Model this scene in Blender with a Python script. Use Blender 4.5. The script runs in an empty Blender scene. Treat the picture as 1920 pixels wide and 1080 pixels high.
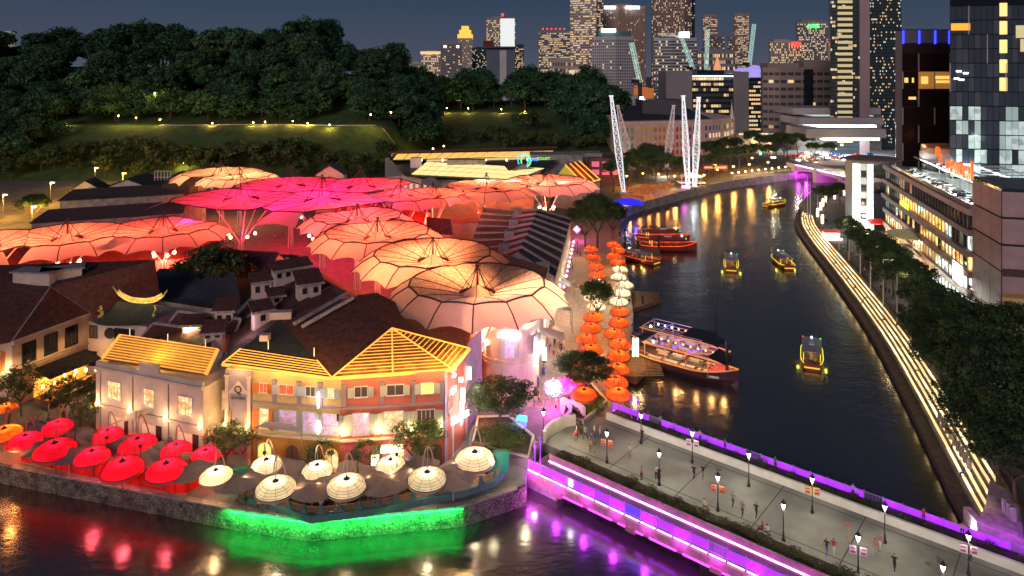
import bpy, bmesh, math, random
from mathutils import Vector as V, Matrix, Euler
R=random.Random(7); PI=math.pi
S=bpy.context.scene; COL=S.collection
# ---------------------------------------------------------------- camera, sky, exposure
EYE=50.0; FP=1333.33; YH=130.0
cd=bpy.data.cameras.new('camera'); cam=bpy.data.objects.new('camera',cd); COL.objects.link(cam)
cam.location=(0,0,EYE); cam.rotation_euler=(PI/2,0,0); cd.sensor_width=36; cd.lens=25.0
cd.shift_y=-(540-YH)/1920; cd.clip_start=1; cd.clip_end=12000; S.camera=cam
w=bpy.data.worlds.new('World'); S.world=w; w.use_nodes=True
nt=w.node_tree; nt.nodes.clear()
o_=nt.nodes.new('ShaderNodeOutputWorld'); ad=nt.nodes.new('ShaderNodeAddShader')
sk=nt.nodes.new('ShaderNodeTexSky'); sk.sky_type='NISHITA'; sk.sun_disc=False; sk.sun_elevation=math.radians(-4); sk.sun_rotation=math.radians(250)
b1=nt.nodes.new('ShaderNodeBackground'); b1.inputs[1].default_value=0.05
b2=nt.nodes.new('ShaderNodeBackground'); b2.inputs[1].default_value=1.0
tc=nt.nodes.new('ShaderNodeTexCoord'); sx=nt.nodes.new('ShaderNodeSeparateXYZ'); cr=nt.nodes.new('ShaderNodeValToRGB')
nt.links.new(tc.outputs['Generated'],sx.inputs[0]); nt.links.new(sx.outputs['Z'],cr.inputs[0])
e=cr.color_ramp.elements; e[0].position=0.0; e[0].color=(.078,.086,.125,1); e[1].position=1.0; e[1].color=(.012,.022,.052,1)
for p_,c_ in ((.035,(.058,.072,.112,1)),(.10,(.033,.057,.098,1)),(.3,(.024,.046,.084,1))):
    q=e.new(p_); q.color=c_
nt.links.new(sk.outputs[0],b1.inputs[0]); nt.links.new(cr.outputs[0],b2.inputs[0])
nt.links.new(b1.outputs[0],ad.inputs[0]); nt.links.new(b2.outputs[0],ad.inputs[1]); nt.links.new(ad.outputs[0],o_.inputs[0])
sd=bpy.data.lights.new('dusk_afterglow','SUN'); sd.energy=1.0; sd.angle=math.radians(25); sd.color=(1,.80,.78)
so=bpy.data.objects.new('dusk_sun',sd); COL.objects.link(so); so.rotation_euler=(math.radians(72),0,math.radians(-20))
S.view_settings.view_transform='Standard'; S.view_settings.look='None'; S.view_settings.exposure=0.0; S.view_settings.gamma=1
S.render.engine='CYCLES'; cy=S.cycles; cy.use_denoising=True; cy.max_bounces=5; cy.diffuse_bounces=2; cy.glossy_bounces=3
cy.transmission_bounces=3; cy.transparent_max_bounces=6; cy.sample_clamp_indirect=4; cy.caustics_reflective=False; cy.caustics_refractive=False
try: cy.denoising_use_gpu=False
except Exception: pass
# ---------------------------------------------------------------- helpers
def G(px,py,z=0.0):
    Y=FP*(EYE-z)/(py-YH); return V(((px-960)*Y/FP,Y,z))
def D(px,py,Y): return V(((px-960)*Y/FP,Y,EYE-(py-YH)*Y/FP))
MATS={}
def mat(k,c=(.5,.5,.5),r=.7,m=0,e=None,es=0,n=None,b=None,t=0,vor=None,wv=None):
    if k in MATS: return MATS[k]
    M_=bpy.data.materials.new(k); M_.use_nodes=True; N=M_.node_tree; P=N.nodes['Principled BSDF']; L=N.links.new
    P.inputs['Base Color'].default_value=(*c,1); P.inputs['Roughness'].default_value=r; P.inputs['Metallic'].default_value=m
    if e is not None: P.inputs['Emission Color'].default_value=(*e,1); P.inputs['Emission Strength'].default_value=es
    tcn=N.nodes.new('ShaderNodeTexCoord')
    if n:   # (scale, low factor, high factor)
        a=N.nodes.new('ShaderNodeTexNoise'); a.inputs['Scale'].default_value=n[0]; a.inputs['Detail'].default_value=6; L(tcn.outputs['Object'],a.inputs['Vector'])
        q=N.nodes.new('ShaderNodeValToRGB'); q.color_ramp.elements[0].position=.3; q.color_ramp.elements[1].position=.7
        q.color_ramp.elements[0].color=(*[x*n[1] for x in c],1); q.color_ramp.elements[1].color=(*[min(1,x*n[2]) for x in c],1)
        L(a.outputs['Fac'],q.inputs[0]); src=q.outputs[0]
        if vor:
            v_=N.nodes.new('ShaderNodeTexVoronoi'); v_.inputs['Scale'].default_value=vor; v_.feature='DISTANCE_TO_EDGE'; L(tcn.outputs['Object'],v_.inputs['Vector'])
            q2=N.nodes.new('ShaderNodeValToRGB'); q2.color_ramp.elements[0].color=(.25,.23,.21,1); q2.color_ramp.elements[1].position=.13; L(v_.outputs['Distance'],q2.inputs[0])
            mx=N.nodes.new('ShaderNodeMixRGB'); mx.blend_type='MULTIPLY'; mx.inputs[0].default_value=1; L(src,mx.inputs[1]); L(q2.outputs[0],mx.inputs[2]); src=mx.outputs[0]
        if t==0: L(src,P.inputs['Base Color'])
    if b:
        a=N.nodes.new('ShaderNodeTexNoise'); a.inputs['Scale'].default_value=b[0]; a.inputs['Detail'].default_value=5; L(tcn.outputs['Object'],a.inputs['Vector'])
        u=N.nodes.new('ShaderNodeBump'); u.inputs['Strength'].default_value=b[1]; u.inputs['Distance'].default_value=b[2] if len(b)>2 else .1
        L(a.outputs['Fac'],u.inputs['Height']); L(u.outputs[0],P.inputs['Normal'])
    if wv:  # tile rows: (direction vec, scale)
        a=N.nodes.new('ShaderNodeTexWave'); a.bands_direction=wv[0]; a.inputs['Scale'].default_value=wv[1]; a.inputs['Distortion'].default_value=.6; L(tcn.outputs['Object'],a.inputs['Vector'])
        u=N.nodes.new('ShaderNodeBump'); u.inputs['Strength'].default_value=.6; u.inputs['Distance'].default_value=.12
        L(a.outputs['Fac'],u.inputs['Height']); L(u.outputs[0],P.inputs['Normal'])
    if t>0:
        tr=N.nodes.new('ShaderNodeBsdfTranslucent'); tr.inputs[0].default_value=(*c,1); mxs=N.nodes.new('ShaderNodeMixShader'); mxs.inputs[0].default_value=t
        if n: L(src,P.inputs['Base Color']); L(src,tr.inputs[0])
        L(P.outputs[0],mxs.inputs[1]); L(tr.outputs[0],mxs.inputs[2]); L(mxs.outputs[0],N.nodes['Material Output'].inputs[0])
    MATS[k]=M_; return M_
def interior(k,c1,c2,s,sc=2.2):
    if k in MATS: return MATS[k]
    M_=em(k,c1,s); N=M_.node_tree; P=N.nodes['Principled BSDF']; L=N.links.new; tcn=N.nodes.new('ShaderNodeTexCoord'); oi=N.nodes.new('ShaderNodeObjectInfo')
    mu=N.nodes.new('ShaderNodeMath'); mu.operation='MULTIPLY'; mu.inputs[1].default_value=57.0; va=N.nodes.new('ShaderNodeVectorMath'); va.operation='ADD'
    vo=N.nodes.new('ShaderNodeTexVoronoi'); vo.distance='CHEBYCHEV'; vo.inputs['Scale'].default_value=sc; sp=N.nodes.new('ShaderNodeSeparateColor')
    L(oi.outputs['Random'],mu.inputs[0]); L(tcn.outputs['Object'],va.inputs[0]); L(mu.outputs[0],va.inputs[1]); L(va.outputs[0],vo.inputs['Vector']); L(vo.outputs['Color'],sp.inputs[0])
    r_=N.nodes.new('ShaderNodeValToRGB'); q=r_.color_ramp.elements; q[0].color=(c1[0]*.12,c1[1]*.1,c1[2]*.1,1); q[1].color=(*c2,1); q[1].position=.95; z_=q.new(.35); z_.color=(c1[0]*.5,c1[1]*.5,c1[2]*.5,1); z_=q.new(.7); z_.color=(*c1,1)
    L(sp.outputs[0],r_.inputs[0]); L(r_.outputs[0],P.inputs['Emission Color']); P.inputs['Roughness'].default_value=.15; return M_
def em(k,c,s): return mat(k,(.8*c[0]+.02,.8*c[1]+.02,.8*c[2]+.02),.5,0,c,s)
class MB:
    def __init__(s): s.v=[]; s.f=[]; s.m=[]
    def add(s,vs,fs,mi=0):
        k=len(s.v); s.v+= [tuple(x) for x in vs]; s.f+=[tuple(i+k for i in f) for f in fs]; s.m+=[mi]*len(fs); return s
    def para(s,o,a,b,c,mi=0):
        o=V(o);a=V(a);b=V(b);c=V(c)
        return s.add([o,o+a,o+a+b,o+b,o+c,o+a+c,o+a+b+c,o+b+c],[(0,3,2,1),(4,5,6,7),(0,1,5,4),(1,2,6,5),(2,3,7,6),(3,0,4,7)],mi)
    def box(s,c,d,rz=0,mi=0):
        ca,sa=math.cos(rz),math.sin(rz); a=V((ca*d[0],sa*d[0],0)); b=V((-sa*d[1],ca*d[1],0)); u=V((0,0,d[2]))
        return s.para(V(c)-a/2-b/2-u/2,a,b,u,mi)
    def tube(s,p,q,r0,r1=None,n=6,mi=0,cap=True):
        p=V(p);q=V(q); r1=r0 if r1 is None else r1; d=(q-p)
        if d.length<1e-6: return s
        z=d.normalized(); x=z.orthogonal().normalized(); y=z.cross(x)
        A=[p+(x*math.cos(2*PI*i/n)+y*math.sin(2*PI*i/n))*r0 for i in range(n)]
        B=[q+(x*math.cos(2*PI*i/n)+y*math.sin(2*PI*i/n))*r1 for i in range(n)]
        fs=[(i,(i+1)%n,n+(i+1)%n,n+i) for i in range(n)]
        if cap: fs+=[tuple(range(n-1,-1,-1)),tuple(range(n,2*n))]
        return s.add(A+B,fs,mi)
    def path(s,pts,r,n=6,mi=0):
        for i in range(len(pts)-1): s.tube(pts[i],pts[i+1],r if not callable(r) else r(i),r if not callable(r) else r(i+1),n,mi)
        return s
    def prism(s,poly,z0,z1,mi=0):
        n=len(poly); a=[(p[0],p[1],z0) for p in poly]; b=[(p[0],p[1],z1) for p in poly]
        ar=sum(poly[i][0]*poly[(i+1)%n][1]-poly[(i+1)%n][0]*poly[i][1] for i in range(n))
        t=tuple(range(n,2*n)); bt=tuple(range(n-1,-1,-1)); sd=[(i,(i+1)%n,n+(i+1)%n,n+i) for i in range(n)]
        if ar<0: t=t[::-1]; bt=bt[::-1]; sd=[f[::-1] for f in sd]
        return s.add(a+b,[t,bt]+sd,mi)
    def lathe(s,prof,c=(0,0,0),n=16,mi=0,cap=True):
        c=V(c); vs=[]; k=len(prof)
        for (r,z) in prof: vs+=[c+V((r*math.cos(2*PI*i/n),r*math.sin(2*PI*i/n),z)) for i in range(n)]
        fs=[(j*n+i,j*n+(i+1)%n,(j+1)*n+(i+1)%n,(j+1)*n+i) for j in range(k-1) for i in range(n)]
        if cap: fs+=[tuple(range(n-1,-1,-1)),tuple(range((k-1)*n,k*n))]
        return s.add(vs,fs,mi)
    def poly(s,pts,mi=0,th=0):
        n=len(pts)
        if not th: return s.add(pts,[tuple(range(n))],mi)
        p=[V(x) for x in pts]; nr=(p[1]-p[0]).cross(p[2]-p[0]).normalized()
        if nr.z<0: p=p[::-1]; nr=-nr
        q=[x-nr*th for x in p]
        return s.add(p+q,[tuple(range(n)),tuple(range(2*n-1,n-1,-1))]+[(i,n+i,n+(i+1)%n,(i+1)%n) for i in range(n)],mi)
    def xf(s,mx): s.v=[tuple(mx@V(x)) for x in s.v]; return s
    def mesh(s,name,mats,off=(0,0,0),smooth=False):
        me=bpy.data.meshes.new(name); o=V(off); me.from_pydata([tuple(V(x)-o) for x in s.v],[],s.f)
        if not isinstance(mats,(list,tuple)): mats=[mats]
        for m_ in mats: me.materials.append(m_)
        if len(mats)>1: me.polygons.foreach_set('material_index',s.m)
        if smooth: me.polygons.foreach_set('use_smooth',[True]*len(me.polygons))
        me.update(); return me
def tag(o,label=None,cat=None,group=None,kind=None):
    if label: o['label']=label
    if cat: o['category']=cat
    if group: o['group']=group
    if kind: o['kind']=kind
    return o
def T(name,label,cat,loc=(0,0,0),group=None,rz=0):
    o=bpy.data.objects.new(name,None); COL.objects.link(o); o.location=loc; o.rotation_euler=(0,0,rz); o.empty_display_size=.3
    return tag(o,label,cat,group)
def rl(o):
    while o.parent: o=o.parent
    return V(o.location)
def part(name,mb,mats,parent,label=None,kind=None,smooth=False):
    me=mb.mesh(name,mats,rl(parent),smooth); o=bpy.data.objects.new(name,me); COL.objects.link(o); o.parent=parent
    return tag(o,label,None,None,kind)
def piece(name,me,parent,loc,rz=0,sc=None,local=False,rot=None):
    o=bpy.data.objects.new(name,me); COL.objects.link(o); o.parent=parent
    o.location=V(loc) if local else V(loc)-rl(parent); o.rotation_euler=rot if rot else (0,0,rz)
    if sc: o.scale=sc
    return o
def single(name,mb,mats,label,cat,group=None,kind=None,loc=(0,0,0),smooth=False):
    me=mb.mesh(name,mats,loc,smooth); o=bpy.data.objects.new(name,me); COL.objects.link(o); o.location=loc
    return tag(o,label,cat,group,kind)
def struct(name,mb,mats,smooth=False):
    me=mb.mesh(name,mats,(0,0,0),smooth); o=bpy.data.objects.new(name,me); COL.objects.link(o); o['kind']='structure'; return o
def inst(name,me,loc,rz=0,sc=1,label=None,cat=None,group=None):
    o=bpy.data.objects.new(name,me); COL.objects.link(o); o.location=loc; o.rotation_euler=(0,0,rz)
    o.scale=(sc,)*3 if not isinstance(sc,(tuple,list)) else sc
    return tag(o,label,cat,group)
def cp(root,loc,rz=None,sc=None,label=None,group=None):
    r=root.copy(); COL.objects.link(r); r.location=loc
    if rz is not None: r.rotation_euler=(0,0,rz)
    if sc is not None: r.scale=(sc,)*3
    if label: r['label']=label
    if group: r['group']=group
    def rec(a,b):
        for ch in KIDS(a):
            c=ch.copy(); COL.objects.link(c); c.parent=b; rec(ch,c)
    rec(root,r); return r
_kc={}
def KIDS(o):
    if o.name not in _kc: _kc[o.name]=list(o.children)
    return _kc[o.name]
def light(loc,c,p,r=.25,kind='POINT',rot=None,size=60,blend=.6):
    d=bpy.data.lights.new('lamp_light',kind); d.energy=p; d.color=c; d.shadow_soft_size=r
    if kind=='SPOT': d.spot_size=math.radians(size); d.spot_blend=blend
    o=bpy.data.objects.new('lamp_light',d); COL.objects.link(o); o.location=loc
    if rot is not None: o.rotation_euler=rot
    return o
def aim(loc,to): return (V(to)-V(loc)).to_track_quat('-Z','Y').to_euler()
def text(body,size,m_,parent,loc,rot,ext=.05,name='lettering',align='CENTER'):
    c=bpy.data.curves.new('t','FONT'); c.body=body; c.size=size; c.extrude=ext; c.align_x=align; c.resolution_u=3
    t=bpy.data.objects.new('t',c); me=bpy.data.meshes.new_from_object(t); me.materials.clear(); me.materials.append(m_)
    bpy.data.objects.remove(t); bpy.data.curves.remove(c)
    return piece(name,me,parent,loc,rot=rot)
# ---------------------------------------------------------------- materials
m_water=mat('river_water',(.045,.038,.036),.21)
N=m_water.node_tree; P=N.nodes['Principled BSDF']; tcn=N.nodes.new('ShaderNodeTexCoord')
mp=N.nodes.new('ShaderNodeMapping'); mp.inputs['Scale'].default_value=(.55,1.0,1); N.links.new(tcn.outputs['Object'],mp.inputs[0])
a=N.nodes.new('ShaderNodeTexNoise'); a.inputs['Scale'].default_value=1.1; a.inputs['Detail'].default_value=3
a2=N.nodes.new('ShaderNodeTexNoise'); a2.inputs['Scale'].default_value=.16; a2.inputs['Detail'].default_value=3
mm=N.nodes.new('ShaderNodeMath'); mm.operation='MULTIPLY_ADD'; mm.inputs[1].default_value=2.0
u=N.nodes.new('ShaderNodeBump'); u.inputs['Strength'].default_value=.075; u.inputs['Distance'].default_value=.5
for z in (a,a2): N.links.new(mp.outputs[0],z.inputs['Vector'])
N.links.new(a2.outputs['Fac'],mm.inputs[0]); N.links.new(a.outputs['Fac'],mm.inputs[2]); N.links.new(mm.outputs[0],u.inputs['Height']); N.links.new(u.outputs[0],P.inputs['Normal'])
P.inputs['IOR'].default_value=2.2
m_pave=mat('paving',(.16,.15,.145),.8,n=(.5,.7,1.2),b=(6,.3))
m_prom=mat('promenade_stone',(.32,.25,.20),.75,n=(1.2,.7,1.15),b=(4,.3))
m_quay=mat('quay_stone',(.20,.17,.14),.9,n=(.9,.35,1.5),b=(2.5,.9,.3),vor=2.3)
m_conc=mat('weathered_concrete',(.34,.32,.30),.85,n=(.6,.55,1.15),b=(5,.3))
m_white=mat('white_paint',(.72,.70,.68),.6,n=(.8,.85,1.05))
m_cream=mat('cream_plaster',(.66,.58,.47),.75,n=(.7,.8,1.08),b=(3,.15))
m_villa=mat('pale_plaster',(.66,.51,.45),.75,n=(.7,.82,1.06),b=(3,.15))
m_yellow=mat('yellow_plaster',(.68,.47,.20),.75,n=(.6,.82,1.08),b=(3,.15))
m_orange=mat('ochre_plaster',(.66,.33,.05),.75,n=(.6,.82,1.08))
m_pink=mat('coral_plaster',(.64,.17,.12),.75,n=(.6,.82,1.08),b=(3,.15))
m_rose=mat('rose_plaster',(.62,.10,.13),.75,n=(.6,.82,1.08))
m_mauve=mat('mauve_trim',(.30,.24,.30),.7,n=(1,.85,1.1))
m_roof=mat('clay_tile_roof',(.13,.045,.035),.75,n=(1.4,.55,1.4),wv=('X',3.0))
m_roofdk=mat('dark_tile_roof',(.045,.05,.05),.75,n=(1.4,.6,1.3),wv=('X',3.0))
m_roofbl=mat('slate_roof',(.05,.05,.075),.7,n=(1.4,.6,1.3),wv=('Y',3.0))
m_cop=mat('parapet_coping',(.36,.30,.33),.8,n=(2,.6,1.2))
m_dk=mat('dark_metal',(.03,.03,.035),.45,.6)
m_blk=mat('matte_black',(.02,.02,.022),.6)
m_grey=mat('grey_steel',(.35,.35,.36),.4,.5)
m_glass=mat('dark_glass',(.02,.025,.035),.06)
m_wood=mat('timber_deck',(.22,.12,.06),.7,n=(2,.6,1.3),b=(8,.4))
m_leaf=mat('foliage',(.06,.105,.03),.6,n=(.35,.45,1.7),t=.25)
m_leaf2=mat('dark_foliage',(.032,.06,.022),.6,n=(.3,.45,1.7),t=.2)
m_leaf3=mat('light_foliage',(.09,.13,.03),.6,n=(.4,.5,1.6),t=.25)
m_bark=mat('bark',(.09,.065,.045),.9,n=(3,.6,1.3),b=(9,.6))
m_grass=mat('grass',(.05,.10,.025),.9,n=(.25,.6,1.4),b=(3,.8))
m_shut=mat('grey_green_shutter',(.42,.45,.42),.6)
m_shutb=mat('blue_grey_shutter',(.36,.40,.48),.6)
m_shuto=mat('orange_shutter',(.55,.16,.03),.6)
e_warm=em('warm_lamp',(1,.55,.2),14); e_wht=em('white_lamp',(1,.93,.8),14); e_gold=em('gold_led',(1,.52,.1),2.0); e_cool=em('cool_white_light',(.85,.93,1),5)
e_win=em('lit_window_warm',(1,.68,.32),.75); e_win2=em('lit_window_pale',(1,.85,.55),.6); e_win3=em('lit_window_dim',(1,.68,.38),.3); e_win4=em('lit_window_cool',(.75,.95,.9),.55)
e_mag=em('magenta_light',(1,.12,.9),9); e_pur=em('purple_led',(.52,.02,1),3.0); e_purw=em('violet_white_led',(.85,.45,1),7); e_red=em('red_light',(1,.03,.02),4); e_blue=em('blue_light',(.08,.1,1),4); e_grn=em('green_light',(.05,1,.15),4); e_orl=em('orange_sign',(1,.10,.008),1.25)
# ---------------------------------------------------------------- water, banks, hill
WZ=-2.4
mb=MB(); mb.add([(-500,30,WZ),(500,30,WZ),(500,420,WZ),(-500,420,WZ)],[(0,1,2,3)]); struct('river_water',mb,m_water)
NB=[G(-500,775),G(0,868),G(430,950),G(580,972),G(870,946),G(985,908),G(990,872),G(1010,840),G(1050,812),G(1140,778),G(1150,720),G(1178,650),G(1186,590),G(1178,530),G(1170,480),G(1160,432),G(1163,398),G(1200,384),G(1260,368),G(1330,349),G(1400,338),G(1495,326),V((180,352,0)),V((900,380,0))]
SB=[G(1560,353),G(1520,362),G(1497,384),G(1490,402),G(1499,428),G(1556,500),G(1636,610),G(1696,720),G(1756,840),G(1812,950),G(1835,975),G(1920,1012),V((66,70,0)),V((84,58,0))]
def edge(p): return [(q.x,q.y) for q in p]
north=edge(NB)+[(5000,380),(5000,4500),(-5000,4500),(-5000,edge(NB)[0][1]+60)]
mb=MB(); mb.prism(north,-5,0); struct('riverside_ground',mb,m_pave)
SI=[V(p) for p in SB]
def offs(pts,w_):
    out=[]
    for i in range(len(pts)):
        a=pts[max(0,i-1)];b=pts[min(len(pts)-1,i+1)]; d=(b-a).normalized(); out.append(pts[i]+V((-d.y,d.x,0))*w_)
    return out
SI=SI[:3]+offs(SB,6.0)[3:-3]+SB[-3:]
south=edge(SI)+[(5000,58),(5000,296),(200,296),(150,299)]
mb=MB(); mb.prism(south,-5,0); struct('south_bank_ground',mb,m_pave)
def ribbon(pts,w0,w1,z0,z1,mi=0,mb=None,closed=False):
    """strip along pts between signed offsets w0..w1 to the left of travel, box section z0..z1"""
    mb=mb or MB(); n=len(pts); nr=[]
    for i in range(n):
        a=V(pts[max(0,i-1)]);b=V(pts[min(n-1,i+1)]); d=(b-a); d.z=0; d.normalize(); nr.append(V((-d.y,d.x,0)))
    vs=[]
    for i in range(n):
        p=V(pts[i]); 
        for w_,z_ in ((w0,z0),(w1,z0),(w1,z1),(w0,z1)): q=p+nr[i]*w_; vs.append((q.x,q.y,p.z+z_))
    fs=[]
    for i in range(n-1):
        for k in range(4): fs.append((4*i+k,4*i+4+k,4*i+4+(k+1)%4,4*i+(k+1)%4))
    fs+=[(0,1,2,3),(4*n-1,4*n-2,4*n-3,4*n-4)]
    return mb.add(vs,[f[::-1] for f in fs],mi)
def flip0(pts): return [V((p.x,p.y,0)) for p in pts]
def resample(pts,step):
    out=[V(pts[0])]; acc=0
    for i in range(len(pts)-1):
        a=V(pts[i]);b=V(pts[i+1]); L_=(b-a).length; t=step-acc
        while t<=L_: out.append(a+(b-a)*(t/L_)); t+=step
        acc=(acc+L_)%step if L_>0 else acc
        acc=L_-(t-step)
    return out
def smooth(pts,it=2):
    for _ in range(it):
        o=[pts[0]]
        for i in range(len(pts)-1): o+= [pts[i]*.75+pts[i+1]*.25, pts[i]*.25+pts[i+1]*.75]
        o.append(pts[-1]); pts=o
    return pts
# quay walls proud of the ground blocks, with coping stones as pieces
qw=T('quay_wall','rough granite quay wall under the lily terrace at the front, green lit in the middle','quay wall',G(400,945))
fq=flip0(NB[:6]); part('wall_face',ribbon(fq,-.25,.35,-5,-.12),m_quay,qw)
cop=MB().box((0,0,0),(1.9,.75,.16)).mesh('coping_stone',m_conc)
rs=resample(fq,2.0)
for i in range(len(rs)-1):
    if rs[i].x<-64: continue
    d=rs[i+1]-rs[i]; piece('coping_stone',cop,qw,(rs[i]+rs[i+1])/2+V((0,0,-.04)),math.atan2(d.y,d.x))
qf=T('quay_wall','long curved pale quay wall along the far left bank up to the purple lit bridge','quay wall',G(1260,368))
ff=smooth(flip0(NB[15:22]),2); part('wall_face',ribbon(ff,-.3,.4,-5,.0),m_conc,qf)
part('parapet',ribbon(ff,-.1,.4,.003,.9),m_conc,qf)
rs=resample(ff,6.0); jt=MB().box((0,0,0),(.3,.5,3.4)).mesh('wall_pier',m_conc)
for i in range(len(rs)-1):
    d=rs[i+1]-rs[i]; piece('wall_pier',jt,qf,rs[i]+V((0,0,-.9))-V((-d.y,d.x,0)).normalized()*.2,math.atan2(d.y,d.x))
qm=T('quay_wall','low quay wall beside the orange lanterns where the boats moor','quay wall',G(1180,560))
part('wall_face',ribbon(flip0(NB[9:16]),-.2,.35,-5,.02),m_conc,qm)
# promenade sheets
pe=flip0(NB[9:18]); mb=ribbon(pe,.36,26,-.2,.006); struct('riverside_promenade',mb,m_prom)
# hill
def ss(t): t=max(0,min(1,t)); return t*t*(3-2*t)
def lerp(a,b,t): return a+(b-a)*t
def hill(x,y):
    if y<250: return -.5
    px=960+x/y*FP; k=ss((px-700)/120)
    yf=lerp(318,425,k); y1=lerp(375,520,k); y2=lerp(395,540,k); yc=lerp(490,600,k)
    zt=lerp(20,18,k); zc=lerp(52,23,k)
    zc*=1-.12*ss((px-560)/130)*(1-k); f=1-ss((px-1105)/70)
    if y<yf: z=-.5
    elif y<y1: z=zt*(y-yf)/(y1-yf)
    elif y<y2: z=zt+.5*(y-y1)/(y2-y1)
    elif y<yc: z=lerp(zt+.5,zc,ss((y-y2)/(yc-y2)))
    else: z=zc*(1-.9*ss((y-yc)/250))
    return z*f-.5*(1-f)
mb=MB(); nx,ny=110,60; vs=[]
for j in range(ny+1):
    y=300+ (j/ny)**1.3*600
    for i in range(nx+1):
        px=-260+i/nx*1480; x=(px-960)*y/FP; vs.append((x,y,hill(x,y)+R.uniform(-.25,.25)))
mb.add(vs,[(j*(nx+1)+i,j*(nx+1)+i+1,(j+1)*(nx+1)+i+1,(j+1)*(nx+1)+i) for j in range(ny) for i in range(nx)])
struct('hillside',mb,m_grass,True)
# hill path
pp=[]
for px in range(300,760,20):
    y=381+2*math.sin(px/60); x=(px-960)*y/FP; pp.append(V((x,y,hill(x,y))))
struct('hill_path',ribbon(pp,-1.2,1.2,-1,.35),m_conc)
# ---------------------------------------------------------------- trees
def leafcloud(rnd,n,rad,leaf,mi=0,mb=None,c=(0,0,0),flat=.6,shell=.55):
    mb=mb or MB(); c=V(c)
    vs=[];fs=[]
    for i in range(n):
        while 1:
            d=V((rnd.gauss(0,1),rnd.gauss(0,1),rnd.gauss(0,1)))
            if d.length>.01: break
        d.normalize(); r=rad*(shell+(1-shell)*rnd.random()**.6); p=c+V((d.x*r,d.y*r,d.z*r*flat))
        nrm=(d+V((rnd.gauss(0,.6),rnd.gauss(0,.6),rnd.gauss(0,.6)+.4))).normalized(); a=nrm.orthogonal().normalized(); b=nrm.cross(a); t=rnd.random()*6.28
        a,b=a*math.cos(t)+b*math.sin(t),b*math.cos(t)-a*math.sin(t); s=leaf*rnd.uniform(.6,1.3)
        k=len(vs); vs+=[p+a*s,p+b*s*.45,p-a*s,p-b*s*.45]; fs.append((k,k+1,k+2,k+3))
    return mb.add(vs,fs,mi)
def crown(seed,rad,h,nclump,nleaf,leaf,mats,clump=.32,flat=.75,kind_low=False):
    rnd=random.Random(seed); mb=MB()
    for i in range(nclump):
        th=rnd.random()*6.283; ph=math.acos(rnd.uniform(-.75 if kind_low else -.35,1)); rr=rad*rnd.uniform(.55,.95); 
        c=V((math.cos(th)*math.sin(ph)*rr,math.sin(th)*math.sin(ph)*rr,h+math.cos(ph)*rr*flat))
        cr_=rad*clump*rnd.uniform(.7,1.35); leafcloud(rnd,nleaf,cr_,leaf,rnd.choice((0,0,1)),mb,c,.6)
    return mb.mesh('crown',mats)
def trunkmesh(seed,h,rad,r0,nb=5,fork=.45):
    rnd=random.Random(seed); mb=MB(); f=V((rnd.uniform(-.3,.3),rnd.uniform(-.3,.3),h*fork)); mb.tube((0,0,-.6),f,r0,r0*.72,8)
    for i in range(nb):
        a=6.283*i/nb+rnd.uniform(-.4,.4); m_=f+V((math.cos(a)*rad*.35,math.sin(a)*rad*.35,h*.22)); e_=m_+V((math.cos(a+.3)*rad*.35,math.sin(a+.3)*rad*.35,h*.22))
        mb.tube(f,m_,r0*.5,r0*.32,6); mb.tube(m_,e_,r0*.32,r0*.12,5); e2=m_+V((math.cos(a-.8)*rad*.3,math.sin(a-.8)*rad*.3,h*.2)); mb.tube(m_,e2,r0*.25,r0*.1,5)
    return mb.mesh('trunk',m_bark)
CR={}; TR={}
m_leafh3=mat('wood_light_foliage',(.09,.17,.06),.6,n=(.3,.5,1.6),t=.25)
m_leafh=mat('wood_foliage',(.055,.15,.06),.6,n=(.3,.45,1.7),t=.25); m_leafh2=mat('wood_dark_foliage',(.03,.10,.045),.6,n=(.3,.45,1.7),t=.2)
for s in range(5):
    CR['hill',s]=crown(s,7.5,10.5,(80,60,95,70,85)[s],46,(.75,.6,.75,.9,.65)[s],([m_leafh,m_leafh2],[m_leafh3,m_leafh],[m_leafh2,m_leafh],[m_leafh,m_leafh3],[m_leafh2,m_leafh2])[s],(.3,.36,.26,.33,.3)[s],(.95,.8,1.0,.7,1.05)[s],True); TR['hill',s]=trunkmesh(s,15,7,.5)
for s in range(3):
    CR['shrub',s]=crown(30+s,3.4,3.2,20,40,.42,[m_leaf3,m_leaf]); TR['shrub',s]=trunkmesh(40+s,4.2,3,.16)
    CR['street',s]=crown(50+s,4.6,8.2,54,75,.30,[m_leaf,m_leaf2],.27,.6); TR['street',s]=trunkmesh(60+s,8.5,4.4,.26)
    CR['open',s]=crown(70+s,3.6,5.6,40,55,.17,[m_leaf,m_leaf3],.24,.7); TR['open',s]=trunkmesh(80+s,6.5,3.6,.16,7,.35)
    CR['near',s]=crown(90+s,3.6,6.8,70,150,.17,[m_leaf,m_leaf2],.27,.7); TR['near',s]=trunkmesh(95+s,7.2,3.4,.2,7,.4)
def tree(kind,s,loc,sc,label,group=None,name='tree',rz=None,cat='tree'):
    rz=R.random()*6.28 if rz is None else rz
    t=T(name,label,cat,loc,group,rz); t.scale=(sc,)*3 if not isinstance(sc,tuple) else sc
    a=bpy.data.objects.new('crown',CR[kind,s]); b=bpy.data.objects.new('trunk',TR[kind,s])
    for q in (a,b): COL.objects.link(q); q.parent=t
    return t
pts=[]
def farenough(x,y,d):
    return all((x-a)**2+(y-b)**2>d*d for a,b in pts)
tries=0; cnt=0
hl=['dense dark tree in the wood on the hill behind the canopies']
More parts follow.
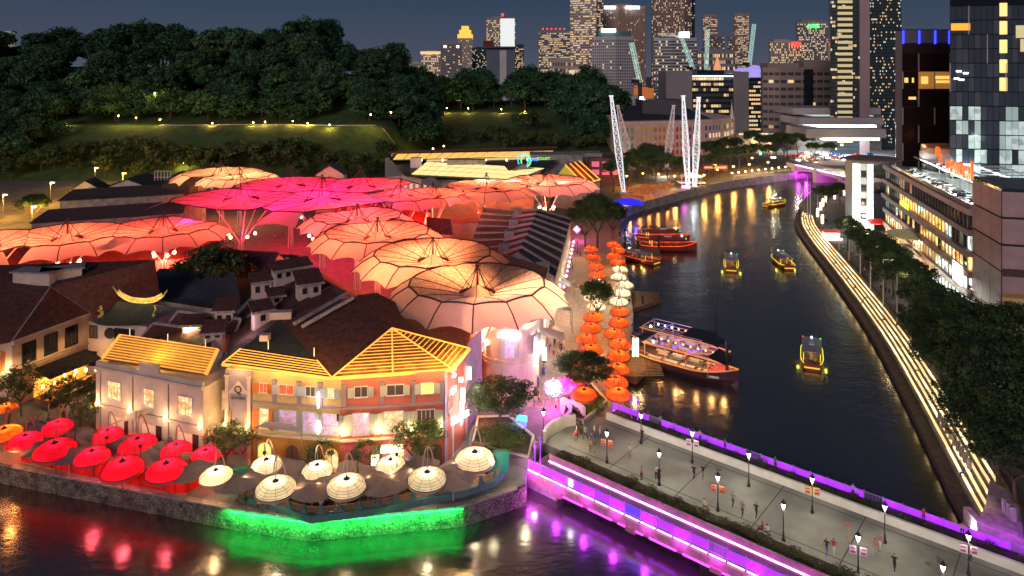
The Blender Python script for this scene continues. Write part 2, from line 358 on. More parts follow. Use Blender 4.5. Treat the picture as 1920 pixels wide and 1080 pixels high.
while tries<9000 and cnt<300:
    tries+=1; px=R.uniform(-130,1170); y=R.uniform(330,640); x=(px-960)*y/FP; k=ss((px-700)/120)
    y1=lerp(375,520,k); y2=lerp(398,545,k); yc=lerp(500,610,k)
    if y>yc+25 or y<lerp(326,440,k): continue
    if k<.5 and 120<px<740 and y<400 : continue
    if k<.5 and px<=120 and 366<y<392: continue
    if k>=.5 and 810<px<1060 and y<545: continue
    if not farenough(x,y,7.2): continue
    z=hill(x,y)
    if z<0 and px>1130: continue
    sc=R.choice((.75,.95,1.1,1.3,1.6))*R.uniform(.92,1.1)
    if k<.5 and y>470: sc*=R.uniform(.95,1.25)
    tree('hill',R.randrange(5),(x,y,z-(3.2*sc if y<450 else .5)),(sc,sc,sc*R.uniform(.85,1.1)),'dense dark tree '+('on the crest of' if y>455 else 'on the middle slope of' if y>400 else 'low on')+' the wooded hill, '+('far left part' if px<230 else 'left part' if px<460 else 'middle part' if px<700 else 'lower right part' if px<930 else 'right end'),'trees of the wood on the hill'); pts.append((x,y)); cnt+=1
for px,y,sc,lb in ((268,500,1.45,'broad dome crowned tree rising above the ridge left of the high umbrella crown'),(415,500,1.6,'tallest umbrella crowned tree on the ridge against the sky'),(528,505,1.15,'rounded ridge tree between the two highest crowns'),(615,505,1.5,'tall wide crowned tree at the right end of the high ridge'),(660,470,1.2,'dark tree stepping down right of the last high crown'),(1062,560,1.5,'large dark rounded tree in front of the white hotel block'),(1100,540,1.2,'dark tree on the slope left of the slanting white mast')):
    x=(px-960)*y/FP; tree('hill',R.randrange(5),(x,y,hill(x,y)),(sc,sc,sc),lb); pts.append((x,y))
# bright trunked tree with an open crown
x=(552-960)*430/FP; tree('open',1,(x,430,hill(x,430)),2.6,'slender pale trunked tree standing on the lit grass of the hill')
# shrubs & small trees at the foot of the hill
pts=[]; cnt=0; tries=0
while tries<4000 and cnt<85:
    tries+=1; px=R.uniform(-60,1120); k=ss((px-700)/120); y=R.uniform(*( (319,345) if k<.5 else (425,452))); x=(px-960)*y/FP
    if not farenough(x,y,4.6): continue
    tree('shrub',R.randrange(3),(x,y,hill(x,y)),R.uniform(1.1,2.1),'low bushy tree on the yellow lit foot of the hill, '+('far left' if px<200 else 'behind the left halls' if px<400 else 'behind the magenta canopies' if px<700 else 'behind the glass roofed hall'),'bushes at the foot of the hill','bush',None,'bush'); pts.append((x,y)); cnt+=1
for px,y in ((985,470),(1000,468)):
    x=(px-960)*y/FP; tree('shrub',0,(x,y,hill(x,y)),2.6,'rounded bright green tree on the lawn behind the glass roofed hall' if px<990 else 'smaller green tree touching the rounded one on the lawn')
# hill lamps
lm=MB().lathe([(.0,-.35),(.3,-.2),(.38,.1),(.2,.35),(0,.4)],(0,0,5),8).mesh('lamp_head',em('park_lamp',(1,.62,.15),22)); lp=MB().tube((0,0,0),(0,0,4.7),.09,.07).mesh('pole',m_dk)
def parklamp(px,py,Y,lab,p=3200,grp='yellow park lamps on the hill',sc=1):
    x=(px-960)*Y/FP; z=EYE-(py-YH)*Y/FP-5*sc
    t=T('park_lamp',lab,'lamp',(x,Y,z),grp); t.scale=(sc,)*3
    for nm,me in (('lamp_head',lm),('pole',lp)): piece(nm,me,t,(0,0,0),local=True)
    light((x,Y-.8,z+5*sc),(1,.6,.12),p,.4)
for px,py in ((5,243),(72,238),(124,232),(222,217),(255,221),(300,224),(398,231),(475,230),(497,229),(549,227),(577,231)):
    parklamp(px,py,378,'yellow park lamp beside the hill path')
for px,py in ((618,234),(695,215),(733,211)): parklamp(px,py,372,'yellow park lamp half hidden in the trees at the end of the hill path')
for px,py in ((752,178),(782,176),(808,200),(838,203),(878,203),(940,205),(984,209)): parklamp(px,py,523,'yellow park lamp on the upper lawn',3600)
for px,py in ((143,338),(180,338),(232,337),(290,175),(345,305),(812,279),(832,274)): parklamp(px,py,330 if py>300 else 400,'small lamp at the foot of the hill',2600)
# road on far left with street lamps
rd=MB(); rd.prism(edge([G(-600,440),G(-600,350),G(110,352),G(380,362),G(360,395),G(120,420)]),-.5,.01); struct('side_road',rd,mat('sodium_lit_road',(.20,.17,.13),.85,n=(.3,.6,1.2)))
for px,py in ((6,345),(178,300),(60,372),(95,318),(230,312),(-60,330)):
    g=G(px,py+ (65 if px<100 else 50)); t=T('street_lamp','sodium street lamp by the road, '+{6:'tall one at the left edge',178:'behind the dark roofed hall',60:'in front of the lone dark tree',95:'beside the lawn at the far left',230:'behind the gabled roofs',-60:'just outside the left edge'}[px],'street lamp',g)
    part('pole',MB().tube(g,g+V((0,0,8)),.12,.08),m_grey,t); part('lamp_head',MB().box(g+V((.6,0,8)),(1.4,.4,.2)),em('sodium_lamp',(1,.5,.08),16),t); light(g+V((.6,-.3,7.6)),(1,.5,.08),9000)

q=G(62,432); tree('near',1,q,1.25,'lone dark round tree beside the orange lit road at the left edge')
for px,py in ((20,392),(70,400),(40,420),(110,385)): light(G(px,py,6),(1,.5,.1),2500,.5)
# ---------------------------------------------------------------- city towers
def face_windows(mb,a,b,z0,z1,nx,nz,fw,fh,lit,rnd,mis,band=False,proud=.15,dark=None,cluster=.0):
    """grid of window quads on the vertical face a->b (seen from the right hand side)"""
    a=V((a.x,a.y,0));b=V((b.x,b.y,0)); d=(b-a); L_=d.length; d.normalize(); n=V((d.y,-d.x,0)); cw=L_/nx; ch=(z1-z0)/nz
    for j in range(nz):
        rowlit=rnd.random()<cluster; run=0
        for i in range(nx):
            on=rnd.random()<(lit if not rowlit else .9)
            if run>0: on=True; run-=1
            elif on and band: run=rnd.randint(0,3)
            mi=rnd.choice(mis) if on else dark
            if mi is None: continue
            w_=cw*fw; o=a+d*(i*cw+(cw-w_)/2)+n*proud; zz=z0+j*ch+ch*(1-fh)/2
            if w_*FP/a.y<1.1 and ch*fh*FP/a.y<1.1 and not on: continue
            mb.add([(o.x,o.y,zz),(o.x+d.x*w_,o.y+d.y*w_,zz),(o.x+d.x*w_,o.y+d.y*w_,zz+ch*fh),(o.x,o.y,zz+ch*fh)],[(0,1,2,3)],mi)
WM=[mat('tower_window_glass',(.07,.08,.10),.2),e_win,e_win2,e_win3,e_win4]
def tower(label,cs,top,wall,nz,nxs,fw=.7,fh=.55,lit=.35,mis=(1,2,3),band=False,depth=None,z0=0,seed=None,name='office_tower',cluster=0,crown_=True):
    """cs: visible front corners as (px, Y) from left to right; top: py of the roof at the first corner"""
    P_=[V(((px-960)*Y/FP,Y,0)) for px,Y in cs]; ztop=EYE-(top-YH)*cs[0][1]/FP; dp=depth or (P_[-1]-P_[0]).length*.8
    c=sum((p for p in P_),V((0,0,0)))/len(P_); t=T(name,label,'building',(c.x,c.y+dp/3,z0))
    poly=edge(P_)+[(P_[-1].x*(1+.96*dp/P_[-1].y),P_[-1].y+dp),(P_[0].x*(1+(1.0 if P_[0].x<0 else .9)*dp/P_[0].y),P_[0].y+dp)]
    part('wall',MB().prism(poly,z0-1,ztop),wall,t); rnd=random.Random(seed or int(cs[0][0])); wb=MB()
    if nz>12 and nz<60: nz=int(nz*1.35); nxs=[int(x*1.3+.5) for x in nxs]; lit*=.8
    for k in range(len(P_)-1): face_windows(wb,P_[k],P_[k+1],z0+2,ztop-(ztop-z0)*.025,nxs[k],nz,fw,fh,lit,rnd,mis,band,.2,0,cluster)
    part('windows',wb,WM,t,None,'stuff')
    if crown_:
        w_=(P_[-1].x-P_[0].x); cb=MB().box((c.x,c.y+dp*.5,ztop+w_*.04),(w_*.5,dp*.4,w_*.08+.01)); part('roof_plant',cb,wall,t)
        part('parapet',MB().prism([(p[0]+(c.x-p[0])*-.012,p[1]+(c.y+dp/2-p[1])*-.012) for p in poly],ztop-1.2,ztop+.6),wall,t)
    return t,P_,ztop
def W(k,c,r=.7,n=(.05,.85,1.1)): return mat(k,c,r,n=n)
w_grey=W('grey_tower_cladding',(.27,.26,.27)); w_beige=W('beige_tower_cladding',(.5,.42,.36)); w_white=W('white_tower_cladding',(.55,.56,.58)); w_dark=W('dark_curtain_wall',(.02,.03,.04),.15); w_brown=W('brown_granite_cladding',(.38,.26,.22)); w_green=W('green_curtain_wall',(.03,.06,.06),.15)
def beacon(t,pts,m_=None,s=1.6):
    for p in pts: part('beacon_light',MB().box(p,(s,s,s)),m_ or e_red,t)
# far left
t,P_,z=tower('pale apartment block just showing over the trees at the left edge',[(-30,700),(28,700)],62,w_white,18,[8],.5,.5,.12,depth=20,name='apartment_tower')
tower('small gold lit tower poking over the trees right of the high crowns',[(703,1500),(720,1500)],90,w_beige,20,[4],.6,.6,.8,(1,1,2))
tower('narrow dark tower with a lit greenish top left of the yellow lit blocks',[(741,1400),(760,1400)],82,w_green,26,[6],.6,.5,.35,(1,2,4))
tower('low pale block with rows of lights over the trees',[(760,1150),(792,1150)],118,w_beige,14,[9],.6,.5,.4)
t,P_,z=tower('yellow floodlit stepped block left of the grey tower with signs',[(790,1050),(826,1050)],97,w_beige,16,[8],.5,.6,.75,(1,1,2))
part('floodlit_cornice',MB().box(((P_[0].x+P_[1].x)/2,1049,z-1.5),(31,1,4)),e_win,t)
t,P_,z=tower('broad grey office tower with two small white signs at its top',[(826,950),(866,950)],80,w_grey,24,[9],.8,.45,.18)
text('M',5,e_cool,t,(P_[0].x+6,949.4,z-7),(PI/2,0,0)); text('O',5,e_cool,t,(P_[0].x+23,949.4,z-7),(PI/2,0,0))
t,P_,z=tower('gold crowned tower glowing orange behind the grey office tower',[(857,1250),(886,1250)],72,w_beige,30,[7],.5,.5,.3)
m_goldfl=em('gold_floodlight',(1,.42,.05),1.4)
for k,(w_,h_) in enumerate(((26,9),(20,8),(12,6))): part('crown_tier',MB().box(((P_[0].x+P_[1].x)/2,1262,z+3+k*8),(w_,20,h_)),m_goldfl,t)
tower('dark glass tower with a lit edge left of the red topped block',[(885,1020),(912,1020)],90,w_green,24,[8],.75,.5,.4,(1,2,4))
t,P_,z=tower('white floodlit tower with a red beacon on its roof',[(912,1300),(936,1296),(967,1300)],34,w_grey,30,[7,9],.6,.5,.6,(2,2,1))
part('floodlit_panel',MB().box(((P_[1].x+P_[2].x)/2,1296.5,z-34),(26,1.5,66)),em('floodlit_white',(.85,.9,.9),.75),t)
beacon(t,[V((P_[1].x+6,1300,z+6))],None,4)
t,P_,z=tower('blue grey slab block with one pale vertical stripe and a flat overhanging roof',[(912,850),(966,850)],92,W('slate_blue_cladding',(.13,.15,.21)),18,[1],.0,.5,0)
part('stripe',MB().box((P_[0].x+20,849.6,z*.5),(8,.8,z-3)),w_white,t); part('roof_slab',MB().box(((P_[0].x+P_[1].x)/2,860,z+2),(38,30,2)),W('blue_roof',(.03,.08,.14)),t); part('red_housing',MB().box((P_[0].x+2,862,z+6),(12,12,9)),mat('dark_red',(.2,.01,.015)),t)
tower('narrow tower with warm rows of lights right of the slate blue slab',[(966,1000),(982,1000)],84,w_green,22,[6],.8,.5,.6,(1,1,3))
tower('dense office tower with red beacons along its flat roof',[(1010,1250),(1069,1250)],58,w_grey,26,[18],.75,.5,.5,(1,2,3),band=True)[0]
for i in range(6):
    single('beacon_light',MB().box(D(1018+i*8,54,1255),(2,2,2)),e_red,'red beacon on the flat roof of the dense office tower','beacon','red roof beacons')
tower('very tall beige office tower with horizontal window bands',[(1069,1050),(1118,1040),(1131,1052)],-60,w_beige,44,[14,4],.85,.45,.45,(1,2,3),band=True)
t,P_,z=tower('tall pinkish tower with vertical fins and bright white signs at the top',[(1131,1100),(1160,1092),(1211,1100)],12,W('pink_granite_cladding',(.50,.33,.27)),40,[7,16],.35,.9,.08,(2,3))
for a_,b_ in ((1133,1154),(1173,1199)): part('sign_panel',MB().box(D((a_+b_)/2,14,1090),((b_-a_)*.82,1,4.5)),em('white_sign',(.8,.9,1),5),t)
t,P_,z=tower('white hotel block with a regular grid of dark windows',[(1111,640),(1155,632),(1188,640)],70,w_white,21,[9,8],.5,.6,.05,(1,2))
part('roof_sign',MB().box(D(1141,57,640),(13,1,3)),e_cool,t); part('green_roof',MB().box(D(1150,66,650),(30,16,6)),W('copper_green',(.08,.16,.15)),t)
part('podium',MB().box(D(1147,200,628),(46,8,20)),w_white,t)
t,P_,z=tower('round shouldered brown tower with a tight grid of windows',[(1222,980),(1235,970),(1284,970),(1297,980)],-70,w_brown,48,[4,14,4],.55,.6,.4,(2,3,3))
tower('dark blue glass slab touching the brown grid tower',[(1285,990),(1303,990)],-50,W('navy_glass',(.01,.02,.05),.1),40,[5],.8,.5,.08)
tower('white banded office block with a blue roof and a lit rooftop sign',[(1226,760),(1258,752),(1306,760)],72,w_white,18,[8,11],.92,.5,.2,(2,1))
t=T('sign','white rooftop sign on the blue roofed banded block','sign',D(1283,63,758)); part('sign_panel',MB().box(D(1283,66,758),(11,1,7)),e_cool,t); part('stand',MB().box(D(1283,72,758),(8,.6,3)),m_dk,t)
t=T('sign','small yellow lit word sign on the blue roofed banded block','sign',D(1251,65,757)); text('MERCURE',4.2,e_win2,t,D(1251,67,757),(PI/2,0,0)); part('stand',MB().box(D(1251,70,758),(18,.6,1.4)),m_dk,t)
tower('slim dark tower with red beacons left of the taller twin',[(1318,1450),(1345,1450)],28,w_brown,34,[9],.7,.55,.4,(2,3),band=True)
tower('lower grey block in front of the slim dark tower',[(1330,1200),(1358,1200)],66,w_grey,22,[9],.7,.5,.45,(2,3))
tower('slim dark tower just left of the glowing crane boom',[(1376,1450),(1404,1450)],26,w_brown,36,[9],.7,.55,.45,(2,3),band=True)
tower('low grey block left of the second slim tower',[(1364,1250),(1378,1250)],66,w_grey,20,[5],.7,.5,.3,(2,3))
tower('long low office block behind the spire',[(1308,1000),(1378,1000)],96,w_grey,8,[20],.7,.5,.45,(2,3,1))
t,_,z=tower('yellow windowed hotel block with a red sign at its corner',[(1443,1150),(1468,1146),(1502,1150)],78,w_beige,16,[6,10],.55,.6,.65,(1,1,2)); part('red_sign',MB().box(D(1493,83,1144),(12,1,6)),e_red,t)
t,_,z=tower('dense glowing office tower with a green sign on top',[(1495,1150),(1552,1150)],40,w_grey,26,[17],.6,.6,.6,(1,2,2)); text('HSBC',8,e_grn,t,D(1526,52,1148),(PI/2,0,0),.3)
tower('pale low block on the skyline behind the wooded hill',[(1030,820),(1080,820)],112,w_beige,8,[10],.5,.5,.25)
t,_,_=tower('flat roofed civic block with a brightly lit upper gallery',[(1068,760),(1112,760)],128,w_beige,7,[10],.4,.6,.2); part('lit_gallery',MB().box(D(1086,137,759),(22,1,6)),e_win2,t)
tower('narrow orange lit block between the hotel and the banded office',[(1186,900),(1200,900)],98,w_brown,20,[6],.6,.5,.3)
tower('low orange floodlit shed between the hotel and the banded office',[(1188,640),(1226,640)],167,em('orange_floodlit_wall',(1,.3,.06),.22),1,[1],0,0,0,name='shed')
# tiny far skyline
for i in range(26):
    px=R.choice((R.uniform(955,1012),R.uniform(1400,1445),R.uniform(-100,1900))); y0=R.uniform(1900,2600); tp=R.uniform(116,136)
    tower('distant block on the horizon',[(px,y0),(px+R.uniform(5,12),y0)],tp,w_grey,10,[5],.5,.5,.35,name='distant_block',crown_=False)[0]['group']='distant blocks along the horizon'
# dark office complex in the middle distance
t,P_,z=tower('dark glazed office block with lit floors behind the arched police building',[(1290,560),(1395,560)],140,w_dark,10,[22],.85,.5,.22,(1,1,3),band=True,depth=50)
part('end_pylon',MB().box(D(1265,150,558)-V((0,0,24)),(20,30,62)),W('grey_concrete_tower',(.24,.23,.25)),t); part('lit_cornice',MB().box(D(1345,143,558),(40,1,.6)),e_cool,t)
part('atrium_tree_lights',MB().box(D(1288,172,559),(5,1,16)),e_win3,t)
t,P_,z=tower('grey pylon of the dark office complex beside the purple lit dome',[(1376,540),(1404,540)],136,W('grey_concrete_tower',(.24,.23,.25)),1,[1],0,0,0,depth=30,name='stair_tower')
tower('office wing with yellow lit floors right of the grey pylon',[(1404,550),(1438,550)],148,w_dark,12,[8],.85,.5,.5,(1,1,2),band=True)
tower('second grey pylon with a pale lit edge',[(1438,530),(1462,530)],138,W('grey_concrete_tower',(.24,.23,.25)),1,[1],0,0,0,depth=30,name='stair_tower')
t=T('dome','purple lit glass dome on the dark office complex','dome',D(1415,150,560)); part('glass_shell',MB().lathe([(11,0),(10,5),(7,9),(3,11.5),(.1,12)],D(1415,150,570),14),em('violet_glass',(.45,.35,1),.7),t)
t=T('dome','small purple arched roof left of the glass dome','dome',D(1391,136,580)); part('roof_shell',MB().lathe([(7,0),(6,2),(3,3.6),(.1,4)],D(1391,136,580),12),em('violet_glass',(.45,.35,1),.7),t)
t,P_,z=tower('brown concrete office block with recessed dark window bays',[(1430,500),(1462,494),(1557,500)],128,W('brown_concrete',(.34,.27,.24)),9,[3,7],.8,.4,.16,(1,2,3),depth=40)
part('stair_slot',MB().box(D(1516,165,493),(6,1,26)),m_glass,t); part('rooftop_wing',MB().box(D(1534,124,510),(28,18,8)),W('brown_concrete',(.3,.25,.23)),t)
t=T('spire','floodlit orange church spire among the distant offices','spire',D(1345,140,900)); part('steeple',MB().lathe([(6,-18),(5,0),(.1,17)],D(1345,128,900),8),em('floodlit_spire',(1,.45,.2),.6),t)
# low curved white terraces
t=T('building','long low white terraced building behind the trees right of the river','building',G(1550,275))
for k,(a_,b_,y_,h_) in enumerate(((1470,1628,206,4),(1480,1632,224,4),(1492,1636,246,5))):
    Y=440-k*12; part('terrace_slab',MB().box(D((a_+b_)/2,y_,Y),((b_-a_)*Y/FP,30,h_)),W('terrace_white',(.5,.46,.47)),t)
    part('lit_glazing',MB().box(D((a_+b_)/2+12,y_+10,Y+1),((b_-a_)*Y/FP*.7,28,1.6)),e_cool if k else e_win4,t)
part('body',MB().box(D(1556,250,450)+V((0,0,-1)),(52,26,26)),m_conc,t)
# tall dark tower with pink pillar
t,P_,z=tower('very tall dark glass tower with a lit column of windows and a pink stone pillar',[(1557,420),(1612,417)],-60,w_green,34,[14],.85,.6,.06,(2,3),band=True,depth=30)
cw=MB()
for i in range(26):
    zz=8+i*3.4; 
    if zz<z-14: cw.box((D(1585,100,416).x,416.4,zz),(8.6,.4,1.7),0,0)
part('lit_window_column',cw,em('office_column',(1,.85,.45),.36),t,None,'stuff')
part('stone_pillar',MB().box(D(1621,100,417)+V((0,4,0))-V((0,0,D(1621,100,417).z-z/2)),(6,8,z)),W('pink_stone',(.45,.33,.34)),t)
t,P_,z=tower('dark green glass tower with scattered lights behind the pink stone pillar',[(1631,440),(1690,440)],-60,w_green,40,[20],.8,.5,.22,(1,2,3,4),depth=30)
# brown glass tower with panels
t=T('office_tower','brown glass tower with blue lit fins along its top and tall dark panels','building',D(1729,265,300))
Y=235; x0=D(1680,0,Y).x; x1=D(1781,0,Y).x; zt=D(1700,55,Y).z; part('wall',MB().prism([(x0,Y),(x1,Y),(x1*1.1,Y*1.1),(x0*1.098,Y*1.1)],0,zt),W('bronze_cladding',(.06,.035,.03),.2),t)
part('edge_column',MB().box((x0+.9,Y-.1,zt/2-.3),(1.8,.6,zt-.6)),W('grey_cladding2',(.2,.18,.19)),t)
pw=(x1-x0-2)/3; bz=(zt-4)/10; pm=MB().box((0,0,0),(pw-.25,.2,bz-.3)).mesh('panel',mat('bronze_glass',(.03,.018,.016),.08)); pl=MB().box((0,0,0),(pw-.25,.2,bz-.3)).mesh('panel',em('amber_glass',(1,.45,.08),.25)); fin=MB().box((0,0,0),(.28,.5,bz-.3)).mesh('fin',mat('pale_fin',(.55,.5,.5)))
lt=em('amber_window',(1,.62,.15),1.1)
for r_ in range(9):
    for c_ in range(3):
        piece('panel',pl if (r_,c_) in ((7,1),(7,2)) else pm,t,(x0+2+pw*(c_+.5),Y-.12,2+bz*(r_+.5)))
    for c_ in range(4):
        if (r_+c_)%2 or c_==3: piece('fin',fin,t,(x0+2+pw*c_-(.2 if c_==3 else 0),Y-.3,2+bz*(r_+.5)))
for r_,c_,w_,h_,dx in ((7,0,1.2,1.6,-1.4),(7,0,.6,1.6,.8),(7,1,2.2,2.4,-.6),(7,2,4.6,1,0),(7,2,4.4,.8,.1),(6,0,2.4,.9,.6),(1,1,4,3.6,.2)):
    part('lit_window',MB().box((x0+2+pw*(c_+.5)+dx,Y-.3,2+bz*(r_+.5)+(.9 if w_==4.6 else -.5 if w_==4.4 else 0)),(w_,.15,h_)),lt,t)
for c_ in range(4): part('blue_fin',MB().box((x0+2.2+pw*c_-(.6 if c_==3 else 0),Y-.35,zt-2.6),(.45,.4,4.4)),em('blue_fin_light',(.02,.03,1),4.5),t)
for c_ in range(3): part('screen_panel',MB().box((x0+2+pw*(c_+.5),Y-.15,zt-2.4),(pw-.8,.15,4.2)),W('grey_screen',(.2,.2,.22)),t)
# cranes with lit booms
def crane(a,b,Y,label,e_):
    t=T('crane',label,'crane',D(b[0],b[1],Y)); A=D(a[0],a[1],Y); B=D(b[0],b[1],Y); d=(A-B); L_=d.length; d.normalize(); s=d.orthogonal().normalized()*1.3; q=d.cross(s); ch=MB(); br=MB(); n=12
    for u_ in (s+q,s-q,-s-q,-s+q): ch.tube(B+u_,A+u_,.16,.16,4)
    for i in range(n):
        for u_,v_ in ((s+q,s-q),(s-q,-s-q),(-s-q,-s+q),(-s+q,s+q)): br.tube(B+d*L_*i/n+u_,B+d*L_*(i+1)/n+v_,.12,.12,3)
    part('boom_chords',ch,e_,t); part('boom_lattice',br,e_,t); part('mast',MB().tube(B,V((B.x,B.y,0)),1.5,1.5,6),m_dk,t)
    part('counterweight',MB().box(B+V((-3,0,1)),(7,3,3)),m_dk,t)
cl=em('crane_lights',(.6,.95,.85),.7)
crane((1414,45),(1405,122),700,'lit lattice crane boom leaning right above the low offices',cl)
crane((1274,60),(1300,130),700,'lit crane boom leaning left over the banded office block',cl)
crane((1327,55),(1324,135),700,'upright lit crane boom near the orange spire',cl)
crane((1184,80),(1200,155),560,'dark crane with a lit boom in front of the white hotel',cl)
# ---------------------------------------------------------------- umbrella canopies over the streets
m_mem=mat('canopy_membrane',(.62,.56,.52),.6,n=(2.2,.50,1.25),b=(9,.25),t=.8)
m_skirt=mat('canopy_skirt_membrane',(.62,.58,.55),.6,n=(.5,.9,1.04),t=.75)
m_cone=mat('mast_cone_mesh',(.62,.50,.44),.7,n=(9,.55,1.1),t=.45)
m_rib=mat('canopy_rib',(.045,.02,.02),.5)
CAN=[ # ring px, ring py, height, light colour, power, label words, R1
 (895,545,15.7,(1,.38,.12),5200,'largest front canopy umbrella, pale peach, at the head of the street above the gold roof',10.6),
 (812,486,15.7,(1,.29,.10),3000,'second peach canopy umbrella behind the largest front one',10.6),
 (708,444,15.7,(1,.19,.08),2000,'third salmon canopy umbrella of the front street counting from the front',10.6),
 (670,413,15.7,(1,.10,.09),1900,'fourth pinkish red canopy umbrella where the front street meets the crossing',10.0),
 (452,372,17.4,(1,.006,.085),2500,'front left magenta canopy umbrella of the central cluster',16.8),
 (604,374,17.4,(1,.008,.16),2600,'front middle magenta canopy umbrella of the central cluster',16.8),
 (545,348,17.4,(1,.006,.085),2500,'rear left magenta canopy umbrella of the central cluster',15.0),
 (677,350,17.4,(1,.008,.07),2400,'rear right magenta canopy umbrella of the central cluster',15.0),
 (752,366,16.6,(1,.03,.05),2100,'magenta to red canopy umbrella at the right end of the central cluster',12),
 (812,366,15.5,(1,.11,.05),1600,'small low orange canopy umbrella between the magenta cluster and the right arm',9),
 (912,353,15.7,(1,.13,.045),2000,'middle orange canopy umbrella of the right arm',12),
 (1026,343,15.7,(1,.2,.08),1900,'farthest right orange canopy umbrella near the trees',12),
 (306,432,13.5,(1,.12,.06),1900,'orange red canopy umbrella at the right end of the left arm',11.5),
 (126,446,13.5,(1,.16,.06),1900,'orange canopy umbrella in the middle of the left arm',11.5),
 (-30,462,13.5,(1,.2,.08),1900,'orange canopy umbrella cut by the left edge',11.5),
 (415,327,15.5,(1,.42,.15),1700,'cream canopy umbrella at the back left behind the magenta cluster',12),
 (449,334,15.5,(1,.42,.16),1700,'cream canopy umbrella with a short mast just right of the back left one',10),
]
CC=[]
RISE=[1.5,1.4,1.3,1.2,.15,.15,.3,.3,.5,.7,.9,.9,1.0,1.0,1.0,.9,.9]
for c in CAN: g=G(c[0],c[1],c[2]); CC.append(g)
NS=14
def bis(i,th,Rm):
    ci=CC[i]; d=V((math.cos(th),math.sin(th),0)); r=Rm; cut=False
    for j in range(len(CAN)):
        if j==i: continue
        v=CC[j]-ci; v=V((v.x,v.y,0)); L_=v.length
        if L_>CAN[i][6]+CAN[j][6]+2: continue
        dj=d.dot(v/L_)
        if dj>.05:
            mid=L_*(CAN[i][6]/(CAN[i][6]+CAN[j][6])); q=mid/dj
            if q<r: r=q; cut=True
    return r,cut
for i,(px,py,h,lc,pw_,lab,R1) in enumerate(CAN):
    c=CC[i]; gz=V((c.x,c.y,0)); t=T('canopy_umbrella',lab,'canopy',gz,'street canopy umbrellas')
    a0=PI/NS+ (0 if i else 0.0); K=6; SUB=4; r0=R1*.27; mb=MB(); sk=MB(); ribs=[]; rings=[]
    n=NS*SUB; rows=[]
    def zat(u_,f): # u 0..1 radial, f 0..1 across the sector
        return h-.2+ RISE[i]*(.6*u_+.4*math.sin(min(1,u_)*PI*.5)) + .22*math.sin(PI*f)*u_
    for k in range(n):
        th=a0+2*PI*k/n; Rm,cut=bis(i,th,R1*(1-.0*0)); f=(k%SUB)/SUB
        poly=R1*math.cos(PI/NS)/math.cos(((k%SUB)/SUB-.5)*2*PI/NS)
        if not cut: Rm=min(Rm,poly)
        row=[]
        for q in range(K+1):
            rr=r0+(Rm-r0)*q/K; 
            if Rm<=r0: rr=Rm
            zz=zat((rr-r0)/(R1-r0),f); 
            row.append(V((c.x+math.cos(th)*rr,c.y+math.sin(th)*rr,zz)))
        rows.append((row,cut,th,Rm))
    vs=[p for r_ in rows for p in r_[0]]; K1=K+1
    mb.add(vs,[(k*K1+q,k*K1+q+1,((k+1)%n)*K1+q+1,((k+1)%n)*K1+q) for k in range(n) for q in range(K)])
    part('membrane',mb,m_mem,t,smooth=True)
    # ribs and edge tubes
    for s in range(NS):
        row,cut,th,Rm=rows[s*SUB]
        part('rib',MB().path([p+V((0,0,.04)) for p in row[0::2]],.07,5),m_rib,t)
    eb=MB()
    for k in range(n):
        A=rows[k];B=rows[(k+1)%n]; eb.tube(A[0][-1]+V((0,0,.05)),B[0][-1]+V((0,0,.05)),.15 if not (A[1] and B[1]) else .09,None,5)
    part('edge_tube',eb,m_rib,t)
    # skirt: free sectors only
    R2=R1*1.36; drop=R1*.13
    for s in range(NS):
        idx=[s*SUB+q for q in range(SUB+1)]
        if any(rows[q%n][1] for q in idx[1:-1]): continue
        both=all(not rows[q%n][1] for q in idx)
        sm=MB(); v_=[]
        for qi,q in enumerate(idx):
            row,cut,th,Rm=rows[q%n]; f=qi/SUB; th=a0+2*PI*(s*SUB+qi)/n; e_=R2-(R1*.10)*math.sin(PI*f)
            if cut: e_=Rm+(R2-R1)
            top=row[-1]; lo=V((c.x+math.cos(th)*e_,c.y+math.sin(th)*e_,h-drop+ .6*math.sin(PI*f)))
            mid=(top+lo)/2; mid.z+=.25-.3*math.sin(PI*f); v_+=[top,mid,lo]
        sm.add(v_,[(3*q+j,3*q+j+1,3*q+4+j,3*q+3+j) for q in range(SUB) for j in (0,1)]); part('skirt_panel',sm,m_skirt,t,smooth=True)
        part('skirt_rib',MB().path([v_[0]+V((0,0,.04)),v_[1]+V((0,0,.05)),v_[2]+V((0,0,.04))],.1,5),m_rib,t)
    # ring, cone, mast, cables
    rg=MB(); 
    for k in range(NS):
        a=a0+2*PI*k/NS;b=a0+2*PI*(k+1)/NS; z_=h-.5; rg.tube((c.x+math.cos(a)*r0,c.y+math.sin(a)*r0,z_),(c.x+math.cos(b)*r0,c.y+math.sin(b)*r0,z_),.17,None,5)
    part('ring',rg,m_rib,t)
    cn=MB(); tip=V((c.x,c.y,h+1.0)); rc=r0*.93; vs=[(c.x+math.cos(2*PI*k/NS)*rc,c.y+math.sin(2*PI*k/NS)*rc,h-.75) for k in range(NS)]+[tip]
    cn.add(vs,[(k,(k+1)%NS,NS) for k in range(NS)]); part('inner_cone',cn,m_cone,t)
    mt=h+R1*.36; part('mast',MB().tube((c.x,c.y,h-.2),(c.x,c.y,mt),.14,.1,6),m_rib,t)
    part('mast_cap',MB().box((c.x,c.y,mt+.05),(.55,.55,.3)),m_rib,t)
    for k in range(0,NS,2):
        a=a0+2*PI*k/NS; part('cable',MB().tube((c.x,c.y,mt-.05),(c.x+math.cos(a)*r0,c.y+math.sin(a)*r0,h-.4),.065,None,4),m_rib,t)
    # splayed columns with lamps
    lg=MB(); cb=V((c.x,c.y,0)); col=mat('canopy_column',(.6,.55,.55),.5)
